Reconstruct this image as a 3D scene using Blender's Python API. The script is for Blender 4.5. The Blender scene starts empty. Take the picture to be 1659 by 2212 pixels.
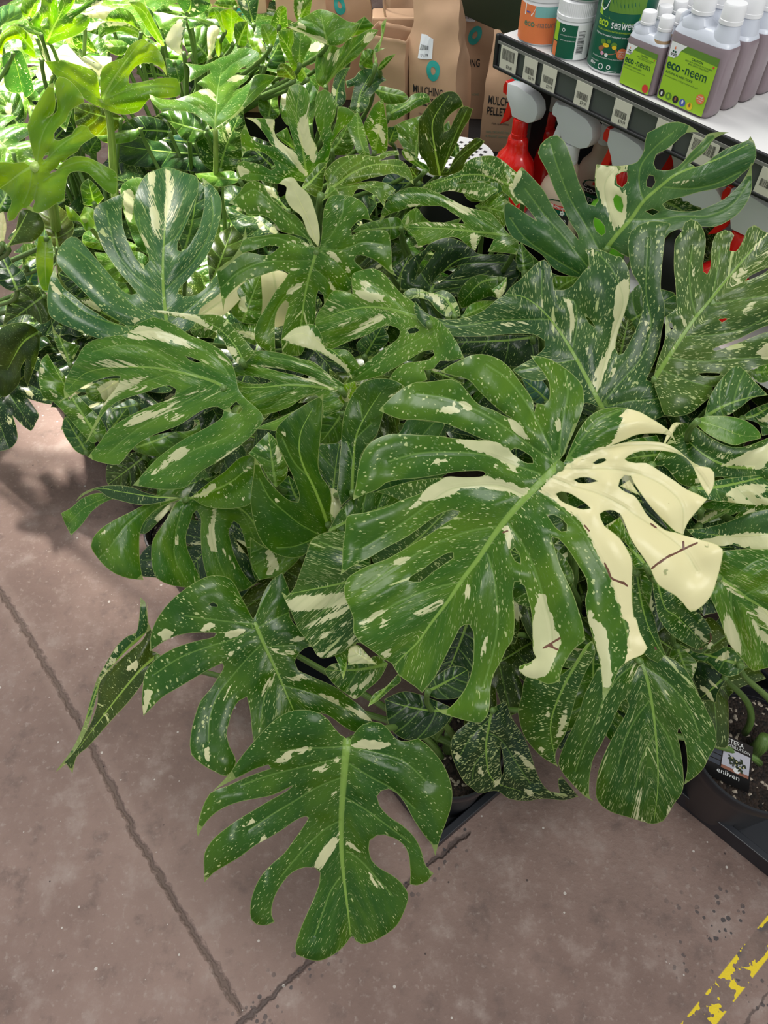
import bpy, bmesh, math, random
import numpy as np
from mathutils import Vector, Matrix, geometry

# ------------------------------------------------------------------ camera
FPX = 1597.0; PITCH = math.radians(52); CAMH = 1.5
CP, SP = math.cos(PITCH), math.sin(PITCH)
CAM = np.array([0.0, 0.0, CAMH])
scene = bpy.context.scene
COL = scene.collection
cd = bpy.data.cameras.new('camera'); cam = bpy.data.objects.new('camera', cd); COL.objects.link(cam)
cam.location = (0, 0, CAMH); cam.rotation_euler = (math.radians(90) - PITCH, 0, 0)
cd.sensor_fit = 'VERTICAL'; cd.sensor_height = 36.0; cd.lens = 36.0 * FPX / 2212.0
cd.clip_start = 0.02; cd.clip_end = 60
scene.camera = cam

# ------------------------------------------------------------------ light
scene.view_settings.view_transform = 'Standard'; scene.view_settings.look = 'None'
scene.view_settings.gamma = 1.0; scene.view_settings.use_curve_mapping = False
scene.view_settings.exposure = 0.50
W = bpy.data.worlds.new('shop_daylight'); scene.world = W; W.use_nodes = True
W.node_tree.nodes['Background'].inputs[0].default_value = (0.93, 0.97, 1.0, 1)
W.node_tree.nodes['Background'].inputs[1].default_value = 0.43

def area(name, loc, target, sx, sy, power, col=(1, 1, 1), spread=180):
    l = bpy.data.lights.new(name, 'AREA'); l.shape = 'RECTANGLE'; l.size = sx; l.size_y = sy
    l.energy = power; l.color = col; l.spread = math.radians(spread)
    o = bpy.data.objects.new(name, l); COL.objects.link(o); o.location = loc
    o.rotation_euler = (Vector(target) - Vector(loc)).to_track_quat('-Z', 'Y').to_euler()
    return o
area('skylight', (-0.9, 2.4, 3.9), (0.0, 0.7, 0.5), 1.5, 1.2, 48, (1, 0.99, 0.95))
area('front_fill', (0.9, -0.6, 3.6), (0.3, 0.8, 0.6), 1.8, 0.9, 34, (1, 0.98, 0.94))  # added fill lamp, brightens the front plants and the shelf
# a shaft of sun through the roof opening falls on the back left plants
area('sun_shaft', (-2.3, 3.6, 4.6), (-0.72, 1.95, 0.7), 0.5, 0.5, 15, (1, 0.95, 0.86), 17)

def ray(px, py):
    x = (px - 829.5) / FPX; y = -(py - 1106.0) / FPX
    return np.array([x, CP + y * SP, -SP + y * CP])
def at(px, py, z):
    r = ray(px, py); return CAM + r * ((z - CAMH) / r[2])
def ontoplane(px, py, P, N):
    r = ray(px, py); return CAM + r * (np.dot(P - CAM, N) / np.dot(r, N))

# ------------------------------------------------------------------ materials
def new_mat(name):
    m = bpy.data.materials.new(name); m.use_nodes = True
    nt = m.node_tree
    return m, nt, nt.nodes['Principled BSDF']
class G:
    """tiny helper for node graphs"""
    def __init__(s, nt): s.nt = nt
    def n(s, t, **kw):
        nd = s.nt.nodes.new(t)
        for k, v in kw.items(): setattr(nd, k, v)
        return nd
    def link(s, a, b): s.nt.links.new(a, b)
    def put(s, sock, v):
        if isinstance(v, bpy.types.NodeSocket): s.nt.links.new(v, sock)
        elif v is not None: sock.default_value = v
    def m(s, op, a, b=None, c=None, clamp=False):
        nd = s.n('ShaderNodeMath', operation=op); nd.use_clamp = clamp
        s.put(nd.inputs[0], a)
        if b is not None: s.put(nd.inputs[1], b)
        if c is not None: s.put(nd.inputs[2], c)
        return nd.outputs[0]
    def v(s, op, a, b=None):
        nd = s.n('ShaderNodeVectorMath', operation=op); s.put(nd.inputs[0], a)
        if b is not None: s.put(nd.inputs[1], b)
        return nd
    def mix(s, f, a, b):
        nd = s.n('ShaderNodeMix', data_type='RGBA'); s.put(nd.inputs[0], f)
        s.put(nd.inputs[6], a); s.put(nd.inputs[7], b); return nd.outputs[2]
    def ss(s, x, lo, hi):
        nd = s.n('ShaderNodeMapRange', interpolation_type='SMOOTHSTEP')
        s.put(nd.inputs[0], x); nd.inputs[1].default_value = lo; nd.inputs[2].default_value = hi
        return nd.outputs[0]
    def noise(s, vec, scale, detail=2, rough=0.5):
        nd = s.n('ShaderNodeTexNoise'); s.put(nd.inputs['Vector'], vec)
        nd.inputs['Scale'].default_value = scale; nd.inputs['Detail'].default_value = detail
        nd.inputs['Roughness'].default_value = rough; return nd.outputs['Fac']
    def attr(s, name, out='Fac', typ='GEOMETRY'):
        return s.n('ShaderNodeAttribute', attribute_name=name, attribute_type=typ).outputs[out]
C4 = lambda c: (c[0], c[1], c[2], 1.0)

def plain(name, col, rough=0.5, spec=0.5, metal=0.0, var=0.0, vscale=30, bump=0.0, bscale=60, trans=0.0, coat=0.0):
    m, nt, b = new_mat(name); g = G(nt)
    b.inputs['Base Color'].default_value = C4(col); b.inputs['Roughness'].default_value = rough
    b.inputs['Specular IOR Level'].default_value = spec; b.inputs['Metallic'].default_value = metal
    b.inputs['Coat Weight'].default_value = coat
    tc = g.n('ShaderNodeTexCoord').outputs['Object']
    if var > 0:
        f = g.noise(tc, vscale, 3)
        g.link(g.mix(f, C4([c * (1 - var) for c in col]), C4([min(1, c * (1 + var)) for c in col])), b.inputs['Base Color'])
    if bump > 0:
        bn = g.n('ShaderNodeBump'); bn.inputs['Strength'].default_value = bump; bn.inputs['Distance'].default_value = 0.004
        g.link(g.noise(tc, bscale, 4), bn.inputs['Height']); g.link(bn.outputs[0], b.inputs['Normal'])
    if trans > 0:
        b.inputs['Transmission Weight'].default_value = trans
    return m

def leaf_material():
    m, nt, b = new_mat('variegated_leaf'); g = G(nt)
    F = g.attr('flow', 'Vector'); oi = g.n('ShaderNodeObjectInfo')
    sep = g.n('ShaderNodeSeparateXYZ'); g.link(F, sep.inputs[0])
    fx, fy, fz = sep.outputs
    dens = oi.outputs['Alpha']; rnd = g.m('MULTIPLY', oi.outputs['Random'], 37.0)
    def coords(s, st, zz):
        c = g.n('ShaderNodeCombineXYZ')
        g.link(g.m('MULTIPLY', fx, s), c.inputs[0]); g.link(g.m('MULTIPLY', fy, s / st), c.inputs[1])
        g.link(g.m('MULTIPLY_ADD', fz, zz, rnd), c.inputs[2]); return c.outputs[0]
    def cells(s, st, zz, lo, gain, power):
        c = coords(s, st, zz)
        wn = g.n('ShaderNodeTexNoise'); g.link(c, wn.inputs['Vector']); wn.inputs['Scale'].default_value = 1.7
        off = g.v('SUBTRACT', wn.outputs['Color'], (0.5, 0.5, 0.5)).outputs[0]
        c2 = g.n('ShaderNodeVectorMath', operation='MULTIPLY_ADD'); g.link(off, c2.inputs[0]); c2.inputs[1].default_value = (0.9, 0.9, 0); g.link(c, c2.inputs[2])
        vo = g.n('ShaderNodeTexVoronoi'); g.link(c2.outputs[0], vo.inputs['Vector']); vo.inputs['Scale'].default_value = 1.0
        r = g.n('ShaderNodeSeparateColor'); g.link(vo.outputs['Color'], r.inputs[0])
        th = g.m('MULTIPLY', g.m('POWER', g.m('MAXIMUM', g.m('SUBTRACT', r.outputs[0], lo), 0.0), power), gain)
        th = g.m('MULTIPLY', th, g.m('MULTIPLY', dens, 1.04))
        return g.ss(g.m('SUBTRACT', th, vo.outputs['Distance']), -0.03, 0.05)
    a1 = cells(780, 3.4, 80, 0.22, 0.98, 1.9)
    a2 = cells(330, 3.6, 40, 0.66, 1.5, 1.3)
    a3 = cells(110, 4.4, 20, 0.86, 3.6, 1.1)
    jag = g.noise(coords(170, 4.5, 30), 1.0, 3, 0.65)
    pj = g.m('MULTIPLY_ADD', g.m('SUBTRACT', jag, 0.5), 0.014, g.attr('pale'))
    pm = g.ss(pj, -0.0003, 0.0004)
    # small green flecks inside cream
    pm = g.m('MULTIPLY', pm, g.m('SUBTRACT', 1.0, g.m('MULTIPLY', cells(210, 5, 30, 0.80, 1.9, 1.2), 0.55)))
    fade = g.noise(coords(30, 1.6, 5), 1.0, 2)
    M = g.m('MAXIMUM', g.m('MAXIMUM', g.m('MULTIPLY', a1, g.ss(fade, 0.2, 0.55)), a2), a3)
    M = g.m('MAXIMUM', M, pm)
    big = g.noise(coords(22, 1.5, 12), 1.0, 3)
    base = oi.outputs['Color']
    hs = g.n('ShaderNodeHueSaturation'); g.link(base, hs.inputs['Color']); hs.inputs['Value'].default_value = 1.30; hs.inputs['Hue'].default_value = 0.485
    hs2 = g.n('ShaderNodeHueSaturation'); g.link(base, hs2.inputs['Color']); hs2.inputs['Value'].default_value = 0.82; hs2.inputs['Hue'].default_value = 0.515
    green = g.mix(g.ss(big, 0.35, 0.66), hs2.outputs[0], hs.outputs[0])
    fine = g.noise(coords(900, 6, 90), 1.0, 2)
    green = g.mix(g.ss(fine, 0.60, 0.78), green, (0.16, 0.27, 0.085, 1))
    creamv = g.noise(coords(60, 3, 9), 1.0, 2)
    cream = g.mix(creamv, (0.52, 0.56, 0.29, 1), (0.80, 0.77, 0.46, 1))
    speckc = g.mix(creamv, (0.36, 0.47, 0.16, 1), (0.60, 0.65, 0.30, 1))
    pc = g.mix(g.attr('buttery'), g.mix(pm, speckc, cream), (0.88, 0.81, 0.46, 1))
    col = g.mix(M, green, pc)
    lat = g.ss(g.attr('lat'), 1.6, 0.4)
    col = g.mix(g.m('MULTIPLY', lat, g.m('MULTIPLY_ADD', pm, -0.42, 0.60)), col, (0.17, 0.31, 0.06, 1))
    mid = g.ss(g.attr('mid'), 1.15, 0.75)
    midc = g.mix(pm, (0.24, 0.40, 0.07, 1), (0.70, 0.72, 0.36, 1))
    col = g.mix(g.m('MULTIPLY', mid, g.m('SUBTRACT', 1.0, g.m('MULTIPLY', g.attr('mid'), 0.25))), col, midc)
    rim = g.ss(g.attr('rim'), 0.0011, 0.0004)
    col = g.mix(g.m('MULTIPLY', rim, 0.5), col, (0.42, 0.50, 0.17, 1))
    sc = g.ss(g.m('MULTIPLY_ADD', g.m('SUBTRACT', jag, 0.5), 1.3, g.attr('scar')), 1.1, 0.6)
    col = g.mix(sc, col, (0.17, 0.075, 0.045, 1))
    geo = g.n('ShaderNodeNewGeometry')
    bk = g.n('ShaderNodeHueSaturation'); g.link(col, bk.inputs['Color']); bk.inputs['Value'].default_value = 1.15; bk.inputs['Saturation'].default_value = 1.0; bk.inputs['Hue'].default_value = 0.49
    col = g.mix(geo.outputs['Backfacing'], col, bk.outputs[0])
    g.link(col, b.inputs['Base Color'])
    b.inputs['Roughness'].default_value = 0.30
    b.inputs['Specular IOR Level'].default_value = 0.44
    h = g.m('ADD', g.m('MULTIPLY', g.noise(coords(70, 2.5, 20), 1.0, 3), 0.9), g.m('MULTIPLY', g.m('MINIMUM', g.attr('lat'), 4.0), 0.12))
    h = g.m('ADD', h, g.m('MULTIPLY', mid, 0.5))
    bn = g.n('ShaderNodeBump'); bn.inputs['Strength'].default_value = 0.35; bn.inputs['Distance'].default_value = 0.004
    g.link(h, bn.inputs['Height']); g.link(bn.outputs[0], b.inputs['Normal'])
    tr = g.n('ShaderNodeBsdfTranslucent')
    tc = g.n('ShaderNodeHueSaturation'); g.link(col, tc.inputs['Color']); tc.inputs['Value'].default_value = 1.7; tc.inputs['Saturation'].default_value = 1.1; tc.inputs['Hue'].default_value = 0.488
    g.link(tc.outputs[0], tr.inputs['Color'])
    mx = g.n('ShaderNodeMixShader'); mx.inputs[0].default_value = 0.34
    g.link(b.outputs[0], mx.inputs[1]); g.link(tr.outputs[0], mx.inputs[2])
    g.link(mx.outputs[0], nt.nodes['Material Output'].inputs['Surface'])
    return m
MLEAF = leaf_material()

def petiole_material(name, c1, c2):
    m, nt, b = new_mat(name); g = G(nt)
    uv = g.attr('flow', 'Vector')
    mp = g.v('MULTIPLY', uv, (900.0, 12.0, 0.0)).outputs[0]
    f = g.noise(mp, 1.0, 3)
    g.link(g.mix(g.ss(f, 0.3, 0.7), C4(c1), C4(c2)), b.inputs['Base Color']); b.inputs['Roughness'].default_value = 0.4
    return m
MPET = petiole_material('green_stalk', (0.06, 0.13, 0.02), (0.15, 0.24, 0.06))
MPETB = petiole_material('sunlit_stalk', (0.20, 0.34, 0.04), (0.42, 0.55, 0.14))  # brighter copy of the green stalk, sunlight put into its colour

# ------------------------------------------------------------------ object helpers
def tag(o, label=None, cat=None, group=None, kind=None):
    if label: o['label'] = label
    if cat: o['category'] = cat
    if group: o['group'] = group
    if kind: o['kind'] = kind
    return o
def empty(name, loc, label, cat, group=None, rz=0.0):
    o = bpy.data.objects.new(name, None); COL.objects.link(o); o.location = loc; o.rotation_euler = (0, 0, rz)
    o.empty_display_size = 0.05
    return tag(o, label, cat, group)
def link_mesh(name, me, mat, parent=None, world=True, smooth=True):
    o = bpy.data.objects.new(name, me); COL.objects.link(o)
    for mm in (mat if isinstance(mat, (list, tuple)) else [mat]): me.materials.append(mm)
    if smooth: me.polygons.foreach_set('use_smooth', [True] * len(me.polygons))
    if parent is not None:
        o.parent = parent
        if world: o.matrix_parent_inverse = wm(parent).inverted()
    return o
def wm(o):
    M = Matrix.LocRotScale(o.location, o.rotation_euler, None)
    if o.parent: M = wm(o.parent) @ o.matrix_parent_inverse @ M
    return M
def bm_obj(name, bm, mat, parent=None, world=False, smooth=False, loc=None):
    me = bpy.data.meshes.new(name); bm.to_mesh(me); bm.free()
    o = link_mesh(name, me, mat, parent, world, smooth)
    if loc is not None: o.location = loc
    return o
def autosmooth(o, deg=35):
    me = o.data; me.polygons.foreach_set('use_smooth', [True] * len(me.polygons))
    bm = bmesh.new(); bm.from_mesh(me)
    for e in bm.edges:
        if len(e.link_faces) == 2: e.smooth = e.calc_face_angle(0) < math.radians(deg)
    bm.to_mesh(me); bm.free(); return o
def add_box(bm, cx, cy, cz, sx, sy, sz, bevel=0.0, seg=2, rot=None):
    r = bmesh.ops.create_cube(bm, size=1.0); vs = r['verts']
    bmesh.ops.scale(bm, vec=(sx, sy, sz), verts=vs)
    if rot: bmesh.ops.rotate(bm, verts=vs, cent=(0, 0, 0), matrix=rot)
    bmesh.ops.translate(bm, vec=(cx, cy, cz), verts=vs)
    if bevel:
        es = {e for v in vs for e in v.link_edges}
        bmesh.ops.bevel(bm, geom=list(es), offset=bevel, segments=seg, profile=0.5, affect='EDGES')
def add_lathe(bm, prof, n=40, cx=0, cy=0, sx=1.0, sy=1.0, power=2.0):
    rings = []
    for r, z in prof:
        ring = []
        for i in range(n):
            a = 2 * math.pi * i / n; c, s = math.cos(a), math.sin(a)
            if power != 2.0:
                c = math.copysign(abs(c) ** (2 / power), c); s = math.copysign(abs(s) ** (2 / power), s)
            ring.append(bm.verts.new((cx + r * sx * c, cy + r * sy * s, z)))
        rings.append(ring)
    for a, b in zip(rings, rings[1:]):
        for i in range(n):
            bm.faces.new((a[i], a[(i + 1) % n], b[(i + 1) % n], b[i]))
    if prof[0][0] > 0: bm.faces.new(list(reversed(rings[0])))
    if prof[-1][0] > 0: bm.faces.new(rings[-1])
def tube_mesh(name, pts, radii, n=10, flat=1.0):
    vs, fs, fl = [], [], []
    pts = [Vector(p) for p in pts]; acc = 0.0; side = None
    for i, p in enumerate(pts):
        d = (pts[min(i + 1, len(pts) - 1)] - pts[max(i - 1, 0)]).normalized()
        if side is None:
            side = d.cross(Vector((0.3, 0.1, 1))).normalized()
        side = (side - d * side.dot(d)).normalized(); up = d.cross(side)
        if i: acc += (p - pts[i - 1]).length
        for k in range(n):
            a = 2 * math.pi * k / n
            vs.append(p + side * math.cos(a) * radii[i] + up * math.sin(a) * radii[i] * flat)
            fl.append((math.sin(a) * 0.01 + 0.02, acc, 0))
    for i in range(len(pts) - 1):
        for k in range(n):
            fs.append((i * n + k, i * n + (k + 1) % n, (i + 1) * n + (k + 1) % n, (i + 1) * n + k))
    fs.append(tuple(range(n - 1, -1, -1))); fs.append(tuple((len(pts) - 1) * n + k for k in range(n)))
    me = bpy.data.meshes.new(name); me.from_pydata(vs, [], fs)
    at_ = me.attributes.new('flow', 'FLOAT_VECTOR', 'POINT'); at_.data.foreach_set('vector', np.array(fl, dtype=np.float32).ravel())
    return me
def bez(p0, p1, p2, p3, n=14):
    out = []
    for i in range(n + 1):
        t = i / n; out.append(p0 * (1 - t) ** 3 + 3 * p1 * t * (1 - t) ** 2 + 3 * p2 * t * t * (1 - t) + p3 * t ** 3)
    return out
TXT = {}
def text_bm(bm, s, size, fn, align='LEFT', bold=0.0, sx=1.0):
    """letters as flat faces; fn maps (x, y) of the text plane to a 3D point"""
    key = (s, align, bold)
    if key not in TXT:
        cu = bpy.data.curves.new('t', 'FONT'); cu.body = s; cu.size = 1.0; cu.align_x = align; cu.offset = bold; cu.resolution_u = 3
        ob = bpy.data.objects.new('t', cu)
        me = bpy.data.meshes.new_from_object(ob)
        TXT[key] = ([(v.co.x, v.co.y) for v in me.vertices], [tuple(p.vertices) for p in me.polygons])
        bpy.data.objects.remove(ob); bpy.data.meshes.remove(me); bpy.data.curves.remove(cu)
    vs, fs = TXT[key]
    nv = [bm.verts.new(fn(x * size * sx, y * size)) for x, y in vs]
    for f in fs:
        try: bm.faces.new([nv[i] for i in f])
        except ValueError: pass

# ------------------------------------------------------------------ leaf builder
TILES = dict(A=(50, 300, 3), B=(450, 300, 3), C=(800, 350, 3), D=(1106, 450, 3), E=(50, 650, 3), F=(450, 700, 3), G=(700, 750, 3),
             H=(1106, 850, 3), I=(700, 1150, 3), J=(1106, 1300, 3), K=(100, 1000, 3), L=(250, 1250, 3), M=(420, 1500, 3), N=(0, 0, 4),
             O=(300, 0, 4), Q=(500, 50, 4), R=(700, 100, 4), S=(0, 350, 4), X=(1050, 250, 2.724), P=(0, 0, 1))
def parse(s, tile):
    out = []
    for tok in s.split():
        if ':' in tok:
            tile, tok = tok.split(':')
            if not tok: continue
        x, y = tok.split(','); ox, oy, sc = TILES[tile]
        out.append((ox + float(x) / sc, oy + float(y) / sc))
    return np.array(out)
def catmull(P, step, closed=True):
    n = len(P); out = []
    rng = range(n if closed else n - 1)
    for i in rng:
        p1, p2 = P[i], P[(i + 1) % n]
        p0 = P[(i - 1) % n] if (closed or i > 0) else p1 * 2 - p2
        p3 = P[(i + 2) % n] if (closed or i + 2 < n) else p2 * 2 - p1
        d1 = max(1e-9, np.linalg.norm(p1 - p0)) ** 0.5; d2 = max(1e-9, np.linalg.norm(p2 - p1)) ** 0.5; d3 = max(1e-9, np.linalg.norm(p3 - p2)) ** 0.5
        m1 = (p1 - p0) / d1 - (p2 - p0) / (d1 + d2) + (p2 - p1) / d2
        m2 = (p2 - p1) / d2 - (p3 - p1) / (d2 + d3) + (p3 - p2) / d3
        # keep tips sharp
        a = p1 - p0; b = p2 - p1; c = p3 - p2
        def ca(u, w): return np.dot(u, w) / (np.linalg.norm(u) * np.linalg.norm(w) + 1e-12)
        m1 = m1 * d2; m2 = m2 * d2
        if ca(a, b) < 0.25: m1 = (p2 - p1) * 0.8
        if ca(b, c) < 0.25: m2 = (p2 - p1) * 0.8
        k = max(1, int(np.linalg.norm(p2 - p1) / step))
        for j in range(k):
            t = j / k
            out.append((2 * t ** 3 - 3 * t * t + 1) * p1 + (t ** 3 - 2 * t * t + t) * m1 + (-2 * t ** 3 + 3 * t * t) * p2 + (t ** 3 - t * t) * m2)
    if not closed: out.append(P[-1])
    return np.array(out)
def inside(pts, poly):
    x, y = pts[:, 0], pts[:, 1]; wn = np.zeros(len(pts), int)
    A = poly; B = np.roll(poly, -1, axis=0)
    for (x1, y1), (x2, y2) in zip(A, B):
        cr = (x2 - x1) * (y - y1) - (x - x1) * (y2 - y1)
        wn += ((y1 <= y) & (y2 > y) & (cr > 0)).astype(int); wn -= ((y1 > y) & (y2 <= y) & (cr < 0)).astype(int)
    return wn != 0
def segdist(pts, A, B):
    out = np.full(len(pts), 1e9)
    for a, b in zip(A, B):
        d = b - a; L2 = np.dot(d, d) + 1e-14
        t = np.clip(((pts - a) @ d) / L2, 0, 1); q = pts - (a + t[:, None] * d)
        out = np.minimum(out, (q * q).sum(1))
    return np.sqrt(out)
def polydist(pts, poly, closed=True):
    return segdist(pts, poly, np.roll(poly, -1, axis=0)) if closed else segdist(pts, poly[:-1], poly[1:])

PAL = dict(d=(0.031, 0.102, 0.003), m=(0.055, 0.150, 0.004), b=(0.085, 0.21, 0.014), y=(0.13, 0.29, 0.002), o=(0.036, 0.072, 0.005),  # y: yellow-green of undersides, with backlight glow put into the colour
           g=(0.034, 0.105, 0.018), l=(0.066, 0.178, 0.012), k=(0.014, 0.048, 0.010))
NLEAF = [0]
def mesh_leaf(plant, outlines, mid, lats, pales, holes, scars, to3d, L, step, uvf, col='m', speck=1.0, under=False, butter=None,
              quilt=0.004, edge=0.006, cup=0.10, bend=0.05, wob=0.006, midw=0.0042, allpale=False, name='leaf', label=None):
    """everything is in 2D 'work' coordinates; uvf maps them to metric leaf (u,v); to3d(work, h) gives the point lifted by h"""
    rnd = random.Random(NLEAF[0] * 7 + 3); NLEAF[0] += 1
    V, Fc = [], []; off = 0
    keep_edges = []
    lines = [catmull(mid, step, False)] + [catmull(l, step, False) for l in lats]
    pal = [catmull(p, step) for p in pales]; hol = [catmull(h, step) for h in holes]; scr = [catmull(s_, step, False) for s_ in scars]
    outs = [catmull(o, step) for o in outlines]
    for o in outs:
        pts = []; edges = []
        def addline(P, closed, sel=None):
            base = len(pts)
            for p in P: pts.append(Vector((float(p[0]), float(p[1]))))
            n = len(P)
            for i in range(n if closed else n - 1): edges.append((base + i, base + (i + 1) % n))
        addline(o, True)
        for h in hol: addline(h, True)
        for l in lines + scr:
            ins = inside(l, o); run = []
            for p, k in zip(l, ins):
                if k: run.append(p)
                else:
                    if len(run) > 1: addline(run, False)
                    run = []
            if len(run) > 1: addline(run, False)
        for p in pal:
            ins = inside(p, o); run = []
            for q, k in zip(p, ins):
                if k: run.append(q)
                else:
                    if len(run) > 1: addline(run, False)
                    run = []
            if len(run) > 1: addline(run, False)
        lo, hi = o.min(0), o.max(0); st = step * 1.15
        gx = np.arange(lo[0], hi[0], st); gy = np.arange(lo[1], hi[1], st * 0.87)
        grid = np.array([(x + (st / 2 if j % 2 else 0), y) for j, y in enumerate(gy) for x in gx])
        if len(grid):
            grid = grid[inside(grid, o)]
            if len(grid):
                allp = np.array([(p.x, p.y) for p in pts])
                keep = np.ones(len(grid), bool)
                for i0 in range(0, len(grid), 400):
                    gsub = grid[i0:i0 + 400]
                    dd = ((gsub[:, None, :] - allp[None, :, :]) ** 2).sum(2).min(1)
                    keep[i0:i0 + 400] = dd > (st * 0.5) ** 2
                for p in grid[keep]: pts.append(Vector((float(p[0]), float(p[1]))))
        r = geometry.delaunay_2d_cdt(pts, edges, [], 0, step * 0.02)
        vv = np.array([(p.x, p.y) for p in r[0]]); ff = [f for f in r[2] if len(f) == 3]
        fa = np.array(ff); cen = vv[fa].mean(1)
        ok = inside(cen, o)
        for h in hol: ok &= ~inside(cen, h)
        ff = fa[ok]
        used = np.unique(ff); remap = -np.ones(len(vv), int); remap[used] = np.arange(len(used))
        V.append(vv[used]); Fc.append(remap[ff] + off); off += len(used)
    V = np.vstack(V); Fc = np.vstack(Fc)
    UV = np.array([uvf(p) for p in V])
    m2 = lambda P: np.array([uvf(p) for p in P])
    mlines = [m2(l) for l in lines]
    dm = polydist(UV, mlines[0], False)
    dl = np.full(len(UV), 1.0)
    for l in mlines[1:]: dl = np.minimum(dl, polydist(UV, l, False))
    de = np.full(len(UV), 1.0)
    for o in outs + hol: de = np.minimum(de, polydist(UV, m2(o)))
    pale = np.full(len(UV), -0.05)
    for p in pal:
        mp = m2(p); sd = polydist(UV, mp); sd = np.where(inside(V, p), sd, -sd); pale = np.maximum(pale, sd)
    if allpale: pale[:] = 0.05
    sc = np.full(len(UV), 50.0)
    for s_ in scr: sc = np.minimum(sc, polydist(UV, m2(s_), False) / 0.0012)
    bt = np.zeros(len(UV))
    if isinstance(butter, str): bt[:] = 1.0
    elif butter is not None:
        bp = catmull(butter, step); sd = polydist(UV, m2(bp)); bt = np.where(inside(V, bp), 1.0, 0.0)
    # shape
    u, v = UV[:, 0], UV[:, 1]
    dv = np.minimum(dm, dl)
    h = 2.3 * quilt * (1 - np.exp(-(dv / 0.016) ** 2)) - 1.5 * edge * np.exp(-de / 0.014)
    h = h - cup * (u / L) ** 2 * L * 0.5 - bend * ((v / L - 0.35) ** 2) * L
    a1, a2, a3 = rnd.random() * 6, rnd.random() * 6, rnd.random() * 6
    h = h + 1.5 * wob * (np.sin(u / 0.035 + a1) * np.cos(v / 0.045 + a2) * 0.6 + np.sin((u + v) / 0.06 + a3))
    # lateral flow
    ks, ms = [], []
    for l in mlines[1:]:
        a, b = l[0], l[-1]; du = abs(b[0]) - abs(a[0])
        if abs(du) > 0.1 * np.linalg.norm(b - a): ks.append(np.clip((b[1] - a[1]) / du, -3, 3)); ms.append(a[1] / L)
    k0, dk = -0.8, 1.9
    if len(ks) >= 3 and np.ptp(ms) > 0.1:
        s1, s0 = np.polyfit(ms, ks, 1); k0, dk = s0, max(0.3, min(4.0, s1))
    au = np.abs(u) / L
    mm = (v / L - au * k0) / (1 + au * dk)
    seed = NLEAF[0] * 3.17
    flow = np.stack([mm * L + seed, np.abs(u) + seed * 0.37, u], 1).astype(np.float32)
    P3 = np.array([to3d(p, hh) for p, hh in zip(V, h)])
    me = bpy.data.meshes.new(name)
    # orientation: upper side towards +N
    tri = P3[Fc]; nn = np.cross(tri[:, 1] - tri[:, 0], tri[:, 2] - tri[:, 0]).sum(0)
    if (np.dot(nn, to3d.N) < 0) != under: Fc = Fc[:, ::-1]
    me.from_pydata([tuple(p) for p in P3], [], [tuple(int(i) for i in f) for f in Fc])
    a = me.attributes.new('flow', 'FLOAT_VECTOR', 'POINT'); a.data.foreach_set('vector', flow.ravel())
    wv = 0.62 * midw * np.clip(1 - 0.85 * v / L, 0.12, 1)
    for nm, arr in (('pale', pale), ('lat', dl / 0.0010), ('mid', dm / wv), ('rim', de), ('scar', sc), ('buttery', bt)):
        a = me.attributes.new(nm, 'FLOAT', 'POINT'); a.data.foreach_set('value', arr.astype(np.float32))
    o = link_mesh(name, me, MLEAF, plant, True)
    c = PAL[col] if isinstance(col, str) else col
    f = 0.9 + 0.2 * rnd.random()
    o.color = (c[0] * f, c[1] * f, c[2] * f, speck)
    if label: o['label'] = label
    return o
class T3:
    pass
def frame(Pb, Pt, roll=0.0, face=0.75):
    V = Pt - Pb; L = np.linalg.norm(V); V = V / L
    tc = CAM - Pb; tc = tc / np.linalg.norm(tc)
    n0 = np.array([0, 0, 1.0]) * (1 - face) + tc * face
    N = n0 - np.dot(n0, V) * V; N /= np.linalg.norm(N)
    U = np.cross(V, N)
    if roll:
        a = math.radians(roll); N2 = N * math.cos(a) + U * math.sin(a); U = U * math.cos(a) - N * math.sin(a); N = N2
    return Pb, U, V, N, L
PLANTS = {}
def petiole(leaf, Pb, N, V, plant_key, r=0.006, bright=False, drop=None, frm=None):
    pk = PLANTS[plant_key]; pot = pk['top']; rr = random.Random(int(Pb[0] * 1e4) + 7)
    an = rr.random() * 6.28; foot = np.array([pot[0] + 0.03 * math.cos(an), pot[1] + 0.03 * math.sin(an), pot[2]])
    Pb = np.array(Pb) - N * 0.002
    d = Pb - foot
    p1 = Pb - N * 0.055 - np.array([0, 0, 0.05])
    p2 = foot + np.array([d[0] * 0.12, d[1] * 0.12, max(0.08, d[2] * 0.55)])
    pts = bez(Pb + V * 0.004, p1, p2, foot, 16)
    r = r * 0.8; rad = [r * (0.85 + 0.5 * i / 16) for i in range(17)]; rad[0] = r * 1.05
    me = tube_mesh('petiole', pts, rad, 9)
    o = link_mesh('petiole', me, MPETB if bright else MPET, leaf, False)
    return o
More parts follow.
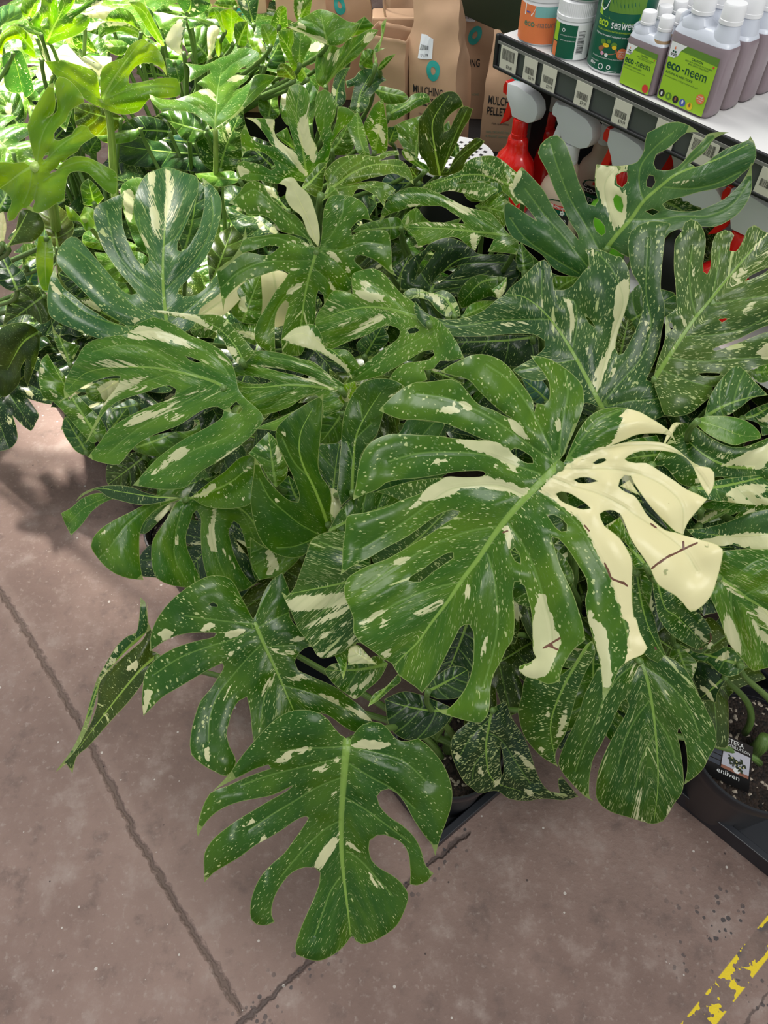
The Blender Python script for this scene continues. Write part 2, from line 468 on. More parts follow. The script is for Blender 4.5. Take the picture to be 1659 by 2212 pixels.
def LEAF(pk, tile, outline, mid=None, z=0.75, zt=None, lat=(), pale=(), holes=(), scar=(), roll=0.0, face=0.75, stem=True, stemr=0.006,
         step=None, butter=None, bright=False, **kw):
    outs = [parse(o, tile) for o in outline.split('|')]
    allp = np.vstack(outs)
    if mid is None:
        D = ((outs[0][:, None] - outs[0][None]) ** 2).sum(2); i, j = np.unravel_index(D.argmax(), D.shape)
        pot = PLANTS[pk]['px']; A, B = outs[0][i], outs[0][j]
        if np.linalg.norm(A - pot) > np.linalg.norm(B - pot): A, B = B, A
        c = outs[0].mean(0); mid = np.array([A * 0.93 + c * 0.07, A * 0.5 + c * 0.35 + B * 0.15, A * 0.12 + c * 0.28 + B * 0.6, B * 0.97 + c * 0.03])
        auto = True
    else: mid = parse(mid, tile); auto = False
    zt = z if zt is None else zt
    Pb = at(mid[0][0], mid[0][1], z)
    def grazing(zz):
        q = at(mid[-1][0], mid[-1][1], zz) - Pb; c = (Pb + q * 0.5) - CAM
        return abs(np.dot(q, c)) / np.linalg.norm(q) / np.linalg.norm(c)
    if grazing(zt) > 0.72: zt = min([z, z - 0.04, z - 0.08, z + 0.05, z + 0.10, z + 0.16], key=lambda q: max(grazing(q), 0.6) + abs(q - zt))
    Pt = at(mid[-1][0], mid[-1][1], zt)
    Pb, U, V, N, L = frame(Pb, Pt, roll, face)
    def uvf(p):
        r = ray(p[0], p[1]); den = min(np.dot(r, N), -0.15)
        q = CAM + r * (np.dot(Pb - CAM, N) / den) - Pb; return np.array([np.dot(q, U), np.dot(q, V)])
    class TT:
        pass
    def f(p, h):
        r = ray(p[0], p[1]); den = min(np.dot(r, N), -0.15); t = np.dot(Pb - CAM, N) / den
        return CAM + r * (t + h / min(den, -0.4))
    class W_:
        def __call__(s, p, h): return f(p, h)
    to = W_(); to.N = N
    size = max(np.ptp(allp[:, 0]), np.ptp(allp[:, 1]))
    if step is None: step = min(11.0, max(4.5, size / 42))
    lats = [parse(l, tile) for l in lat]
    if auto and not lats:
        c0 = mid; Lp = np.linalg.norm(c0[-1] - c0[0]); ax = (c0[-1] - c0[0]) / Lp; pr = np.array([-ax[1], ax[0]])
        for i in range(4):
            m = c0[0] + (c0[-1] - c0[0]) * (0.05 + 0.2 * i)
            for s in (-1, 1):
                k = -0.3 + i * 0.35
                l = [m + (pr * s + ax * (k + 0.2 * j * 0.5)) * Lp * 0.13 * j for j in range(5)]
                lats.append(np.array(l))
    lf = mesh_leaf(PLANTS[pk]['root'], outs, mid, lats, [parse(p, tile) for p in pale], [parse(h, tile) for h in holes],
                   [parse(s, tile) for s in scar], to, L, step, uvf, butter=(parse(butter, tile) if isinstance(butter, str) and butter != 'all' else butter), **kw)
    if stem: petiole(lf, Pb, N, V, pk, stemr, bright)
    return lf
def GEN(pk, b, t, zb, zt, width=0.95, seed=0, nl=4, col='m', roll=0.0, face=0.3, stem=True, bright=False, **kw):
    """a split leaf placed from the pixel of its stalk end to the pixel of its tip, at given heights"""
    Pb = at(b[0], b[1], zb) if len(b) == 2 else np.array(b); Pt = at(t[0], t[1], zt) if len(t) == 2 else np.array(t)
    Pb, U, V, N, L = frame(Pb, Pt, roll, face)
    r = random.Random(seed * 13 + 5)
    def edge(m, wob=0.0): return width * 0.56 * math.sqrt(max(0.0, 1 - ((m - 0.26) / 0.80) ** 2)) * (1 + wob)
    k = lambda m: -0.75 + 1.9 * m
    side = {}
    for s in (1, -1):
        pts = []; ms = [-0.18] + [0.06 + i * 0.80 / nl + r.uniform(-0.02, 0.02) for i in range(nl)] + [1.0]
        for i in range(len(ms) - 1):
            m0, m1 = ms[i], ms[i + 1]; g = 0.014 + 0.02 * r.random()
            if i > 0:
                a = edge(m0) * r.uniform(0.28, 0.5); pts.append((a, m0 + g * 0.3))
                a = edge(m0) * 0.8; pts.append((a, m0 + g))
            else:
                pts.append((0.03, -0.02)); pts.append((0.10, -0.10))
            for q in ((0.10, 0.45, 0.8) if i < len(ms) - 2 else (0.1, 0.35, 0.65)):
                m = m0 + g + (m1 - m0 - 2 * g) * q; pts.append((edge(m, r.uniform(-0.03, 0.06)), m))
            if i < len(ms) - 2:
                pts.append((edge(m1) * 0.8, m1 - g)); 
        side[s] = [(s * a, m + a * k(m)) for a, m in pts]
    out = [(0.0, 0.0)] + side[1] + [(0.0, 1.0)] + side[-1][::-1]
    out = np.array(out) * L; mid = np.array([(0, 0), (0, 0.35), (0, 0.7), (0, 0.97)]) * L
    lats = []
    for s in (1, -1):
        for i in range(nl + 1):
            m = 0.0 + i * 0.78 / nl; a = edge(m)
            lats.append(np.array([(s * x * a, m + x * a * k(m)) for x in (0.02, 0.35, 0.7, 0.95)]) * L)
    pales = []
    for _ in range(kw.pop('npale', 4)):
        m = r.uniform(0.0, 0.8); s = r.choice((1, -1)); a0 = r.uniform(0.05, 0.5); a1 = a0 + r.uniform(0.15, 0.45); w = r.uniform(0.012, 0.04); e = edge(m)
        f = lambda a, mm_: (s * a * e, mm_ + a * e * k(mm_))
        pales.append(np.array([f(a0, m), f((a0 + a1) / 2, m + w), f(a1, m + w * 0.8), f(a1 + 0.05, m), f(a1 * 0.9, m - w * 0.6), f((a0 + a1) / 2, m - w * 0.5)]) * L)
    class W_:
        def __call__(s, p, h): return Pb + U * p[0] + V * p[1] + N * h
    to = W_(); to.N = N
    kw.setdefault('cup', 0.25); kw.setdefault('bend', 0.16); kw.setdefault('edge', 0.009)
    lf = mesh_leaf(PLANTS[pk]['root'], [out], mid, lats, pales, [], [], to, L, max(0.0055, L / 34), lambda p: np.array(p), col=col, **kw)
    if stem: petiole(lf, Pb, N, V, pk, 0.0055, bright)
    return lf
# ------------------------------------------------------------------ setting: floor and walls
def seg_node(g, p, a, b):
    """distance of point p (vector socket) to segment a-b in the floor plane"""
    ab = (b[0] - a[0], b[1] - a[1], 0); L2 = ab[0] ** 2 + ab[1] ** 2
    pa = g.v('SUBTRACT', p, (a[0], a[1], 0)).outputs[0]
    t = g.m('DIVIDE', g.v('DOT_PRODUCT', pa, ab).outputs['Value'], L2, clamp=True)
    sc = g.n('ShaderNodeVectorMath', operation='SCALE'); sc.inputs[0].default_value = ab; g.link(t, sc.inputs['Scale'])
    return g.v('LENGTH', g.v('SUBTRACT', pa, sc.outputs[0]).outputs[0]).outputs['Value']
def floor_material():
    m, nt, b = new_mat('worn_concrete'); g = G(nt)
    geo = g.n('ShaderNodeNewGeometry').outputs['Position']
    flat = g.v('MULTIPLY', geo, (1, 1, 0)).outputs[0]
    n1 = g.noise(flat, 2.2, 5, 0.6); n2 = g.noise(flat, 14, 6, 0.65); n3 = g.noise(flat, 90, 4, 0.6)
    c = g.mix(g.ss(n1, 0.3, 0.7), (0.185, 0.122, 0.102, 1), (0.285, 0.196, 0.165, 1))
    c = g.mix(g.m('MULTIPLY', g.ss(n2, 0.50, 0.72), 0.60), c, (0.36, 0.285, 0.25, 1))
    c = g.mix(g.m('MULTIPLY', g.ss(n2, 0.48, 0.28), 0.65), c, (0.12, 0.085, 0.075, 1))
    c = g.mix(g.m('MULTIPLY', g.ss(n3, 0.55, 0.75), 0.5), c, (0.40, 0.33, 0.29, 1))
    # exposed dark aggregate near the joint and in the corner
    vo = g.n('ShaderNodeTexVoronoi'); g.link(flat, vo.inputs['Vector']); vo.inputs['Scale'].default_value = 95
    r = g.n('ShaderNodeSeparateColor'); g.link(vo.outputs['Color'], r.inputs[0])
    stone = g.ss(g.m('SUBTRACT', g.m('MULTIPLY', g.m('MAXIMUM', g.m('SUBTRACT', r.outputs[0], 0.45), 0.0), 0.9), vo.outputs['Distance']), 0.0, 0.04)
    wn = g.n('ShaderNodeTexNoise'); g.link(flat, wn.inputs['Vector']); wn.inputs['Scale'].default_value = 55; wn.inputs['Detail'].default_value = 4
    off = g.v('SUBTRACT', wn.outputs['Color'], (0.5, 0.5, 0.5)).outputs[0]
    wp = g.n('ShaderNodeVectorMath', operation='MULTIPLY_ADD'); g.link(off, wp.inputs[0]); wp.inputs[1].default_value = (0.020, 0.020, 0); g.link(flat, wp.inputs[2])
    P = wp.outputs[0]
    def chain(px):
        ps = [at(x, y, 0.0) for x, y in px]; d = None
        for a, q in zip(ps, ps[1:]):
            s = seg_node(g, P, a, q); d = s if d is None else g.m('MINIMUM', d, s)
        return d
    d1 = chain([(-60, 1180), (60, 1370), (175, 1565), (290, 1800), (400, 1985), (520, 2185)])
    d2 = chain([(500, 2230), (660, 2085), (880, 1905), (1010, 1800)])
    d3 = chain([(1580, 2250), (1640, 2170), (1700, 2100)])
    zone = g.m('MAXIMUM', g.ss(d2, 0.05, 0.0), g.m('MULTIPLY', g.ss(g.v('DISTANCE', flat, tuple(at(1600, 2060, 0))).outputs['Value'], 0.20, 0.05), g.ss(n2, 0.42, 0.55)))
    c = g.mix(g.m('MULTIPLY', g.m('MULTIPLY', stone, zone), 0.85), c, (0.045, 0.045, 0.05, 1))
    c = g.mix(g.m('MULTIPLY', g.ss(d1, 0.0058, 0.002), 0.9), c, (0.07, 0.045, 0.035, 1))
    c = g.mix(g.m('MULTIPLY', g.ss(d1, 0.030, 0.012), 0.25), c, (0.34, 0.25, 0.21, 1))
    c = g.mix(g.m('MULTIPLY', g.ss(d2, 0.008, 0.001), 0.75), c, (0.055, 0.042, 0.04, 1))
    c = g.mix(g.m('MULTIPLY', g.ss(d3, 0.003, 0.001), 0.7), c, (0.07, 0.05, 0.045, 1))
    # tiny white chips and black bits
    v2 = g.n('ShaderNodeTexVoronoi'); g.link(flat, v2.inputs['Vector']); v2.inputs['Scale'].default_value = 42
    r2 = g.n('ShaderNodeSeparateColor'); g.link(v2.outputs['Color'], r2.inputs[0])
    chip = g.m('MULTIPLY', g.m('LESS_THAN', v2.outputs['Distance'], g.m('MULTIPLY', r2.outputs[1], 0.13)), g.m('GREATER_THAN', r2.outputs[0], 0.62))
    c = g.mix(g.m('MULTIPLY', chip, 0.8), c, (0.60, 0.55, 0.50, 1))
    bit = g.m('MULTIPLY', g.m('LESS_THAN', v2.outputs['Distance'], g.m('MULTIPLY', r2.outputs[1], 0.11)), g.m('LESS_THAN', r2.outputs[0], 0.16))
    c = g.mix(g.m('MULTIPLY', bit, 0.8), c, (0.04, 0.03, 0.03, 1))
    # broken yellow line
    ps = at(1470, 2262, 0), at(1720, 1945, 0)
    dy = seg_node(g, flat, *ps)
    inl = g.ss(dy, 0.020, 0.018)
    nb = g.noise(flat, 26, 3, 0.6); nc = g.noise(g.v('ADD', flat, (3, 3, 0)).outputs[0], 11, 2)
    # paint survives best along both edges of the line
    yel = g.m('MULTIPLY', inl, g.ss(g.m('ADD', nb, g.m('MULTIPLY', g.ss(dy, 0.010, 0.019), 0.13)), 0.585, 0.60))
    grey = g.m('MULTIPLY', inl, g.ss(nc, 0.50, 0.54))
    c = g.mix(g.m('MULTIPLY', grey, 0.8), c, (0.085, 0.085, 0.095, 1))
    c = g.mix(g.m('MULTIPLY', inl, 0.25), c, (0.12, 0.09, 0.07, 1))
    c = g.mix(yel, c, (0.80, 0.60, 0.03, 1))
    g.link(c, b.inputs['Base Color']); b.inputs['Roughness'].default_value = 0.72; b.inputs['Specular IOR Level'].default_value = 0.3
    hgt = g.m('ADD', g.m('MULTIPLY', n2, 0.5), g.m('MULTIPLY', n3, 0.25))
    hgt = g.m('SUBTRACT', hgt, g.m('MULTIPLY', g.ss(d1, 0.009, 0.001), 1.1))
    hgt = g.m('SUBTRACT', hgt, g.m('MULTIPLY', g.ss(d2, 0.006, 0.001), 0.8))
    bn = g.n('ShaderNodeBump'); bn.inputs['Strength'].default_value = 0.8; bn.inputs['Distance'].default_value = 0.008
    g.link(hgt, bn.inputs['Height']); g.link(bn.outputs[0], b.inputs['Normal'])
    return m
bm = bmesh.new(); add_box(bm, 0, 1.6, -0.05, 7.0, 7.0, 0.1)
tag(bm_obj('floor', bm, floor_material()), kind='structure')
MWALL = plain('dark_wall', (0.035, 0.028, 0.024), 0.8, var=0.3, vscale=4)
bm = bmesh.new(); add_box(bm, 0, 5.1, 1.5, 7.0, 0.1, 3.0)
tag(bm_obj('wall_back', bm, MWALL), kind='structure')

# ------------------------------------------------------------------ plants in pots
MPOT = plain('black_plastic', (0.012, 0.013, 0.017), 0.33, 0.5, var=0.2, vscale=12)
MTRAY = plain('black_tray_plastic', (0.014, 0.016, 0.022), 0.38, 0.5)
def soil_material():
    m, nt, b = new_mat('potting_mix'); g = G(nt)
    tc = g.n('ShaderNodeTexCoord').outputs['Object']
    vo = g.n('ShaderNodeTexVoronoi'); g.link(tc, vo.inputs['Vector']); vo.inputs['Scale'].default_value = 190
    r = g.n('ShaderNodeSeparateColor'); g.link(vo.outputs['Color'], r.inputs[0])
    c = g.mix(r.outputs[0], (0.010, 0.007, 0.006, 1), (0.045, 0.028, 0.020, 1))
    c = g.mix(g.m('GREATER_THAN', r.outputs[1], 0.93), c, (0.45, 0.38, 0.30, 1))
    g.link(c, b.inputs['Base Color']); b.inputs['Roughness'].default_value = 0.9
    bn = g.n('ShaderNodeBump'); bn.inputs['Strength'].default_value = 0.9; bn.inputs['Distance'].default_value = 0.006
    g.link(g.m('SUBTRACT', 1.0, vo.outputs['Distance']), bn.inputs['Height']); g.link(bn.outputs[0], b.inputs['Normal'])
    return m
MSOIL = soil_material()
GROUP = 'speckled monstera plants massed in black pots'
def pot_mesh(r=0.10, h=0.2):
    bm = bmesh.new()
    prof = [(0.0, 0.004), (r * 0.74, 0.0), (r * 0.78, 0.004), (r * 0.93, h * 0.86), (r * 0.945, h * 0.88), (r * 1.0, h * 0.885), (r * 1.03, h * 0.90), (r * 1.035, h * 0.985), (r * 1.02, h),
            (r * 0.985, h), (r * 0.97, h * 0.97), (r * 0.93, h * 0.80), (r * 0.90, h * 0.7)]
    rings = prof; add_lathe(bm, rings, 48)
    bmesh.ops.recalc_face_normals(bm, faces=bm.faces)
    return bm
def plant(key, px, py, label, r=0.10, h=0.2, base=0.012, xy=None):
    p = at(px, py, h + base) if xy is None else np.array([xy[0], xy[1], h + base])
    root = empty('potted_monstera', (p[0], p[1], base), label, 'plant', GROUP)
    po = bm_obj('pot', pot_mesh(r, h), MPOT, root); autosmooth(po, 40)
    bm = bmesh.new(); rr = random.Random(hash(key) % 1000 if False else sum(map(ord, key)))
    n = 28; R = r * 0.93; zs = h * 0.84
    rings = [[bm.verts.new((0, 0, zs + 0.006))]]
    for i in range(1, 8):
        rings.append([bm.verts.new((R * i / 7 * math.cos(a), R * i / 7 * math.sin(a), zs + (0.006 * rr.random() if i < 7 else 0.0))) for a in [2 * math.pi * k / n for k in range(n)]])
    for k in range(n): bm.faces.new((rings[0][0], rings[1][k], rings[1][(k + 1) % n]))
    for a, b_ in zip(rings[1:], rings[2:]):
        for k in range(n): bm.faces.new((a[k], b_[k], b_[(k + 1) % n], a[(k + 1) % n]))
    for k in range(n): pass
    bm_obj('soil', bm, MSOIL, root)
    # short thick stem from which the stalks rise
    pts = [Vector((0.0, 0, zs - 0.01)), Vector((0.004, 0.002, zs + 0.03)), Vector((-0.003, 0.004, zs + 0.065))]
    me = tube_mesh('stem', pts, [0.014, 0.013, 0.009], 10); so = link_mesh('stem', me, MPET, root, False)
    PLANTS[key] = dict(root=root, top=(p[0], p[1], base + zs + 0.03), px=np.array([px, py], float))
    return root
plant('front', 962, 1672, 'monstera in the front black pot, its lowest leaf hanging out alone over the concrete floor', r=0.095, base=0.014, xy=(0.117, 0.485))
plant('cream', 1235, 1400, 'monstera with the biggest leaf, half green and half butter cream')
plant('left', 418, 1118, 'monstera on the left edge with an arching leaf of drooping finger lobes over the floor', xy=(-0.42, 0.97))
plant('edge', 330, 985, 'monstera on the left edge with the broad leaf sprinkled with soil and pointing left', xy=(-0.55, 1.18))
plant('mid', 655, 1150, 'monstera just left of the big cream leaf, with an upright dark folded leaf', xy=(-0.17, 0.93))
plant('star', 800, 960, 'monstera in the middle with a leaf twisted and yellowing along its midrib', xy=(-0.03, 1.17))
plant('right', 1455, 1230, 'monstera along the right side with cream striped lobes beside the big cream leaf', xy=(0.6, 0.9))
plant('tagged', 1640, 1612, 'monstera in the bottom right pot that carries the black care tag', r=0.115, base=0.014)
plant('corner', 1610, 1402, 'monstera in the pot behind the bottom right tagged pot', r=0.105, base=0.014, xy=(0.8, 0.69))
plant('fork', 1300, 1120, 'monstera behind the big cream leaf, its long forked leaf edged in white', xy=(0.38, 1.12))
plant('rib', 1540, 960, 'monstera on the right edge with a broad yellow-flecked leaf below the red sprayers', xy=(0.62, 1.125))
plant('screen', 1240, 760, 'monstera with the plain green holed leaf standing up in front of the shelf rail', xy=(0.39, 1.36))
plant('heart', 330, 830, 'monstera with the heart shaped leaf facing up, streaked with cream at its tip', xy=(-0.52, 1.42))
plant('centre', 640, 800, 'monstera with the star shaped central leaf and its cream folded lobe', xy=(-0.24, 1.4))
plant('arch', 960, 740, 'monstera with the long arching lobe, right of the star shaped central leaf', xy=(0.16, 1.42))
plant('stripe', 640, 620, 'monstera whose upright leaf shows two wide cream bars near the centre back', xy=(-0.14, 1.66))
plant('dark', 960, 560, 'monstera with dim upright finger lobes in front of the right paper bag', xy=(0.0, 1.84))
plant('lime', 260, 620, 'monstera with a backlit yellow-green leaf on a thick stalk at the far left', xy=(-0.78, 1.45))
plant('sun', 330, 450, 'monstera with a backlit five-fingered leaf on a tall stalk at the upper left', xy=(-0.7, 1.7))
plant('bright', 500, 480, 'monstera with the glossy sunlit leaf on a thin stalk, upper middle left', xy=(-0.42, 1.68))
plant('gap', 60, 640, 'monstera at the far left edge with shaded dark leaves hanging above the floor', xy=(-1.2, 1.5))
plant('bags', 760, 400, 'monstera with wide sunlit leaves beside the brown paper bags', xy=(-0.27, 1.93))
plant('white', 420, 280, 'monstera with the one pure white lobe glaring in the sun', xy=(-0.52, 1.95))
plant('dried', 130, 330, 'monstera with wilted cream ribbons in the sunny back left corner', xy=(-0.84, 1.98))
plant('back', 640, 240, 'monstera at the very back with pale lobes below the pink paper bag', xy=(-0.66, 2.22))

# ------------------------------------------------------------------ leaves
# front pot
LEAF('mid', 'G', "250,1000 450,900 700,850 950,860 1080,930 1040,1100 950,1300 800,1480 600,1560 400,1500 280,1300", "300,1480 600,1250 900,950", 0.60, 0.62, col='d', speck=1.0)
LEAF('cream', 'I', "620,820 760,560 950,520 1040,700 1030,900 900,1010 760,1000", None, 0.46, 0.44, col='k', speck=0.5)
LEAF('cream', 'G', "1120,1250 1300,1200 1500,1300 1620,1500 1500,1659 1250,1659 1150,1450", None, 0.56, 0.52, col='d', speck=0.9)
LEAF('bright', 'N', "1000,1250 1300,1180 1650,1240 1900,1330 1850,1480 1500,1460 1200,1440 1050,1400", None, 0.60, 0.56, col='k', speck=0.3)  # k leaves down to the loop are added, dark greens painting gap shade
LEAF('white', 'N', "1500,560 1900,500 2300,560 2350,760 2050,860 1700,800", None, 0.62, 0.62, col='k', speck=0.3)
LEAF('dried', 'N', "-20,560 300,600 500,500 800,560 760,760 400,900 100,860", None, 0.62, 0.62, col='k', speck=0.3)
LEAF('bright', 'O', "880,1180 980,1180 1200,1260 1180,1460 1050,1480 900,1420", None, 0.64, 0.62, col='k', speck=0.6)
for i_, (pk_, b_, t_, w_) in enumerate([('dried', (40, 110), (-30, 30), 0.9), ('dried', (230, 90), (180, 10), 0.9), ('white', (330, 60), (300, -40), 0.9), ('white', (420, 70), (470, -20), 0.9), ('back', (560, 120), (520, 20), 0.9),
                                          ('dried', (60, 200), (-40, 160), 1.0), ('dried', (170, 180), (110, 100), 0.9), ('back', (540, 60), (600, -30), 0.9), ('gap', (30, 330), (-60, 260), 0.9), ('dried', (130, 30), (90, -60), 0.9)]):
    GEN(pk_, b_, t_, 0.76, 0.78, width=w_, seed=i_ + 70, col=('m', 'd', 'b')[i_ % 3], speck=0.8, cup=0.15, bend=0.1)
LEAF('front', 'M', "975,278 940,255 905,215 870,165 820,125 760,105 680,100 610,112 540,150 480,200 420,265 350,345 290,420 240,495 190,555 120,625 200,580 300,530 400,480 480,455 495,480 420,505 330,540 220,590 100,640 70,690 40,770 15,880 22,920 50,865 110,790 190,735 300,695 400,675 500,655 590,615 640,590 600,625 500,680 400,740 300,800 200,870 110,950 65,1030 60,1110 65,1220 120,1160 200,1110 300,1050 400,975 500,920 580,870 650,820 720,790 740,800 710,850 640,950 580,1030 500,1100 430,1180 385,1270 362,1370 368,1460 400,1490 470,1497 520,1475 500,1430 505,1360 530,1290 580,1210 640,1150 720,1120 780,1122 815,1155 810,1220 770,1330 720,1440 680,1540 652,1640 660,1685 720,1712 800,1728 870,1705 945,1655 990,1605 1011,1575 1030,1568 1045,1598 1085,1618 1160,1600 1250,1550 1310,1500 1345,1440 1385,1330 1385,1290 1340,1220 1280,1170 1200,1125 1150,1075 1130,1000 1135,950 1180,915 1230,910 1290,930 1350,970 1385,1030 1395,1100 1400,1170 1395,1230 1440,1238 1510,1210 1550,1160 1500,1110 1470,1010 1430,930 1350,850 1260,790 1200,720 1182,660 1210,625 1260,612 1310,640 1360,700 1420,810 1480,900 1540,980 1560,1045 1590,940 1630,830 1665,720 1670,620 1640,510 1590,420 1500,320 1450,285 1380,305 1310,290 1260,230 1210,185 1150,175 1090,195 1040,245 1015,285 993,300",
     "990,290 975,450 960,650 950,850 955,1050 975,1250 1000,1450 1010,1560", 0.55, 0.37,
     lat=["975,335 850,345 700,350 560,370", "970,400 850,435 700,470 500,520 300,590", "950,540 800,600 650,690 500,780 350,880", "940,820 850,870 750,960 650,1070 560,1180", "945,1180 880,1280 830,1420 780,1560", "1010,340 1150,370 1350,430 1500,560", "1005,450 1150,540 1280,610 1430,740", "980,670 1100,740 1250,850 1400,960", "985,1010 1080,1080 1180,1190 1280,1300"],
     pale=["1015,318 1090,292 1180,300 1250,310 1275,335 1200,360 1100,355 1020,335", "530,435 590,375 680,355 735,350 680,395 600,430 545,450", "740,520 830,460 900,420 965,405 950,450 880,470 800,515 750,527", "940,885 940,950 880,1050 810,1135 770,1115 800,1050 860,960", "990,955 1040,970 1085,1020 1040,1010 995,975", "1135,1155 1170,1185 1225,1250 1220,1270 1170,1235", "310,850 375,805 385,825 325,857", "395,905 430,870 465,830 440,880 415,915", "410,970 430,930 465,915 470,940", "880,655 920,630 925,645 890,670", "600,290 660,275 668,285 610,297"],
     col='d', speck=0.60, midw=0.0090)
LEAF('front', 'L', "905,240 960,90 1010,10 1080,-40 1130,100 1130,250 1230,370 1300,450 1250,440 1190,480 1160,540 1180,590 1240,620 1330,660 1420,700 1500,760 1590,830 1650,900 1675,960 1640,1000 1560,1000 1480,960 1400,900 1330,870 1200,900 1100,960 1000,1040 900,1080 885,1000 870,850 850,765 800,790 760,850 735,930 720,1000 735,1080 780,1190 715,1280 650,1255 560,1205 490,1140 480,1080 495,960 520,870 550,790 610,720 650,660 700,570 690,547 620,580 500,650 400,710 300,770 230,840 180,890 170,800 175,700 190,610 220,560 290,500 380,450 480,415 560,395 640,375 650,350 560,348 460,355 380,375 290,420 225,470 222,400 240,320 280,240 350,150 430,80 520,20 620,-20 740,0 820,130 875,235 890,262",
     "905,290 950,400 1010,530 1070,660 1120,780 1150,850 1180,950", 0.50, 0.44,
     lat=["880,290 750,280 600,260 450,240", "890,330 780,385 600,440 420,510 250,620", "940,430 850,520 740,650 660,760 610,900 600,1060", "1030,650 980,730 950,830 940,960", "1075,690 1200,720 1350,770 1500,850", "930,310 1030,260 1120,220", "1000,440 1080,435 1170,430", "900,240 840,160 770,100", "910,240 960,130 1000,60"],
     pale=["245,440 260,380 320,325 385,345 380,370 310,400", "535,340 580,300 645,275 640,310 590,345", "685,385 720,355 800,330 845,325 820,360 740,385", "1015,455 1090,465 1160,475 1155,492 1080,490 1030,475", "690,530 750,470 815,410 800,450 740,510 700,540", "170,800 180,730 205,710 235,735 215,790 190,870 180,890", "1075,635 1150,640 1210,615 1275,648 1200,660 1110,655", "1310,745 1400,755 1500,800 1590,860 1655,920 1600,900 1500,840 1400,800", "700,790 740,700 775,665 760,730", "945,760 975,670 1030,615 1010,680", "1130,400 1180,375 1230,365 1235,385 1180,400", "575,1110 600,1090 635,1200 600,1180"],
     holes=["605,165 630,153 660,170 655,183 620,180"], col='d', speck=0.75, midw=0.005)
# curled leaf hanging at the far left
LEAF('front', 'K', "610,870 640,900 655,990 655,1080 610,1140 540,1200 470,1270 400,1350 350,1420 330,1500 280,1680 200,1850 60,2000 170,1850 240,1700 280,1560 330,1400 380,1310 420,1240 460,1180 530,1120 580,1100 600,1020",
     "650,1100 560,1170 450,1290 350,1420 260,1650 120,1920", 0.46, 0.10, pale=["330,1400 400,1300 440,1220 460,1190 450,1270 400,1350 350,1420"], col='g', speck=0.8, stem=False, roll=-15)
LEAF('front', 'K', "655,900 663,1040 690,1110 670,1210 740,1240 690,1290 640,1400 540,1540 430,1660 260,1850 200,1900 170,2012 130,1950 60,2005 180,1840 280,1700 330,1560 335,1450 350,1410 440,1310 540,1220 640,1120",
     "720,1245 620,1330 500,1470 360,1650 200,1860", 0.44, 0.10, pale=["520,1340 545,1300 590,1280 605,1300 580,1340"], col='o', speck=0.6, roll=20, under=True)
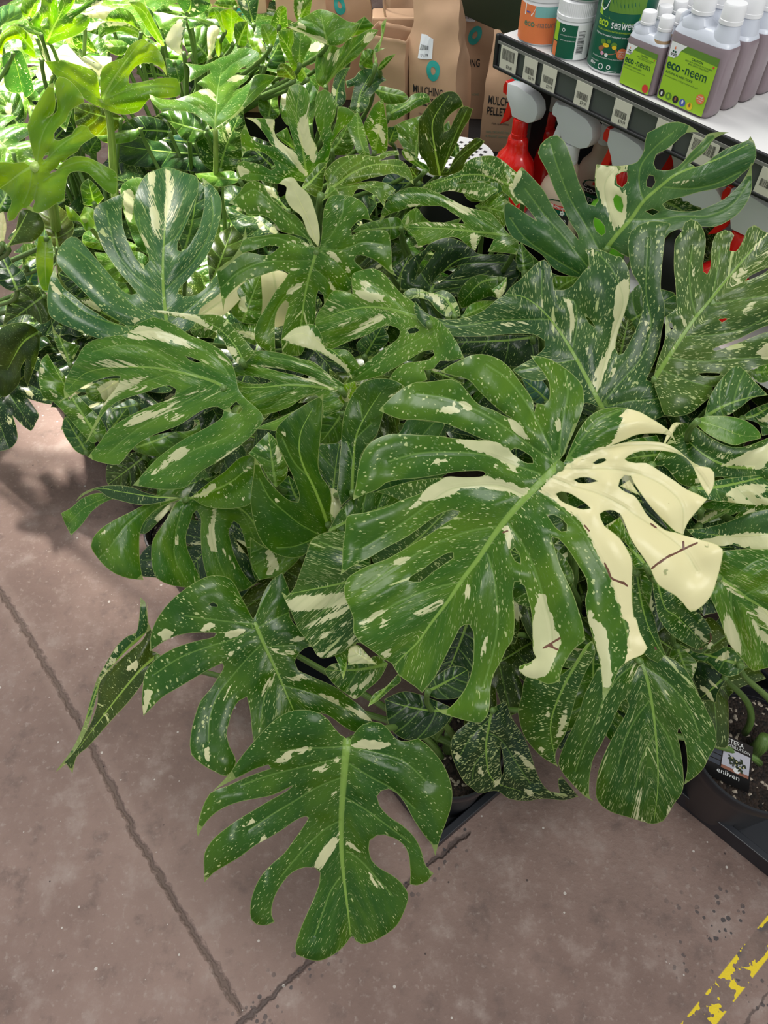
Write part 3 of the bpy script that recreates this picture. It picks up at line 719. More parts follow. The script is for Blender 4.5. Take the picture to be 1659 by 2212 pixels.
# the big half cream leaf
LEAF('cream', 'G', "1525,735 1560,690 1590,600 1620,500 H:330,400 400,250 455,110 470,40 D:465,1230 460,1160 420,1100 350,1040 270,990 190,960 120,955 150,1000 200,1060 235,1120 245,1180 240,1240 210,1272 160,1262 145,1320 G:1362,415 1355,350 1320,290 1260,210 1200,130 1130,75 1050,48 960,50 880,85 800,125 750,160 850,188 940,215 1000,280 1060,340 1140,410 1215,460 1190,455 1100,408 1000,368 930,290 880,230 830,208 740,215 660,225 600,225 520,260 440,320 380,380 355,410 420,440 500,468 600,470 700,480 800,500 900,540 980,575 1040,600 1070,603 950,600 840,590 750,575 640,570 520,563 430,562 370,580 310,610 265,660 235,730 215,820 205,900 190,960 190,990 260,955 350,920 400,880 480,860 600,850 720,832 830,812 950,802 1030,805 1047,820 1030,835 900,842 790,840 740,870 680,900 640,940 560,970 480,1000 420,1030 340,1055 250,1075 150,1095 135,1200 120,1300 118,1400 107,1475 200,1410 300,1360 400,1300 500,1250 580,1200 660,1140 740,1085 830,1055 875,1062 870,1085 800,1130 700,1200 600,1260 500,1320 400,1375 300,1410 200,1460 150,1500 130,1550 I:128,350 135,420 160,480 190,560 190,650 215,690 260,730 330,780 380,820 440,850 455,880 480,920 530,960 590,1000 636,1040 670,1000 710,950 740,900 780,820 820,740 860,660 880,620 910,600 940,598 965,640 970,720 968,800 955,900 930,980 890,1050 840,1110 790,1150 750,1150 712,1125 760,1170 850,1200 940,1225 1018,1232 1060,1180 1075,1100 1080,1000 1100,920 1150,830 1180,760 1220,700 1235,600 1232,480 1225,380 1235,320 1270,320 1300,350 1320,420 1340,500 1350,600 1352,700 1355,770 1375,812 1330,845 1262,868 1260,895 1300,930 1390,960 1450,985 1530,965 J:310,500 325,430 400,310 470,252 478,240 H:475,1600 460,1500 430,1400 400,1310 350,1200 310,1110 280,1010 255,940 268,932 300,940 340,980 390,1050 440,1130 480,1200 490,1270 475,1330 480,1400 500,1500 530,1600 J:545,300 570,400 583,500 588,650 640,560 700,430 730,400 780,370 850,340 878,300 860,260 830,200 800,100 H:790,1450 778,1350 778,1200 780,1100 770,1060 740,1000 700,940 640,890 600,860 575,810 570,780 600,760 660,758 700,780 730,840 760,920 800,990 850,1060 900,1140 915,1180 950,1240 1010,1280 1060,1310 1110,1360 1160,1415 1230,1380 1290,1310 1330,1200 1355,1100 1365,1010 1330,980 1250,955 1120,920 1060,900 1000,888 930,838 870,780 830,710 790,660 740,640 690,600 700,560 730,530 770,535 790,580 830,640 880,710 940,780 1000,840 1060,895 1110,915 1120,880 1150,820 1200,760 1265,685 1200,650 1130,620 1060,570 1000,530 940,490 870,450 800,450 750,440 732,425 760,400 830,375 930,370 1000,375 1070,390 1130,420 1170,470 1200,540 1230,600 1272,665 1300,620 1313,560 1310,510 1280,480 1220,470 1150,430 1080,370 1000,325 900,310 800,310 720,318 640,338 720,306 800,270 900,258 980,262 1030,275 1065,330 1040,262 980,210 900,160 830,120 760,100 700,90 640,90 560,110 500,150 450,210 410,280 370,370 345,430 322,462",
     "1530,750 1420,860 1300,980 1200,1090 1100,1220 1000,1370 900,1500 800,1650 I:700,580 600,720 500,815 460,860", 0.88, 0.73,
     lat=["1525,740 1530,600 1550,450 1580,300 1560,150", "1510,750 1440,600 1380,480 1290,330 1180,200 1050,110", "1490,750 1300,610 1100,470 950,390 800,330 600,300", "1400,820 1250,770 1050,700 850,680 600,690 420,740", "1300,960 1150,900 950,900 800,930 650,1040 450,1180 250,1300", "1115,1160 950,1190 800,1240 650,1310 450,1430 250,1560", "I:900,320 750,350 600,400 450,470 300,560", "G:1060,1340 1100,1480 1120,1650 I:1125,600 1090,800 1030,1000", "G:1200,1150 1290,1280 1370,1450 1430,1650 I:1470,600 1480,700", "H:190,640 330,750 450,880 560,1060 640,1200 700,1400 J:745,200 760,300", "H:270,550 400,600 560,650 700,720 850,820 1000,920 1110,1010 1200,1150", "H:330,490 480,490 650,490 850,530 1000,610 1100,720 1110,900", "H:370,440 550,370 750,335 950,340 1080,390 1200,500 1280,620", "H:350,430 450,300 560,180 700,110"],
     pale=["H:175,630 250,545 330,475 430,420 560,350 630,330 690,240 710,200 705,150 740,100 800,40 1450,-50 1500,1500 J:900,100 900,420 700,480 712,430 735,370 748,300 740,230 755,180 720,110 700,60 690,0 H:690,1390 640,1210 580,1080 500,930 440,830 330,740", "G:830,590 950,600 1070,605 1150,640 1230,700 1290,750 1240,770 1130,730 1020,680 930,645 860,620", "G:640,940 690,900 760,850 850,835 1050,835 1200,870 1330,920 1290,965 1150,925 1000,915 900,925 830,960 720,990 620,1020 555,1045 600,1000", "G:1190,460 1240,480 1290,540 1335,600 1280,580 1220,540", "G:710,395 800,392 910,395 880,415 760,418", "G:845,350 900,355 960,400 900,390", "I:1385,400 1430,405 1460,500 1490,620 1535,680 1525,760 1480,870 1420,940 1300,935 1250,890 1340,850 1350,760 1345,650 1365,520", "J:470,0 510,40 560,130 610,180 635,300 637,440 635,560 590,580 570,450 560,330 520,200 480,100", "I:510,560 600,510 700,470 775,445 730,490 640,530 560,570", "I:230,590 300,540 370,500 410,500 360,545 260,600", "I:365,610 400,580 435,565 400,605", "G:1155,1180 1190,1160 1215,1230 1200,1300 1180,1260", "G:1100,770 1200,780 1270,815 1150,800", "G:690,765 740,730 790,725 800,745 740,765", "I:390,250 450,190 530,155 555,165 480,215", "I:1010,800 1040,700 1075,660 1060,730 1030,810", "I:915,390 930,345 945,380 930,430", "I:1125,480 1140,460 1155,560 1135,570", "G:1495,450 1515,430 1530,500 1515,540", "I:365,780 400,760 440,765 430,800 390,810"],
     holes=["H:525,450 560,425 600,420 612,432 580,450 540,458", "H:402,560 440,545 500,545 555,568 500,580 430,578", "H:285,650 320,635 370,645 430,680 480,715 510,745 460,752 380,725 310,690", "H:225,785 270,785 320,810 355,850 355,890 320,895 285,870 250,820", "G:1210,670 1240,655 1300,680 1350,720 1355,750 1320,752 1260,720 1220,690", "G:1208,1320 1235,1300 1265,1340 1274,1405 1240,1385", "I:835,130 800,135 720,180 640,240 560,290 545,315 620,320 700,260 800,190 838,165", "G:590,1215 640,1180 680,1150 650,1190"],
     scar=["H:905,1135 960,1090 1010,1060 1090,1020 1110,1008", "H:960,1095 1020,1050 1060,1035", "H:1112,1010 1110,960", "H:1140,995 1200,968", "H:655,1205 690,1218 740,1240", "H:725,1225 748,1248", "H:600,1100 625,1150 640,1195", "H:470,855 500,890", "H:900,845 935,870", "I:1420,750 1470,720 1530,685", "I:1480,745 1515,760", "J:565,385 600,382", "G:1160,1200 1190,1190"],
     butter="H:175,630 250,545 330,475 430,420 560,350 630,330 690,240 710,200 705,150 740,100 800,40 1450,-50 1500,1500 J:900,100 900,420 700,480 735,370 H:690,1390 640,1210 580,1080 500,930 440,830 330,740",
     col='m', speck=0.68, midw=0.0075, step=9.5, bend=0.03, cup=0.05, stemr=0.009, label='huge leaf, green on one half and butter cream on the other')
# under the big leaf
LEAF('cream', 'P', "608,1278 620,1287 632,1275 650,1230 664,1190 673,1167 697,1152 740,1148 800,1150 800,1400 770,1388 735,1412 695,1422 685,1416 673,1395 645,1360 630,1325 615,1295", "860,1225 800,1243 730,1262 660,1276 620,1284", 0.71, 0.65,
     lat=["790,1250 700,1320 660,1360", "820,1230 740,1190 690,1170", "740,1262 690,1330"],
     pale=["L:1100,140 1200,110 1350,100 1490,90 1500,170 1400,180 1250,215 1130,200 1075,120", "L:1230,310 1300,270 1400,220 1510,165 1520,200 1430,250 1320,290 1250,320", "L:1290,485 1400,465 1480,430 1540,370 1575,385 1480,460 1380,500 1310,510", "L:1270,385 1370,345 1425,350 1350,385", "L:1450,300 1500,280 1540,290 1480,310"], col='d', speck=1.0, stem=False)
LEAF('cream', 'J', "835,358 760,385 700,430 640,440 560,420 520,500 470,600 440,700 400,800 350,900 310,1000 300,1050 330,1110 400,1190 470,1260 530,1295 505,1270 500,1180 510,1090 530,1010 570,940 610,860 650,780 690,690 720,640 740,632 755,660 745,710 700,790 650,880 610,960 570,1060 550,1150 547,1270 580,1320 650,1365 750,1395 850,1425 910,1440 980,1420 1010,1380 1050,1310 1100,1240 1112,1180 1110,1100 1100,1010 1085,920 1070,860 1080,815 1100,850 1125,930 1135,1010 1135,1090 1115,1185 1180,1140 1240,1080 1280,1000 1320,930 1320,840 1290,760 1250,680 1210,600 1170,510 1120,430 1060,380 1000,350 900,330",
     "830,370 870,480 900,620 920,750 935,900 945,1050 945,1200 920,1430", 0.56, 0.38,
     lat=["835,380 700,480 600,620 530,800 460,950 410,1100", "890,640 800,760 730,900 690,1050", "860,420 980,500 1100,620 1180,760 1220,900", "910,720 1000,850 1060,1020", "930,850 850,1000 800,1200", "940,1000 1010,1150"],
     pale=["1130,650 1170,690 1215,780 1190,750 1150,690", "780,1395 800,1330 820,1230 840,1205 830,1290 825,1380 850,1415 870,1430", "1020,985 1050,1020 1070,1100 1045,1080", "735,600 755,540 770,450 800,400 820,380 815,430 780,500 750,580", "990,570 1010,590 1035,650 1010,620", "1000,1430 1010,1350 1040,1270 1050,1290 1030,1350"],
     col='d', speck=0.85, label='large speckled leaf hanging over the floor')
LEAF('cream', 'J', "100,480 300,480 400,400 480,280 520,250 540,330 480,450 420,600 380,750 340,870 290,960 280,1020 300,1070 200,1010 130,940 80,870 50,780 40,700 60,620", "500,260 330,560 250,800 290,1060", 0.60, 0.42,
     pale=["290,910 300,800 330,720 355,690 350,760 330,850", "175,950 185,930 200,950 195,975", "220,700 235,680 238,740 225,755"], col='d', speck=0.9, stem=False)
LEAF('tagged', 'I', "1075,1145 990,1185 910,1250 850,1300 820,1370 830,1450 865,1540 910,1620 960,1660 1000,1690 J:-100,1225 -20,1275 100,1290 200,1275 340,1285 430,1262 380,1200 320,1130 300,1150 310,1240 240,1225 190,1170 150,1080 120,980 80,880 0,750 -40,640",
     "1090,1150 1070,1250 1050,1400 1090,1600 J:60,1230", 0.40, 0.24, lat=["1080,1200 950,1330 880,1450", "1075,1300 1150,1350 1250,1500 J:120,1180", "1060,1400 980,1500 960,1600"],
     pale=["835,1435 860,1425 885,1450 870,1480", "1000,1500 1020,1520 1035,1580 1005,1560", "1100,1610 1145,1580 1140,1630 1110,1645", "1245,1420 1300,1450 1370,1540 1320,1520", "J:80,1215 130,1220 140,1260 100,1250", "J:20,970 80,1010 150,1080 110,1070"],
     holes=["1143,1380 1160,1450 1162,1560 1152,1582 1142,1500"], col='k', speck=1.1)
LEAF('front', 'I', "0,890 60,850 150,850 250,840 340,800 415,850 360,950 280,1020 200,1080 150,1050 80,1000 20,930", None, 0.60, 0.56, pale=["160,1010 230,980 300,920 340,860 320,930 250,1000 180,1040", "150,1055 220,1050 200,1080"], col='m', speck=1.0, stem=False)
LEAF('front', 'I', "70,780 140,720 215,705 200,740 160,800 140,900 125,955 95,860", None, 0.63, col='m', speck=0.8, stem=False)
LEAF('front', 'I', "165,750 215,730 290,800 345,858 250,850 155,860", None, 0.64, pale=["160,745 215,728 290,800 345,858 250,852 150,862"], col='m', speck=0.8, stem=False)
LEAF('front', 'I', "740,920 850,865 930,890 935,950 890,1060 740,1080 650,1040 690,970", None, 0.50, col='k', speck=0.4)
LEAF('front', 'I', "390,1080 520,1030 700,1080 860,1150 760,1280 650,1340 520,1340 430,1270", None, 0.42, col='k', speck=0.4)
LEAF('front', 'I', "480,915 400,1000 320,1050 285,1130 350,1090 430,1020 500,960", None, 0.62, col='m', speck=0.2, stem=False)
# arching leaf with drooping fingers
LEAF('left', 'K', "830,230 760,240 640,270 540,320 440,370 350,430 300,490 288,540 320,600 380,670 450,720 540,750 630,758 612,680 603,560 610,440 650,360 720,300 800,260 870,235 840,260 800,330 740,420 690,500 680,590 690,690 720,750 800,790 930,810 1030,822 990,730 950,640 915,560 905,470 930,390 950,330 975,305 1000,350 1000,450 1005,560 1020,660 1050,760 1100,830 1200,840 1300,820 1380,770 1340,790 1290,730 1230,620 1195,510 1185,430 1215,375 1250,400 1280,480 1310,600 1340,720 1355,755 1430,750 1510,745 1560,700 1640,610 1500,400 1380,260 1200,200 1050,210 940,220",
     "900,225 1100,235 1300,330 1420,560 1500,740", 0.60, 0.42,
     lat=["885,232 700,270 520,400 400,560 340,620", "905,230 870,330 840,450 830,600 900,760", "960,235 1090,300 1070,450 1120,650 1200,810", "1100,240 1250,300 1330,450 1400,640"],
     pale=["1080,298 1105,298 1095,400 1105,575 1070,570 1045,480 1060,400", "1410,545 1460,600 1500,640 1510,740 1470,690", "1435,640 1470,690 1475,740 1430,730", "1145,560 1190,610 1225,680 1190,650", "835,480 855,470 855,530 840,530", "380,560 400,555 390,595", "350,460 380,440 355,480"], col='l', speck=0.55, edge=0.010)
LEAF('left', 'K', "405,200 330,195 230,230 160,290 95,325 115,380 160,470 230,400 300,310 400,245 500,225 620,235 700,240 560,190", "860,228 650,225 450,215 250,290 140,400", 0.62, 0.48, lat=[], pale=["400,205 470,205 640,235 520,225", "98,325 110,330 115,345"], col='l', speck=0.6, stem=False, midw=0.002)
LEAF('left', 'K', "190,250 230,200 320,160 430,145 550,155 640,190 750,215 860,225 760,252 640,272 560,265 480,245 400,222 330,178 250,205", "860,225 700,220 500,190 330,168 200,240", 0.64, 0.60, lat=[], col='k', speck=0.5, stem=False, midw=0.002)
LEAF('left', 'E', "1090,1270 1200,1180 1300,1110 1400,1020 1465,1000 1500,1010 1495,1120 1475,1310 1400,1340 1300,1347 1180,1330 1110,1290", "1085,1270 1200,1240 1350,1170 1490,1050", 0.62, 0.66, pale=["1090,1270 1150,1240 1220,1190 1270,1180 1230,1230 1160,1275", "1260,1245 1275,1235 1275,1255", "1310,1270 1340,1255 1340,1280", "1400,1290 1435,1265 1430,1285", "1415,1110 1450,1080 1490,1075 1440,1115"], col='m', speck=0.6, stem=False)
LEAF('left', 'K', "550,150 640,-30 740,-60 930,60 930,160 860,215 700,200", None, 0.36, 0.34, col='o', speck=0.5)
# big left leaf
LEAF('edge', 'E', "1375,470 1350,400 1270,310 1180,260 1080,220 990,160 900,120 850,105 780,130 720,160 680,210 600,225 500,240 420,270 380,310 350,370 310,440 280,500 262,580 268,625 222,662 300,620 380,560 460,520 560,490 630,485 625,520 590,580 540,640 500,710 470,780 430,860 402,930 440,870 480,800 530,720 600,660 700,620 800,590 880,560 950,548 990,570 985,610 940,640 850,670 760,710 680,750 600,800 540,850 500,910 460,960 420,1010 450,1030 540,1055 620,1060 680,990 740,930 820,880 920,840 1020,800 1110,740 1180,700 1260,685 1300,710 1290,750 1240,790 1150,840 1050,890 960,950 880,1010 810,1080 750,1150 710,1195 780,1205 880,1220 990,1220 1060,1205 1100,1160 1160,1100 1240,1055 1340,990 1440,910 1510,840 1560,760 1520,700 1450,640 1400,580",
     "1310,558 1200,510 1050,470 900,440 750,428 600,430 400,470 300,560", 0.74, 0.62,
     lat=["1340,490 1280,400 1150,300 1000,230 850,190 700,200", "1150,490 1000,420 800,300 600,290 450,330", "1240,540 1150,600 1000,680 850,770 700,860 550,990", "960,470 800,520 650,580 560,650 480,760", "1430,780 1400,830 1280,900 1100,970 900,1100"],
     pale=["670,205 750,165 850,170 950,210 1060,265 1150,320 1000,280 880,260 760,220", "440,410 530,385 650,390 740,425 650,430 520,425", "630,520 720,500 810,490 740,540 640,590 560,640 500,720 470,770 500,680 560,590", "655,810 700,760 800,715 900,700 1030,680 900,740 780,780 680,815", "900,645 1000,625 1120,590 1190,575 1100,620 980,640", "830,1130 900,1050 1000,960 1090,930 1050,1000 950,1060 860,1120", "1235,1060 1320,990 1440,910 1400,960 1300,1030", "940,780 1000,740 1040,740 980,780", "1240,320 1300,370 1370,440 1340,420 1270,360", "680,235 760,225 820,245 780,250", "710,580 770,550 800,555 740,590"],
     holes=["1050,355 1100,370 1155,395 1130,400 1080,385", "1340,690 1380,650 1420,700 1400,730 1350,725"], col='l', speck=0.62, label='broad leaf with soil crumbs')
LEAF('edge', 'E', "160,340 190,400 240,450 275,500 265,580 270,610 300,640 340,600 420,680 500,760 540,850 500,900 450,920 400,880 330,800 270,730 200,660 130,620 105,540 105,450 120,380", None, 0.56, 0.62, pale=["105,425 130,430 135,460 120,520", "170,580 220,610 240,640 200,620", "340,710 380,740 400,790 360,760"], col='m', speck=0.7)
LEAF('edge', 'E', "270,750 330,770 400,830 440,880 470,960 420,1000 350,980 300,920 260,850 255,790", None, 0.48, 0.44, pale=["330,780 400,830 425,880 370,830"], col='g', speck=0.6)
LEAF('heart', 'E', "180,120 210,200 280,260 370,290 340,350 310,430 260,370 220,300 200,240", None, 0.60, 0.56, col='m', speck=0.9, pale=["220,290 260,340 310,430 260,380"])
LEAF('centre', 'E', "820,62 900,62 1000,75 1120,88 1280,98 1380,190 1450,270 1500,330 1440,400 1400,412 1330,320 1280,230 1180,170 1080,125 950,95", "1430,395 1380,300 1280,190 1150,120 1000,82 840,63", 0.76, 0.80, lat=[], pale=["820,60 950,65 1120,95 1200,150 1260,210 1300,270 1390,400 1340,330 1270,230 1160,165 1000,105", "1380,380 1330,300 1360,300 1400,380"], col='m', speck=0.9, midw=0.002)
LEAF('edge', 'E', "550,1055 640,1000 740,980 800,1000 805,1090 740,1180 640,1220 550,1190", None, 0.40, 0.36, col='o', speck=0.8)
LEAF('edge', 'E', "540,780 600,700 680,690 690,760 620,800 560,850", None, 0.54, col='g', speck=0.6)
LEAF('edge', 'E', "400,570 520,510 640,500 640,640 500,655 430,640", None, 0.52, col='m', speck=0.8, pale=["480,560 560,520 640,520 600,600 520,650"])
LEAF('edge', 'E', "570,700 640,660 700,635 755,665 740,720 680,740 600,725", None, 0.47, col=(0.10, 0.19, 0.11), speck=0.3)
LEAF('left', 'E', "700,960 800,890 950,850 1080,840 1130,800 1100,770 1140,770 1150,850 1080,930 950,1000 800,1000", None, 0.42, 0.44, col='m', speck=0.3)
# heart leaf
LEAF('heart', 'A', "940,185 880,195 810,220 770,265 725,370 715,480 750,600 800,720 815,790 790,822 745,790 690,690 650,580 640,450 655,352 600,370 540,400 470,440 455,500 470,570 490,640 520,710 570,790 620,860 680,930 740,1000 700,1010 640,980 580,900 520,830 460,760 400,690 350,640 310,632 250,680 220,740 218,800 260,860 320,920 380,980 430,1030 480,1080 520,1120 600,1170 680,1220 560,1180 480,1130 400,1080 330,1020 260,960 225,900 210,820 180,890 160,980 155,1070 175,1150 230,1190 320,1230 420,1270 520,1300 640,1290 720,1230 850,1240 930,1210 1050,1250 1120,1190 1150,1100 1230,1040 1290,980 1290,890 1250,885 1190,960 1120,1010 1040,1020 1005,1000 1010,970 1060,920 1130,840 1190,760 1230,680 1265,570 1285,480 1285,400 1260,340 1200,280 1160,250 1170,300 1175,400 1165,480 1140,570 1100,650 1060,710 1020,730 1000,720 1000,680 1040,590 1080,500 1120,400 1135,320 1130,250 1050,220 980,195",
     "930,1200 910,1000 905,850 910,700 920,550 930,400 935,250 940,190", 0.74, 0.80,
     lat=["905,1030 800,950 700,860 600,720 560,560 540,460", "900,900 830,780 770,640 750,500", "925,980 1000,900 1100,800 1190,650 1230,500 1220,380", "910,700 1000,620 1060,500", "900,1180 700,1070 550,920 420,780 320,700", "850,1220 600,1200 400,1120 250,1000", "960,1180 1100,1080 1250,950"],
     pale=["800,222 860,210 850,300 850,400 880,520 900,650 870,640 830,560 820,400", "920,195 950,205 960,300 975,260 970,400 940,500 920,600 915,450 925,330", "1040,380 1030,430 1000,500 970,540 990,460", "750,600 790,650 825,720 790,690", "380,915 420,930 460,980 430,980", "180,930 230,980 270,1030 230,1010 190,980", "690,1150 750,1170 720,1210", "320,740 350,760 360,800 330,780", "1140,1060 1200,1010 1250,990 1180,1060", "480,620 520,680 560,760 520,720", "650,560 665,600 660,610 645,580"],
     col=(0.045, 0.13, 0.035), speck=0.8, midw=0.005, face=0.9, label='heart shaped leaf with a cream streaked tip')
LEAF('heart', 'A', "460,735 600,740 760,735 830,800 820,900 700,930 600,920 520,850", None, 0.60, 0.56, col='b', speck=0.8)
LEAF('heart', 'A', "560,900 700,880 830,880 960,1000 900,1080 760,1100 640,1050", None, 0.54, col='m', speck=0.6)
LEAF('heart', 'A', "640,300 760,250 850,350 860,560 820,760 740,700 680,560 640,420", None, 0.66, 0.70, col='b', speck=0.7, pale=["640,340 700,320 720,420 690,560 660,480"])
LEAF('heart', 'A', "1000,480 1130,260 1240,400 1260,560 1130,720 1030,760", None, 0.66, 0.70, col='g', speck=0.7)
LEAF('heart', 'A', "380,640 440,580 500,560 640,640 760,700 700,740 560,730 400,690", None, 0.62, 0.62, col='y', speck=0.6)
LEAF('heart', 'A', "350,1045 460,1040 560,1120 660,1200 600,1200 480,1150", None, 0.60, 0.58, col='o', speck=0.5, pale=["370,1045 450,1050 540,1100 480,1110"])
# yellow leaves between
LEAF('centre', 'A', "1000,1215 1080,1130 1170,1080 1260,1010 1290,980 1440,920 1430,1000 1380,1070 1300,1140 1200,1150 1100,1200 1050,1255", "1040,1225 1180,1120 1300,1040 1430,940", 0.70, 0.64, lat=[], butter='all', allpale=True, speck=0.2)
LEAF('centre', 'A', "1540,870 1620,850 1720,880 1760,1100 1700,1200 1580,1230 1530,1100", "1620,860 1640,1000 1640,1200", 0.68, 0.6, lat=[], butter='all', allpale=True, speck=0.2)
LEAF('centre', 'A', "1400,960 1540,880 1550,1080 1530,1200 1420,1190 1350,1120", None, 0.66, 0.62, col='m', speck=0.7, pale=["1400,1040 1440,1020 1450,1150 1400,1100"])
LEAF('centre', 'A', "1080,1240 1150,1180 1250,1180 1240,1250 1180,1290 1100,1270", None, 0.66, 0.64, col='m', speck=1.0, pale=["1150,1230 1230,1200 1240,1250"])
LEAF('centre', 'A', "1330,1210 1400,1190 1510,1200 1530,1300 1500,1340 1400,1280", None, 0.64, 0.62, col='m', speck=0.9, pale=["1385,1245 1500,1255 1520,1300 1440,1290"])
# star leaf
LEAF('centre', 'B', "722,700 735,620 745,480 760,420 790,370 850,362 920,370 980,395 1030,450 1050,520 1110,548 1000,520 960,540 925,580 930,625 980,600 1060,593 1160,600 1185,700 1190,830 1230,900 1275,912 1180,870 1100,800 1020,760 960,755 945,785 1010,850 940,900 925,1010 860,980 800,1000 770,1060 750,1075 745,1010 715,978 700,1020 695,1100 690,1190 640,1300 600,1400 480,1400 475,1280 500,1150 520,1060 500,1045 460,1090 435,1150 430,1250 435,1390 370,1370 310,1320 300,1260 320,1180 380,1080 440,980 490,920 520,870 490,852 420,860 330,890 240,920 160,980 110,1040 98,1120 80,1000 60,900 55,850 110,810 180,760 260,735 340,752 400,750 460,700 400,690 300,720 220,745 100,840 180,740 220,660 240,570 250,640 330,630 430,615 520,620 600,650 660,690 640,650 560,620 470,600 440,560 390,510 330,490 260,490 200,445 130,415 200,350 240,290 300,270 350,290 400,370 460,430 520,480 560,490 620,560 650,620 690,700",
     "705,712 680,800 650,900 620,1050 600,1200 550,1380", 0.82, 0.68,
     lat=["700,700 560,560 430,430 300,330 200,380", "690,710 560,680 430,640 300,660", "670,790 500,790 350,800 200,860 90,960", "640,930 540,980 450,1080 370,1250", "735,700 800,620 870,480 880,400", "730,715 860,720 1000,670 1120,680", "720,730 830,800 920,920", "680,830 760,900 830,980"],
     pale=["455,675 520,655 600,665 680,700 600,690", "510,1005 560,950 625,915 600,960 540,1005", "535,850 590,835 600,845", "740,712 800,735 870,800 935,870 920,880 840,800", "310,435 370,450 400,475 330,465", "780,900 820,985 800,970", "650,880 680,930 670,940", "820,440 835,430 835,455", "810,560 825,520 830,560"], col='m', speck=0.8, midw=0.0045, label='star shaped leaf')
LEAF('centre', 'B', "712,700 650,620 600,500 540,450 500,380 505,310 455,290 500,255 550,250 590,300 650,360 690,460 715,560 722,650", "708,700 660,560 590,400 520,270", 0.83, 0.92, lat=[], pale=["455,290 500,250 560,250 720,450 735,700 690,700 600,560 500,380"], col='b', speck=1.0, midw=0.002, stem=False, label='cream upright lobe')
LEAF('centre', 'B', "100,310 160,300 230,320 210,400 140,440 260,500 330,500 420,560 470,640 400,640 300,650 240,640 160,560 110,450", None, 0.68, 0.66, col='g', speck=0.9, pale=["300,510 350,540 380,600 340,590", "390,560 450,570 460,610 400,620"])
LEAF('centre', 'B', "350,300 430,320 470,400 530,470 470,440 400,370", None, 0.74, 0.76, pale=["355,300 420,320 465,400 400,370"], col='m', speck=0.6)
LEAF('centre', 'B', "160,560 230,640 220,760 120,800 60,860 10,960 0,700 60,620", None, 0.62, 0.60, col='o', speck=0.5)
# curled golden-veined leaf
LEAF('star', 'B', "690,1190 720,1110 760,1060 790,1000 820,980 870,985 935,1005 930,940 935,875 1000,850 1060,840 1120,860 1180,920 1250,1000 1320,1050 1400,1120 1500,1180 1600,1300 1659,1420 1560,1440 1500,1440 1460,1490 1400,1500 1420,1560 1340,1590 1260,1610 1170,1560 1200,1510 1260,1460 1340,1445 1430,1430 1465,1400 1455,1370 1400,1375 1300,1430 1200,1490 1100,1540 1000,1565 900,1590 820,1640 960,1500 1060,1420 1150,1350 1230,1290 1240,1240 1180,1210 1120,1220 1050,1260 980,1290 920,1310 830,1350 740,1380 700,1375 740,1340 730,1290 700,1230",
     "1440,1190 1330,1150 1200,1110 1050,1090 900,1110 750,1160", 0.80, 0.74,
     lat=["1300,1130 1200,1040 1100,960 1000,910", "1430,1260 1300,1330 1150,1420 1000,1520 880,1600", "1200,1110 1080,1160 950,1240 850,1300", "1450,1200 1500,1350"],
     pale=["935,1005 960,980 1050,990 1150,1015 1260,1035 1200,1050 1080,1055 990,1040", "970,925 1020,920 1050,945 1000,955", "880,1280 960,1230 1040,1170 1120,1135 1200,1135 1130,1170 1050,1210 960,1260", "835,1225 880,1180 945,1145 920,1180 870,1215", "780,1100 820,1080 830,1095 790,1115"],
     holes=["1290,1240 1340,1220 1370,1240 1340,1258 1300,1262"], col='b', speck=0.9, midw=0.005)
LEAF('star', 'B', "475,1300 540,1240 600,1210 690,1205 740,1290 760,1350 900,1370 960,1440 985,1500 930,1560 880,1490 800,1430 720,1385 620,1350 540,1330", "930,1550 860,1420 740,1330 600,1260 490,1298", 0.70, 0.76, lat=[], pale=["470,1300 540,1240 600,1210 640,1210 700,1270 745,1340 800,1390 870,1440 930,1530 930,1560 880,1500 800,1430 720,1385 620,1350"], col='m', speck=0.9, midw=0.002, stem=False)
LEAF('star', 'B', "960,1330 1060,1250 1130,1210 1170,1300 1060,1400 1000,1430", None, 0.64, 0.60, col='g', speck=0.8)
LEAF('star', 'F', "95,440 150,350 160,290 200,265 230,225 280,185 350,172 430,180 520,200 600,225 680,245 740,290 800,340 880,395 870,440 840,480 880,520 850,560 740,610 740,520 690,455 610,480 540,530 470,560 380,585 270,597 235,575 200,515 160,480 130,460",
     "870,420 760,415 640,400 500,395 350,410 200,410", 0.76, 0.72, lat=["850,410 780,350 680,280 550,240 400,215", "820,430 700,370 500,310 250,280", "600,400 500,470 400,540"],
     pale=["560,330 640,340 720,380 830,430 780,420 680,385 600,355", "690,250 740,290 840,400 780,350", "280,268 400,275 500,290 400,285", "520,440 580,430 560,450"], holes=["158,350 190,340 260,335 330,345 400,365 405,375 340,388 240,380", "345,275 420,285 520,300 620,325 672,345 640,352 560,330 450,305"], col='m', speck=0.8)
LEAF('star', 'F', "730,590 880,560 900,620 880,700 850,760 800,778 720,775 715,680", None, 0.66, 0.62, col='m', speck=0.5)
LEAF('star', 'F', "1240,700 1290,620 1420,630 1540,640 1500,720 1600,780 1650,900 1500,1000 1250,1150 1100,1120 1000,1050 960,900 1100,780", None, 0.62, 0.58, col='g', speck=0.4)
LEAF('star', 'F', "820,440 860,400 950,370 960,430 930,480 890,550 850,480", None, 0.72, 0.70, col='y', speck=0.9, pale=["860,470 920,420 910,520"])
LEAF('star', 'B', "1540,1590 1400,1490 1420,1480 1520,1500 1659,1480 1659,1590", None, 0.70, 0.70, col='o', speck=0.5, pale=["1440,1485 1520,1495 1480,1510"])
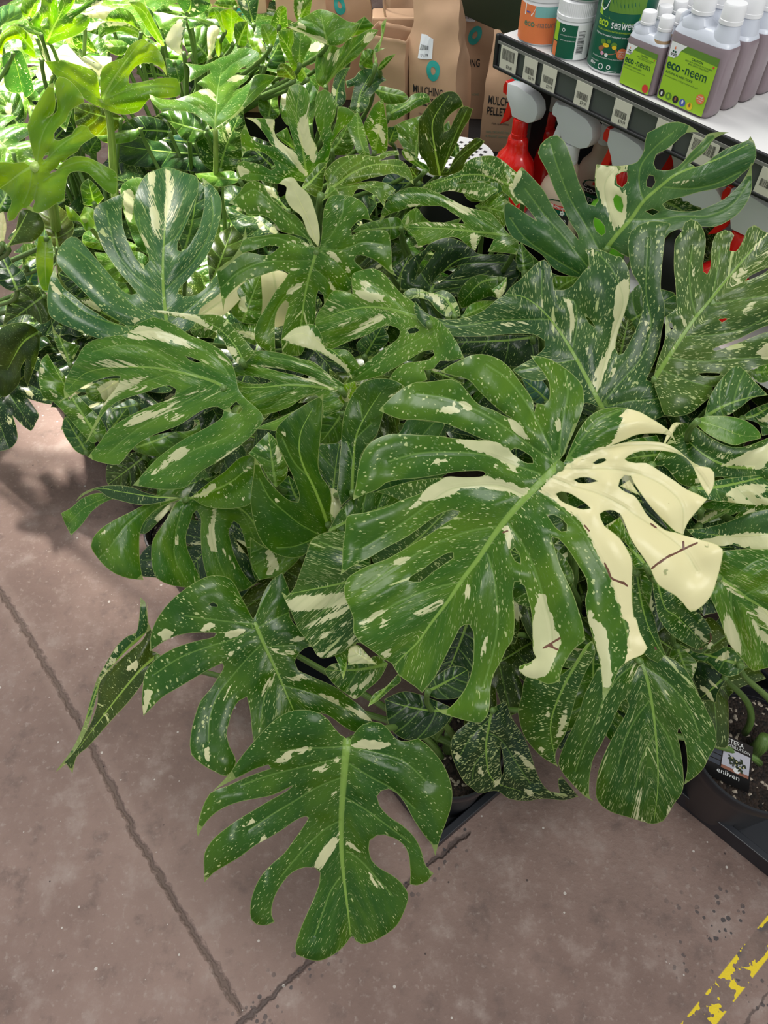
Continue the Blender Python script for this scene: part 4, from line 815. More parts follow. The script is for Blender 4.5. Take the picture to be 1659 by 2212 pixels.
# upright dark folded leaf
LEAF('mid', 'F', "780,1340 740,1360 690,1390 650,1430 640,1480 590,1510 500,1510 420,1480 360,1430 320,1360 290,1260 275,1170 280,1060 295,960 300,858 330,910 370,990 420,1050 480,1110 540,1150 582,1155 592,1120 570,1050 540,970 510,910 480,850 450,790 435,720 440,680 500,610 580,550 660,500 720,470 747,448 740,550 735,650 725,750 715,850 715,930 740,1000 780,1050 800,1130 790,1220 800,1280",
     "780,1320 740,1200 680,1050 620,930 590,820 600,700 680,540", 0.66, 0.84, lat=["720,1365 600,1300 500,1220 400,1130 330,1000", "700,1385 560,1440 450,1450", "650,990 560,900 480,740"], pale=["440,1130 450,1140 450,1165 435,1150", "475,705 500,700 500,720"], col='d', speck=0.38, face=0.8, cup=0.0)
LEAF('mid', 'F', "300,680 360,650 440,620 540,570 640,520 747,448 650,515 560,575 480,650 440,692 380,685", "740,455 620,530 480,620 310,680", 0.85, 0.78, lat=[], col='b', speck=0.3, midw=0.0015, stem=False)
LEAF('mid', 'F', "260,840 320,770 390,700 440,750 480,850 515,930 500,1000 440,1060 390,1000 330,900", None, 0.66, 0.64, pale=["440,790 480,850 455,920 435,860", "340,820 400,770 390,800"], col='m', speck=0.7)
LEAF('mid', 'F', "860,1175 835,1080 845,980 850,880 860,780 865,680 880,580 910,500 950,430 1000,380 1070,355 1150,352 1220,370 1275,405 1210,450 1150,530 1130,600 1090,720 1030,790 990,850 975,950 960,1040 930,1110 890,1150",
     "930,1110 940,900 960,720 1040,560 1120,440", 0.70, 0.80, lat=["940,900 900,760", "955,740 1060,640", "1000,620 980,500"], pale=["930,770 950,760 940,830", "1170,470 1190,450 1200,470"], col='d', speck=0.5)
LEAF('mid', 'F', "720,780 850,770 860,900 840,1060 870,1180 800,1300 785,1180 790,1060 740,980 705,900", None, 0.60, 0.64, pale=["790,1065 830,1060 865,1180 805,1300 788,1180"], col='g', speck=0.6)
LEAF('mid', 'F', "775,1345 850,1210 930,1130 1030,1090 1150,1100 1260,1150 1100,1260 880,1350", None, 0.68, 0.66, col='d', speck=0.7)
LEAF('mid', 'F', "270,1380 360,1440 480,1500 620,1490 520,1590 460,1640 420,1640 330,1660 280,1560", None, 0.52, 0.46, col='m', speck=0.5, pale=["360,1440 430,1500 455,1600 400,1560", "385,1560 430,1590 420,1640 380,1620"])
LEAF('mid', 'F', "440,1060 520,980 590,1060 590,1150 500,1140", None, 0.58, 0.56, col='d', speck=0.3)
# fork leaf
LEAF('fork', 'C', "1500,1600 1400,1560 1330,1600 1300,1450 1200,1400 1080,1420 970,1390 920,1345 1000,1300 1080,1250 1130,1200 1130,1160 1080,1125 1000,1112 900,1115 780,1125 650,1130 520,1128 420,1100 340,1060 300,1010 280,940 290,900 330,950 400,1000 480,1020 600,1010 700,980 760,940 820,890 870,860 900,820 970,760 1040,690 1100,640 1130,632 1165,670 1180,740 1190,830 1250,830 1310,800 1350,750 1400,690 1417,690 1410,600 1390,570 1440,560 1500,570 1590,610 D:700,310 750,380 762,450 760,560 740,650 700,760 680,830 670,900 690,950 720,940 760,870 800,790 835,700 850,620 830,500 780,420 757,300 750,210 770,150 820,110 890,85 960,85 1020,95 1030,105 1000,150 985,250 970,400 965,530 990,620 985,720 970,800 955,900 930,980 900,1050 870,1110 920,1130 970,1100 1010,1060 1060,1060 1085,1080 1090,1130 1080,1210 1050,1280 1000,1330 930,1370 850,1350 750,1310 680,1300 620,1310",
     "D:585,1295 500,1130 420,980 330,830 250,720 150,620 50,565 C:890,860", 0.74, 0.84,
     lat=["D:420,980 200,1020 0,1060", "D:240,720 100,720 -50,725 C:800,1030 550,1060 400,1020", "D:395,900 420,750 400,600 330,580", "D:550,1190 600,1000 660,800 720,600 650,400 550,280", "D:580,1270 700,1130 850,950 900,750 870,550 880,200", "D:620,1285 750,1250 950,1230 1060,1150", "C:1110,940 1110,850 1110,700"],
     pale=["D:755,420 760,520 745,640 710,740 680,830 665,900 640,960 610,1060 580,1130 550,1190 515,1120 560,1020 610,920 640,800 660,680 665,580 690,490", "D:320,575 370,600 395,680 400,780 385,880 380,780 375,680 340,600", "C:790,1070 850,1050 950,1040 1030,1045 930,1060 830,1078", "D:620,1100 640,1050 670,1030 650,1080", "D:810,1250 860,1240 920,1255 860,1265", "D:185,560 200,600 205,660 190,620", "D:475,265 520,270 530,310 500,300", "D:860,730 880,740 895,770 875,795", "D:480,910 490,905 490,950"],
     holes=["D:475,700 500,712 540,772 500,745"], col='g', speck=0.9, midw=0.006, label='long forked leaf with a white edge')
LEAF('fork', 'D', "150,1080 60,1100 150,1260 240,1260 240,1180", None, 0.66, 0.64, col=(0.03, 0.09, 0.06), speck=0.6)
# right side broad leaf
LEAF('rib', 'D', "920,1120 940,1000 990,850 1000,700 1040,670 1070,640 1065,590 1060,500 1050,400 1050,300 1060,200 1100,150 1120,90 1160,72 1200,85 1240,140 1255,200 1250,280 1238,350 1240,410 1265,427 1285,390 1290,300 1300,220 1330,160 1380,140 1420,150 1440,175 1415,230 1410,275 1450,280 1500,200 1530,130 1570,108 1659,160 1800,100 1850,300 1850,700 1750,760 1659,760 1460,850 1350,890 1300,912 1310,922 1470,870 1659,800 1850,780 1850,940 1700,1000 1540,1050 1500,1140 1400,1150 1300,1155 1300,1200 1230,1270 1150,1330 1050,1350 990,1340 960,1260",
     "915,1115 1050,910 1180,720 1280,600 1400,450 1520,310 1659,160 1780,60", 0.78, 0.95,
     lat=["1190,690 1160,560 1150,400 1170,250", "1290,620 1420,600 1659,560", "1130,830 1300,820 1500,780 1659,700", "1030,970 1200,990 1400,980 1659,960", "1300,580 1330,400 1350,250", "980,1050 1150,1120 1300,1160"],
     pale=["1395,470 1450,410 1550,370 1500,420 1430,460", "1390,510 1440,460 1520,435 1490,480 1430,505", "1550,270 1600,210 1655,160 1620,220 1570,275", "1580,350 1659,270 1700,270 1659,310 1600,355", "1590,930 1620,890 1700,850 1700,980 1620,985", "1045,680 1070,650 1135,750 1120,765 1085,700", "1175,270 1190,240 1190,280 1170,310", "1180,440 1170,400 1195,370 1190,420", "1080,1240 1150,1240 1120,1255", "1495,680 1540,620 1580,610 1520,690", "1010,840 1040,870 1050,910"],
     holes=["1510,470 1540,440 1659,385 1659,400 1560,455", "1205,1070 1260,1065 1360,1070 1340,1085 1230,1085", "1015,745 1035,740 1048,780 1030,788", "1340,720 1380,712 1400,716 1360,740"], col=(0.055, 0.12, 0.015), speck=0.95, midw=0.006, label='broad yellow-flecked leaf')
LEAF('rib', 'D', "1245,1360 1270,1250 1310,1170 1360,1100 1430,1030 1470,1020 1530,1070 1600,1150 1659,1210 1560,1230 1480,1290 1400,1340 1300,1350", None, 0.78, 0.80, pale=["1380,1340 1440,1310 1400,1345", "1530,1090 1570,1110 1580,1130"], col='g', speck=0.7)
LEAF('rib', 'D', "1540,1060 1659,1000 1720,1050 1659,1120 1590,1125", None, 0.74, 0.74, col='b', speck=0.7, pale=["1520,1030 1600,1010 1590,1040"])
LEAF('rib', 'D', "1480,1360 1560,1300 1720,1240 1720,1450 1620,1475 1600,1400", None, 0.70, 0.70, col='g', speck=0.8, pale=["1585,1380 1659,1330 1700,1330 1659,1380"])
LEAF('screen', 'D', "760,560 850,480 960,520 1060,560 1070,660 1000,700 900,760 800,800 720,760", None, 0.64, 0.62, col='g', speck=0.5)
LEAF('screen', 'D', "960,130 1050,140 1060,400 1050,560 970,560 950,400", None, 0.66, 0.72, col='d', speck=0.6)
LEAF('screen', 'D', "700,720 760,690 800,800 760,900 700,960 660,880", None, 0.60, 0.60, col='o', speck=1.0)
LEAF('rib', 'D', "1240,130 1330,120 1400,180 1420,280 1300,320 1250,420 1230,300", None, 0.70, 0.76, col='o', speck=1.2)
# plain holed leaf in front of shelf
LEAF('screen', 'X', "700,795 740,780 830,830 1000,800 1080,690 1160,662 1250,652 1350,652 1420,622 1490,570 1540,500 1562,440 1562,282 1530,350 1480,420 1400,490 1320,530 1230,560 1130,560 1060,545 1040,520 1070,500 1150,480 1250,450 1350,430 1440,400 1520,330 1570,290 1590,240 1580,160 1555,120 1545,140 1500,160 1420,190 1340,240 1290,280 1230,300 1200,280 1290,210 1350,130 1430,98 1370,95 1300,110 1270,150 1200,220 1150,280 1100,315 1040,322 1000,315 985,280 1000,230 1060,200 1120,150 1180,100 1252,97 1200,60 1130,35 1060,45 1000,75 950,100 935,150 930,200 890,270 830,290 740,295 650,285 640,350 645,450 660,500 640,530 600,520 580,460 550,400 520,310 490,220 460,150 420,115 380,120 320,170 305,220 340,290 370,350 400,430 450,530 490,620 540,700 545,730 470,640 400,550 340,440 280,370 210,300 170,350 155,430 180,500 230,530 300,620 210,560 110,490 105,560 115,640 160,720 250,770 330,820 400,900 560,950 600,890 650,830",
     "702,790 770,700 850,610 930,500 1020,420 1110,350 1200,310 1350,260 1540,170", 0.86, 1.0,
     lat=["830,610 1000,610 1150,590 1300,590 1450,520 1550,380", "1050,420 1200,430 1350,400 1500,330", "930,500 905,430 910,300 1000,180 1100,100", "770,690 720,560 700,400 760,310", "660,780 590,650 490,480 420,300 380,170", "600,890 480,740 350,590 230,430", "570,940 400,840 230,720 140,600", "1120,340 1230,230 1340,130"],
     pale=["645,285 750,295 860,280 830,320 770,350 760,400 790,440 830,440 825,600 790,650 765,690 740,640 700,540 665,470 645,400", "200,300 205,350 150,460 180,480 230,520 240,560 200,530 150,440 165,350", "1100,395 1210,380 1150,400", "585,785 620,780 640,830 610,835", "770,810 830,830 800,835"],
     holes=["945,380 960,350 985,355 995,390 975,425 945,415", "748,490 765,462 795,480 808,530 800,570 775,560 755,530", "765,352 800,330 830,330 830,390 800,422 770,400", "632,620 640,600 670,615 697,650 700,690 680,705 650,680", "940,562 980,548 1018,565 980,585"],
     col=(0.042, 0.125, 0.025), speck=0.35, midw=0.006, cup=0.03, face=0.9, label='plain green leaf with oval holes')
LEAF('screen', 'X', "1040,500 1130,470 1220,480 1300,540 1280,640 1100,640 1040,560", None, 0.80, 0.84, col='d', speck=1.2)
LEAF('screen', 'X', "185,745 250,800 400,930 480,945 560,955 400,1060 300,960 180,900", None, 0.74, 0.74, col='d', speck=0.2)
# arching pair and dark glossy leaf
LEAF('arch', 'C', "60,392 80,300 130,230 180,190 260,163 340,165 430,195 520,240 620,290 700,310 780,330 860,420 900,470 960,520 950,600 880,590 760,580 800,500 720,480 680,575 640,550 560,490 450,500 380,530 310,548 280,480 215,420 300,395 420,390 520,395 610,400 590,370 530,330 470,290 380,285 280,290 180,320 100,350",
     "950,478 800,465 620,445 450,430 230,420", 0.84, 0.80, lat=["850,460 700,370 560,290 400,210 200,200", "800,462 700,520 660,560", "880,450 850,400"],
     pale=["480,250 560,250 640,290 680,340 730,380 650,350 560,310", "250,400 350,390 450,396 560,410 620,420 500,412 350,410", "650,460 710,480 690,530 680,575 650,540", "180,212 215,208 220,220 190,222", "200,290 260,275 320,275 260,290", "840,515 870,510 880,540"], col='m', speck=0.8)
LEAF('arch', 'R', "850,1212 940,1160 1050,1130 1150,1090 1200,1060 1210,1020 1280,970 1350,950 1450,945 1500,960 1560,1000 1640,1070 1740,1150 1740,1300 1659,1380 1600,1300 1540,1250 1520,1190 1400,1170 1200,1160 1140,1190 1260,1180 1400,1180 1510,1240 1440,1290 1380,1340 1300,1320 1200,1270 1080,1250 950,1270 900,1235",
     "1720,1250 1560,1180 1400,1120 1250,1110 1000,1170 870,1210", 0.86, 0.80, lat=["1600,1190 1500,1080 1380,1000", "1560,1200 1400,1230 1200,1250", "1650,1200 1600,1080"],
     pale=["1050,1250 1130,1235 1230,1238 1340,1268 1480,1272 1400,1292 1300,1280 1180,1260", "1300,1050 1380,1070 1480,1120 1560,1200 1500,1165 1410,1110", "1520,960 1600,1060 1659,1120 1600,1080", "1560,1060 1620,1180 1700,1300 1640,1300 1590,1180", "1320,990 1350,975 1380,990 1350,1000"], col='m', speck=1.0)
LEAF('arch', 'R', "1300,1380 1440,1300 1540,1250 1600,1330 1620,1460 1560,1560 1440,1480", None, 0.80, 0.82, col='m', speck=1.1, pale=["1360,1430 1440,1490 1420,1500"])
LEAF('arch', 'C', "190,830 210,700 270,620 350,570 370,540 500,490 640,540 690,590 780,600 880,600 940,640 970,720 930,780 850,880 700,900 600,900 560,850 480,850 400,860 250,830", "380,850 450,740 560,640 750,600", 0.66, 0.72, lat=["400,820 330,720 300,640", "440,770 600,760 750,720", "480,700 620,660 900,650", "400,830 520,820 640,800"], holes=["290,760 330,650 400,570 420,580 340,700", "400,800 430,740 500,700 570,670 540,710 430,790"], col='k', speck=0.6)
LEAF('arch', 'C', "565,880 600,800 640,760 700,730 800,740 880,745 870,800 830,880 780,870 700,900 620,940 590,950", "850,750 720,780 600,900", 0.76, 0.70, lat=[], col='d', speck=0.7, edge=0.01)
LEAF('arch', 'C', "785,828 840,790 885,745 875,830 830,893", None, 0.80, 0.82, pale=["800,835 850,820 880,780 870,840 830,893"], col='b', speck=0.2, stem=False)
LEAF('arch', 'C', "210,850 260,820 330,825 400,850 470,830 530,860 570,930 585,1000 540,1000 490,1000 430,960 380,900 300,880 250,890", "560,1000 480,880 380,850 260,840", 0.76, 0.78, lat=[], col='d', speck=1.1, pale=["360,840 430,860 500,990 440,930"])
LEAF('arch', 'C', "405,900 480,890 520,920 510,1000 460,970", None, 0.70, 0.70, col='y', speck=0.0)
LEAF('arch', 'C', "590,1010 640,930 720,900 810,900 790,950 700,990", None, 0.72, 0.72, col='b', speck=0.8)
LEAF('arch', 'C', "0,460 110,470 130,530 140,640 135,690 60,640 0,600", None, 0.70, 0.68, col='m', speck=0.4)
LEAF('arch', 'C', "120,700 180,660 270,590 240,700 180,780", None, 0.62, 0.64, col='k', speck=0.4)
LEAF('arch', 'C', "560,130 700,80 880,100 900,180 880,330 800,280 720,260 640,250", None, 0.72, 0.72, col='d', speck=0.5)
LEAF('fork', 'C', "500,1130 720,1130 960,1120 1090,1130 1080,1260 900,1330 700,1250 520,1240 380,1160", None, 0.64, 0.60, col='k', speck=0.6)
LEAF('fork', 'C', "960,540 980,520 1060,660 1000,720 960,700 945,600", None, 0.78, 0.80, col='d', speck=0.4)
LEAF('screen', 'C', "1190,740 1360,740 1340,800 1200,840 1180,780", None, 0.74, 0.74, col='m', speck=0.3)
LEAF('screen', 'C', "1340,860 1480,900 1480,1060 1400,1040 1340,980", None, 0.66, 0.62, col='d', speck=0.8)
# right side leaves
LEAF('right', 'H', "1030,280 1050,220 1100,188 1180,210 1280,280 1400,340 1500,345 1700,270 1700,560 1500,560 1330,540 1200,600 1100,590 980,470 900,480 1000,330", "1560,480 1400,470 1250,400 1080,250", 0.76, 0.74, pale=["1170,550 1230,560 1220,580 1180,575", "1360,470 1450,420 1659,320 1690,320 1690,400 1600,490 1480,470", "1000,520 1060,490 1040,520", "1320,410 1390,380 1360,420", "1050,185 1110,185 1060,225 1030,290 1020,260"], col='d', speck=0.9)
LEAF('right', 'H', "1180,170 1250,150 1350,145 1450,155 1540,190 1610,260 1615,290 1500,320 1450,335 1360,310 1250,250 1200,200", "1190,172 1350,220 1480,270 1600,280", 0.82, 0.80, lat=[], col='b', speck=0.5, midw=0.002)
LEAF('right', 'H', "1150,620 1250,580 1400,550 1659,520 1750,500 1750,720 1600,725 1400,705 1280,690 1200,650", None, 0.78, 0.76, pale=["1390,660 1430,620 1520,590 1650,590 1640,640 1500,670", "1300,700 1450,690 1560,680 1740,665 1740,725 1500,722"], col='g', speck=0.8)
LEAF('right', 'H', "1130,880 1250,870 1400,830 1550,770 1750,740 1750,1030 1600,1020 1500,1000 1420,980 1360,990 1200,945", "1740,900 1550,920 1350,920 1150,890", 0.74, 0.70, lat=[], pale=["1200,945 1350,920 1500,905 1740,910 1740,1018 1560,1010 1450,975 1400,985 1350,1000"], col='g', speck=0.7, midw=0.002)
LEAF('right', 'H', "1365,1020 1500,1010 1750,1010 1800,1500 J:1720,430 1659,428 1560,445 1500,380 1400,260 1350,120 1310,20 H:1290,1320 1340,1190", "1330,1180 1500,1310 1659,1430 J:1700,300", 0.74, 0.62, lat=["1400,1240 1550,1100 1700,1050", "1500,1310 1650,1230", "1420,1260 J:1430,100 1520,300", "1560,1360 J:1600,180 1640,330"],
     pale=["J:1385,60 1420,110 1460,180 1490,280 1500,370 1440,310 1380,200", "J:1555,30 1600,30 1700,80 1700,190 1600,100", "J:1530,60 1600,160 1700,260 1700,320 1580,200", "H:1340,1200 1400,1240 1500,1320 1400,1270"], col='m', speck=0.9)
LEAF('right', 'H', "910,1180 950,1240 1060,1310 1160,1400 1205,1420 J:1230,90 1300,210 1270,280 1220,310 1120,270 1020,200 950,100 930,0 H:915,1280", "935,1200 1000,1400 J:1060,90 1250,280", 0.68, 0.58, lat=[], pale=["J:1160,160 1200,170 1260,240 1275,270 1220,240", "1080,1480 1120,1500 1140,1530"], scar=["J:1285,205 1290,240 1275,270", "J:1220,305 1235,300"], col='d', speck=0.9, midw=0.0025)
LEAF('right', 'H', "790,1130 820,1150 850,1300 900,1400 J:920,100 960,250 1010,370 1070,460 1085,540 1030,450 950,400 870,350 800,200 780,0 H:780,1350", "805,1150 H:850,1400 J:900,200 1060,480", 0.66, 0.54, lat=[], col='d', speck=0.8, midw=0.0025, scar=["J:925,295 935,310"])
LEAF('tagged', 'J', "1030,260 1100,280 1200,330 1300,330 1400,290 1510,410 1480,460 1400,485 1330,450 1280,400 1180,370 1060,310", None, 0.52, 0.48, pale=["1320,390 1370,330 1420,310 1390,370", "1110,310 1150,305 1160,330 1130,335"], col='g', speck=0.6)
LEAF('tagged', 'J', "1170,480 1180,400 1240,390 1400,490 1330,600 1325,660 1290,640 1230,635 1190,540", "1390,480 1300,560 1230,620", 0.46, 0.42, pale=["1185,460 1230,520 1290,600 1320,655 1270,620 1220,540", "1260,480 1300,510 1330,560 1290,530"], col='k', speck=0.5)
LEAF('right', 'J', "1030,310 1060,260 1180,370 1200,400 1160,520 1060,480 1020,380", None, 0.50, 0.48, col='d', speck=0.8, pale=["1160,400 1200,400 1170,490"])
LEAF('right', 'H', "600,860 700,800 800,1000 890,1130 800,1130 760,1000 690,930", None, 0.70, 0.66, col='m', speck=0.8, pale=["600,830 680,770 690,800 620,870"])
LEAF('right', 'H', "740,320 940,270 1000,400 900,480 780,450 720,430", None, 0.72, 0.72, col='d', speck=0.7)
LEAF('right', 'H', "900,470 1010,300 1040,260 1060,220 1100,190 1050,190 1010,250 960,380", "900,470 980,330 1070,200", 0.78, 0.80, lat=[], butter='all', allpale=True, midw=0.001)
LEAF('right', 'H', "700,600 760,560 830,660 780,640", None, 0.72, butter='all', allpale=True, stem=False)
LEAF('right', 'H', "820,640 980,560 1150,640 1260,760 1140,820 1100,960 1000,860 900,720", None, 0.70, 0.68, col='d', speck=0.9)
LEAF('right', 'H', "1200,820 1300,760 1420,750 1350,800 1200,860", None, 0.66, 0.66, pale=["1200,820 1300,770 1380,750 1300,800 1200,858"], col='m')
LEAF('right', 'H', "700,960 900,1140 900,1320 820,1600 740,1400 700,1200", None, 0.60, 0.56, col='d', speck=1.0)
# centre back
LEAF('stripe', 'Q', "640,1370 560,1360 400,1390 250,1360 120,1360 60,1330 45,1260 70,1200 160,1200 270,1230 350,1270 380,1250 350,1180 280,1120 180,1100 120,1110 90,1170 85,1050 80,960 120,870 180,1000 280,1050 350,1060 280,950 200,860 120,815 240,820 370,830 375,860 370,930 400,1000 500,1080 550,1100 530,1010 500,900 480,800 470,700 480,600 510,545 580,525 640,560 672,620 675,700 665,800 670,900 700,1000 735,1060 745,1120 790,1060 740,900 720,780 730,640 760,590 800,570 850,600 900,680 895,800 860,900 870,950 900,870 920,720 1000,730 1070,780 1020,860 950,920 880,1020 850,1120 830,1200 740,1290",
     "655,1370 640,1250 600,1000 560,800 590,560", 0.80, 0.94, lat=["650,1350 500,1150 380,980 240,850", "640,1340 480,1240 280,1120 110,1060", "640,1360 400,1330 100,1290", "680,1280 740,1100 800,850 810,650", "720,1290 840,1150 960,850"],
     pale=["290,825 375,830 370,920 420,1000 500,1090 570,1150 620,1250 660,1310 640,1340 560,1240 480,1150 400,1080 340,960", "580,830 640,790 670,680 665,800 670,900 700,1000 735,1070 725,1150 745,1210 720,1220 650,1130 590,1020 570,920", "50,1240 90,1230 120,1260 180,1280 130,1300 80,1330 55,1300", "120,815 200,820 260,860 260,930 180,900 130,860"], col='l', speck=0.9, label='upright leaf with two cream bars')
LEAF('stripe', 'Q', "790,1500 830,1400 800,1300 850,1230 920,1170 1000,1145 1100,1135 1200,1148 1250,1150 1330,1110 1440,1100 1450,1140 1360,1150 1280,1190 1350,1180 1450,1180 1520,1230 1560,1310 1575,1395 1500,1340 1400,1300 1300,1320 1200,1340 1080,1380 1000,1400 1150,1370 1260,1365 1350,1390 1420,1440 1340,1520 1320,1590 1250,1500 1150,1440 1080,1440 1040,1500 930,1480 860,1490",
     "760,1490 900,1400 1050,1290 1250,1220 1500,1240", 0.86, 0.82, lat=["820,1440 900,1280 1050,1160", "860,1430 1000,1280 1200,1160 1400,1120", "880,1440 1100,1400 1300,1420"], col=(0.07, 0.16, 0.006), speck=0.8, under=True, stemr=0.008)
LEAF('stripe', 'Q', "610,1430 640,1350 700,1280 760,1210 830,1205 800,1320 780,1450 740,1500 650,1460", None, 0.87, 0.88, col=(0.06, 0.13, 0.006), speck=0.6, under=True, stem=False)
LEAF('stripe', 'Q', "780,1540 830,1470 850,1400 900,1430 930,1480 860,1500", None, 0.88, 0.90, col='b', speck=0.1, stem=False)
LEAF('bags', 'Q', "1140,900 1180,800 1240,700 1310,650 1330,780 1350,900 1350,1030 1340,1100 1230,1140 1180,1000", "1230,1140 1270,950 1300,660", 0.82, 0.94, pale=["1250,830 1300,900 1330,1000 1310,1060 1270,950", "1195,790 1240,880 1250,960 1210,880"], col='l', speck=0.9)
LEAF('bags', 'Q', "1000,870 1040,800 1090,770 1130,850 1160,960 1190,1100 1200,1160 1100,1130 1060,1050 1020,960", "1160,1150 1100,960 1090,775", 0.84, 0.94, pale=["1030,960 1070,1000 1090,1060 1050,1030"], col='b', speck=1.0, roll=25)
LEAF('stripe', 'Q', "850,1120 880,1030 950,930 1010,870 1030,980 1060,1060 1010,1130 900,1140", None, 0.82, 0.86, pale=["940,980 975,1030 960,1040"], col='m', speck=0.8)
LEAF('bags', 'Q', "1330,700 1400,700 1500,680 1560,620 1640,600 1700,620 1720,680 1600,730 1500,790 1400,840 1350,830", "1350,790 1450,740 1560,670 1680,640", 0.84, 0.86, lat=[], pale=["1380,710 1430,705 1410,725", "1640,610 1700,640 1650,650"], col='l', speck=0.8, edge=0.012)
LEAF('bags', 'R', "600,690 700,640 830,600 900,560 820,720 820,900 800,1000 700,900 640,800", None, 0.78, 0.82, col='m', speck=0.8, pale=["550,765 640,770 700,790 620,785"])
LEAF('bags', 'Q', "1190,560 1260,540 1400,565 1480,590 1530,640 1500,680 1400,700 1320,690 1260,620", None, 0.82, 0.86, col='m', speck=0.6)
LEAF('bags', 'Q', "800,560 740,520 725,430 725,330 750,250 800,200 870,190 940,210 1000,150 1100,100 1200,50 1270,60 1240,110 1150,220 1080,300 1000,360 930,420 860,490", "800,560 900,420 1050,220 1230,70", 0.84, 1.0, lat=["830,520 780,380 800,230", "880,440 900,300 930,230", "900,420 1050,320", "980,310 1120,200"], pale=["880,300 900,240 940,220 920,300 880,380", "830,300 850,260 870,260 840,320", "1150,110 1250,70 1180,170 1140,160"], col='b', speck=0.7)
LEAF('bags', 'Q', "1030,740 1040,640 1060,540 1000,560 985,500 1060,470 1110,410 1190,390 1250,410 1300,450 1342,495 1290,520 1270,560 1200,640 1180,720 1110,780", "1090,770 1110,620 1200,440", 0.84, 0.96, lat=["1100,680 1180,560 1260,500"], pale=["1080,740 1090,690 1120,680 1100,740"], col='g', speck=0.7)
LEAF('bags', 'Q', "850,720 870,560 900,450 950,400 1030,380 990,450 980,550 990,650 970,700 900,740", "900,730 920,560 1000,400", 0.82, 0.94, pale=["870,540 900,580 890,640 870,600", "950,570 970,620 960,660"], lat=[], col='g', speck=0.8)
LEAF('back', 'Q', "480,30 540,0 640,-60 760,-120 900,-80 1000,-20 1100,0 1060,80 1000,150 930,190 830,190 700,130 560,70", "835,190 800,60 770,-100", 0.92, 1.08, lat=["820,130 900,60 1020,40", "810,80 700,0 600,-30", "830,170 700,110 560,50"], pale=["480,30 560,40 700,90 800,130 840,190 740,160 600,100 500,60", "540,0 620,10 640,40 580,40"], col='b', speck=0.6)
LEAF('bags', 'Q', "1100,370 1130,250 1180,220 1230,230 1220,330 1240,400 1180,390", None, 0.90, 0.96, col='l', speck=0.6)
LEAF('bags', 'Q', "1230,230 1290,130 1300,0 1340,-40 1320,80 1280,220 1340,210 1240,260 1260,330 1240,380", None, 0.92, 1.02, col='b', speck=0.3)
LEAF('bags', 'Q', "1250,410 1290,340 1340,290 1420,265 1360,340 1290,410", None, 0.90, 0.94, col='m', speck=0.1)
LEAF('bags', 'Q', "1040,30 1150,-60 1230,20 1200,60 1100,100 1040,120 1010,160", None, 0.90, 1.0, col='b', speck=0.5)
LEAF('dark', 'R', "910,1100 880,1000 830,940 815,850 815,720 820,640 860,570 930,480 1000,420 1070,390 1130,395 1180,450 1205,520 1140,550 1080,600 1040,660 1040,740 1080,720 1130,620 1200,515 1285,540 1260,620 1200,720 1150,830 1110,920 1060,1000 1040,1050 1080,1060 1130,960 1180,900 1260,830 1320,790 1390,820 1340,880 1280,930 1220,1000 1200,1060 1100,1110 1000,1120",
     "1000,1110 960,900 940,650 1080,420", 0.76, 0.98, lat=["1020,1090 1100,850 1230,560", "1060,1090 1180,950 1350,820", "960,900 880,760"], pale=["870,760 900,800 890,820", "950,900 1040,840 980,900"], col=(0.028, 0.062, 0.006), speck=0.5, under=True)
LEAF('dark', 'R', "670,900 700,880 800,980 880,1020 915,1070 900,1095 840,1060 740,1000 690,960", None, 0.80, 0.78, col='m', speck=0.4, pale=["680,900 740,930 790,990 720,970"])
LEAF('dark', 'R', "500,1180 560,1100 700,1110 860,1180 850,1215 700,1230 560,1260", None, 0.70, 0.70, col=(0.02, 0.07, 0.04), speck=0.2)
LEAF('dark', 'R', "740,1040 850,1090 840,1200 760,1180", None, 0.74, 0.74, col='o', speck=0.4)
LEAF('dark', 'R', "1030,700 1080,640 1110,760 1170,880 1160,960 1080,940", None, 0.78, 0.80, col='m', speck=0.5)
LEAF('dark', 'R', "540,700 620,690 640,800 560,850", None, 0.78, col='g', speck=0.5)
LEAF('arch', 'R', "240,1600 330,1540 480,1500 640,1480 700,1560 620,1660 400,1659", None, 0.72, 0.72, col='m', speck=0.5)
LEAF('arch', 'R', "640,1560 720,1440 800,1400 880,1490 960,1530 1200,1480 1100,1580 800,1620", None, 0.70, 0.70, col='b', speck=0.8)
# far left: backlit leaves on thick stalks
LEAF('sun', 'N', "870,860 860,800 850,700 830,640 760,590 680,560 600,540 520,525 440,530 390,528 420,580 480,650 560,720 640,790 720,850 800,900 850,920 900,940 1000,980 1100,990 1200,960 1250,900 1300,850 1400,850 1500,840 1555,820 1550,720 1530,680 1450,670 1350,680 1250,700 1180,715 1115,720 1115,660 1150,600 1200,560 1280,540 1350,560 1400,600 1442,660 1430,570 1400,480 1350,400 1280,360 1240,330 1200,345 1150,370 1100,420 1060,500 1000,520 930,550 880,600 865,680 868,780",
     "880,870 920,780 1020,620 1120,480 1220,350", 0.84, 0.94, lat=["900,850 1030,700 1180,520 1300,450", "900,860 1100,780 1300,740 1500,750", "860,870 760,780 620,680 480,580", "900,900 1050,940 1200,920"], col='y', speck=0.5, under=True, bright=True, stemr=0.010, cup=0.0, label='yellow-green leaf seen from below')
LEAF('sun', 'N', "850,770 842,650 790,590 700,520 640,450 580,385 680,460 800,530 880,570 862,660", "852,760 800,620 600,400", 0.85, 0.92, lat=[], pale=["850,770 835,640 740,560 660,470 800,530 880,570 862,660"], col='b', speck=1.0, stem=False, midw=0.0015)
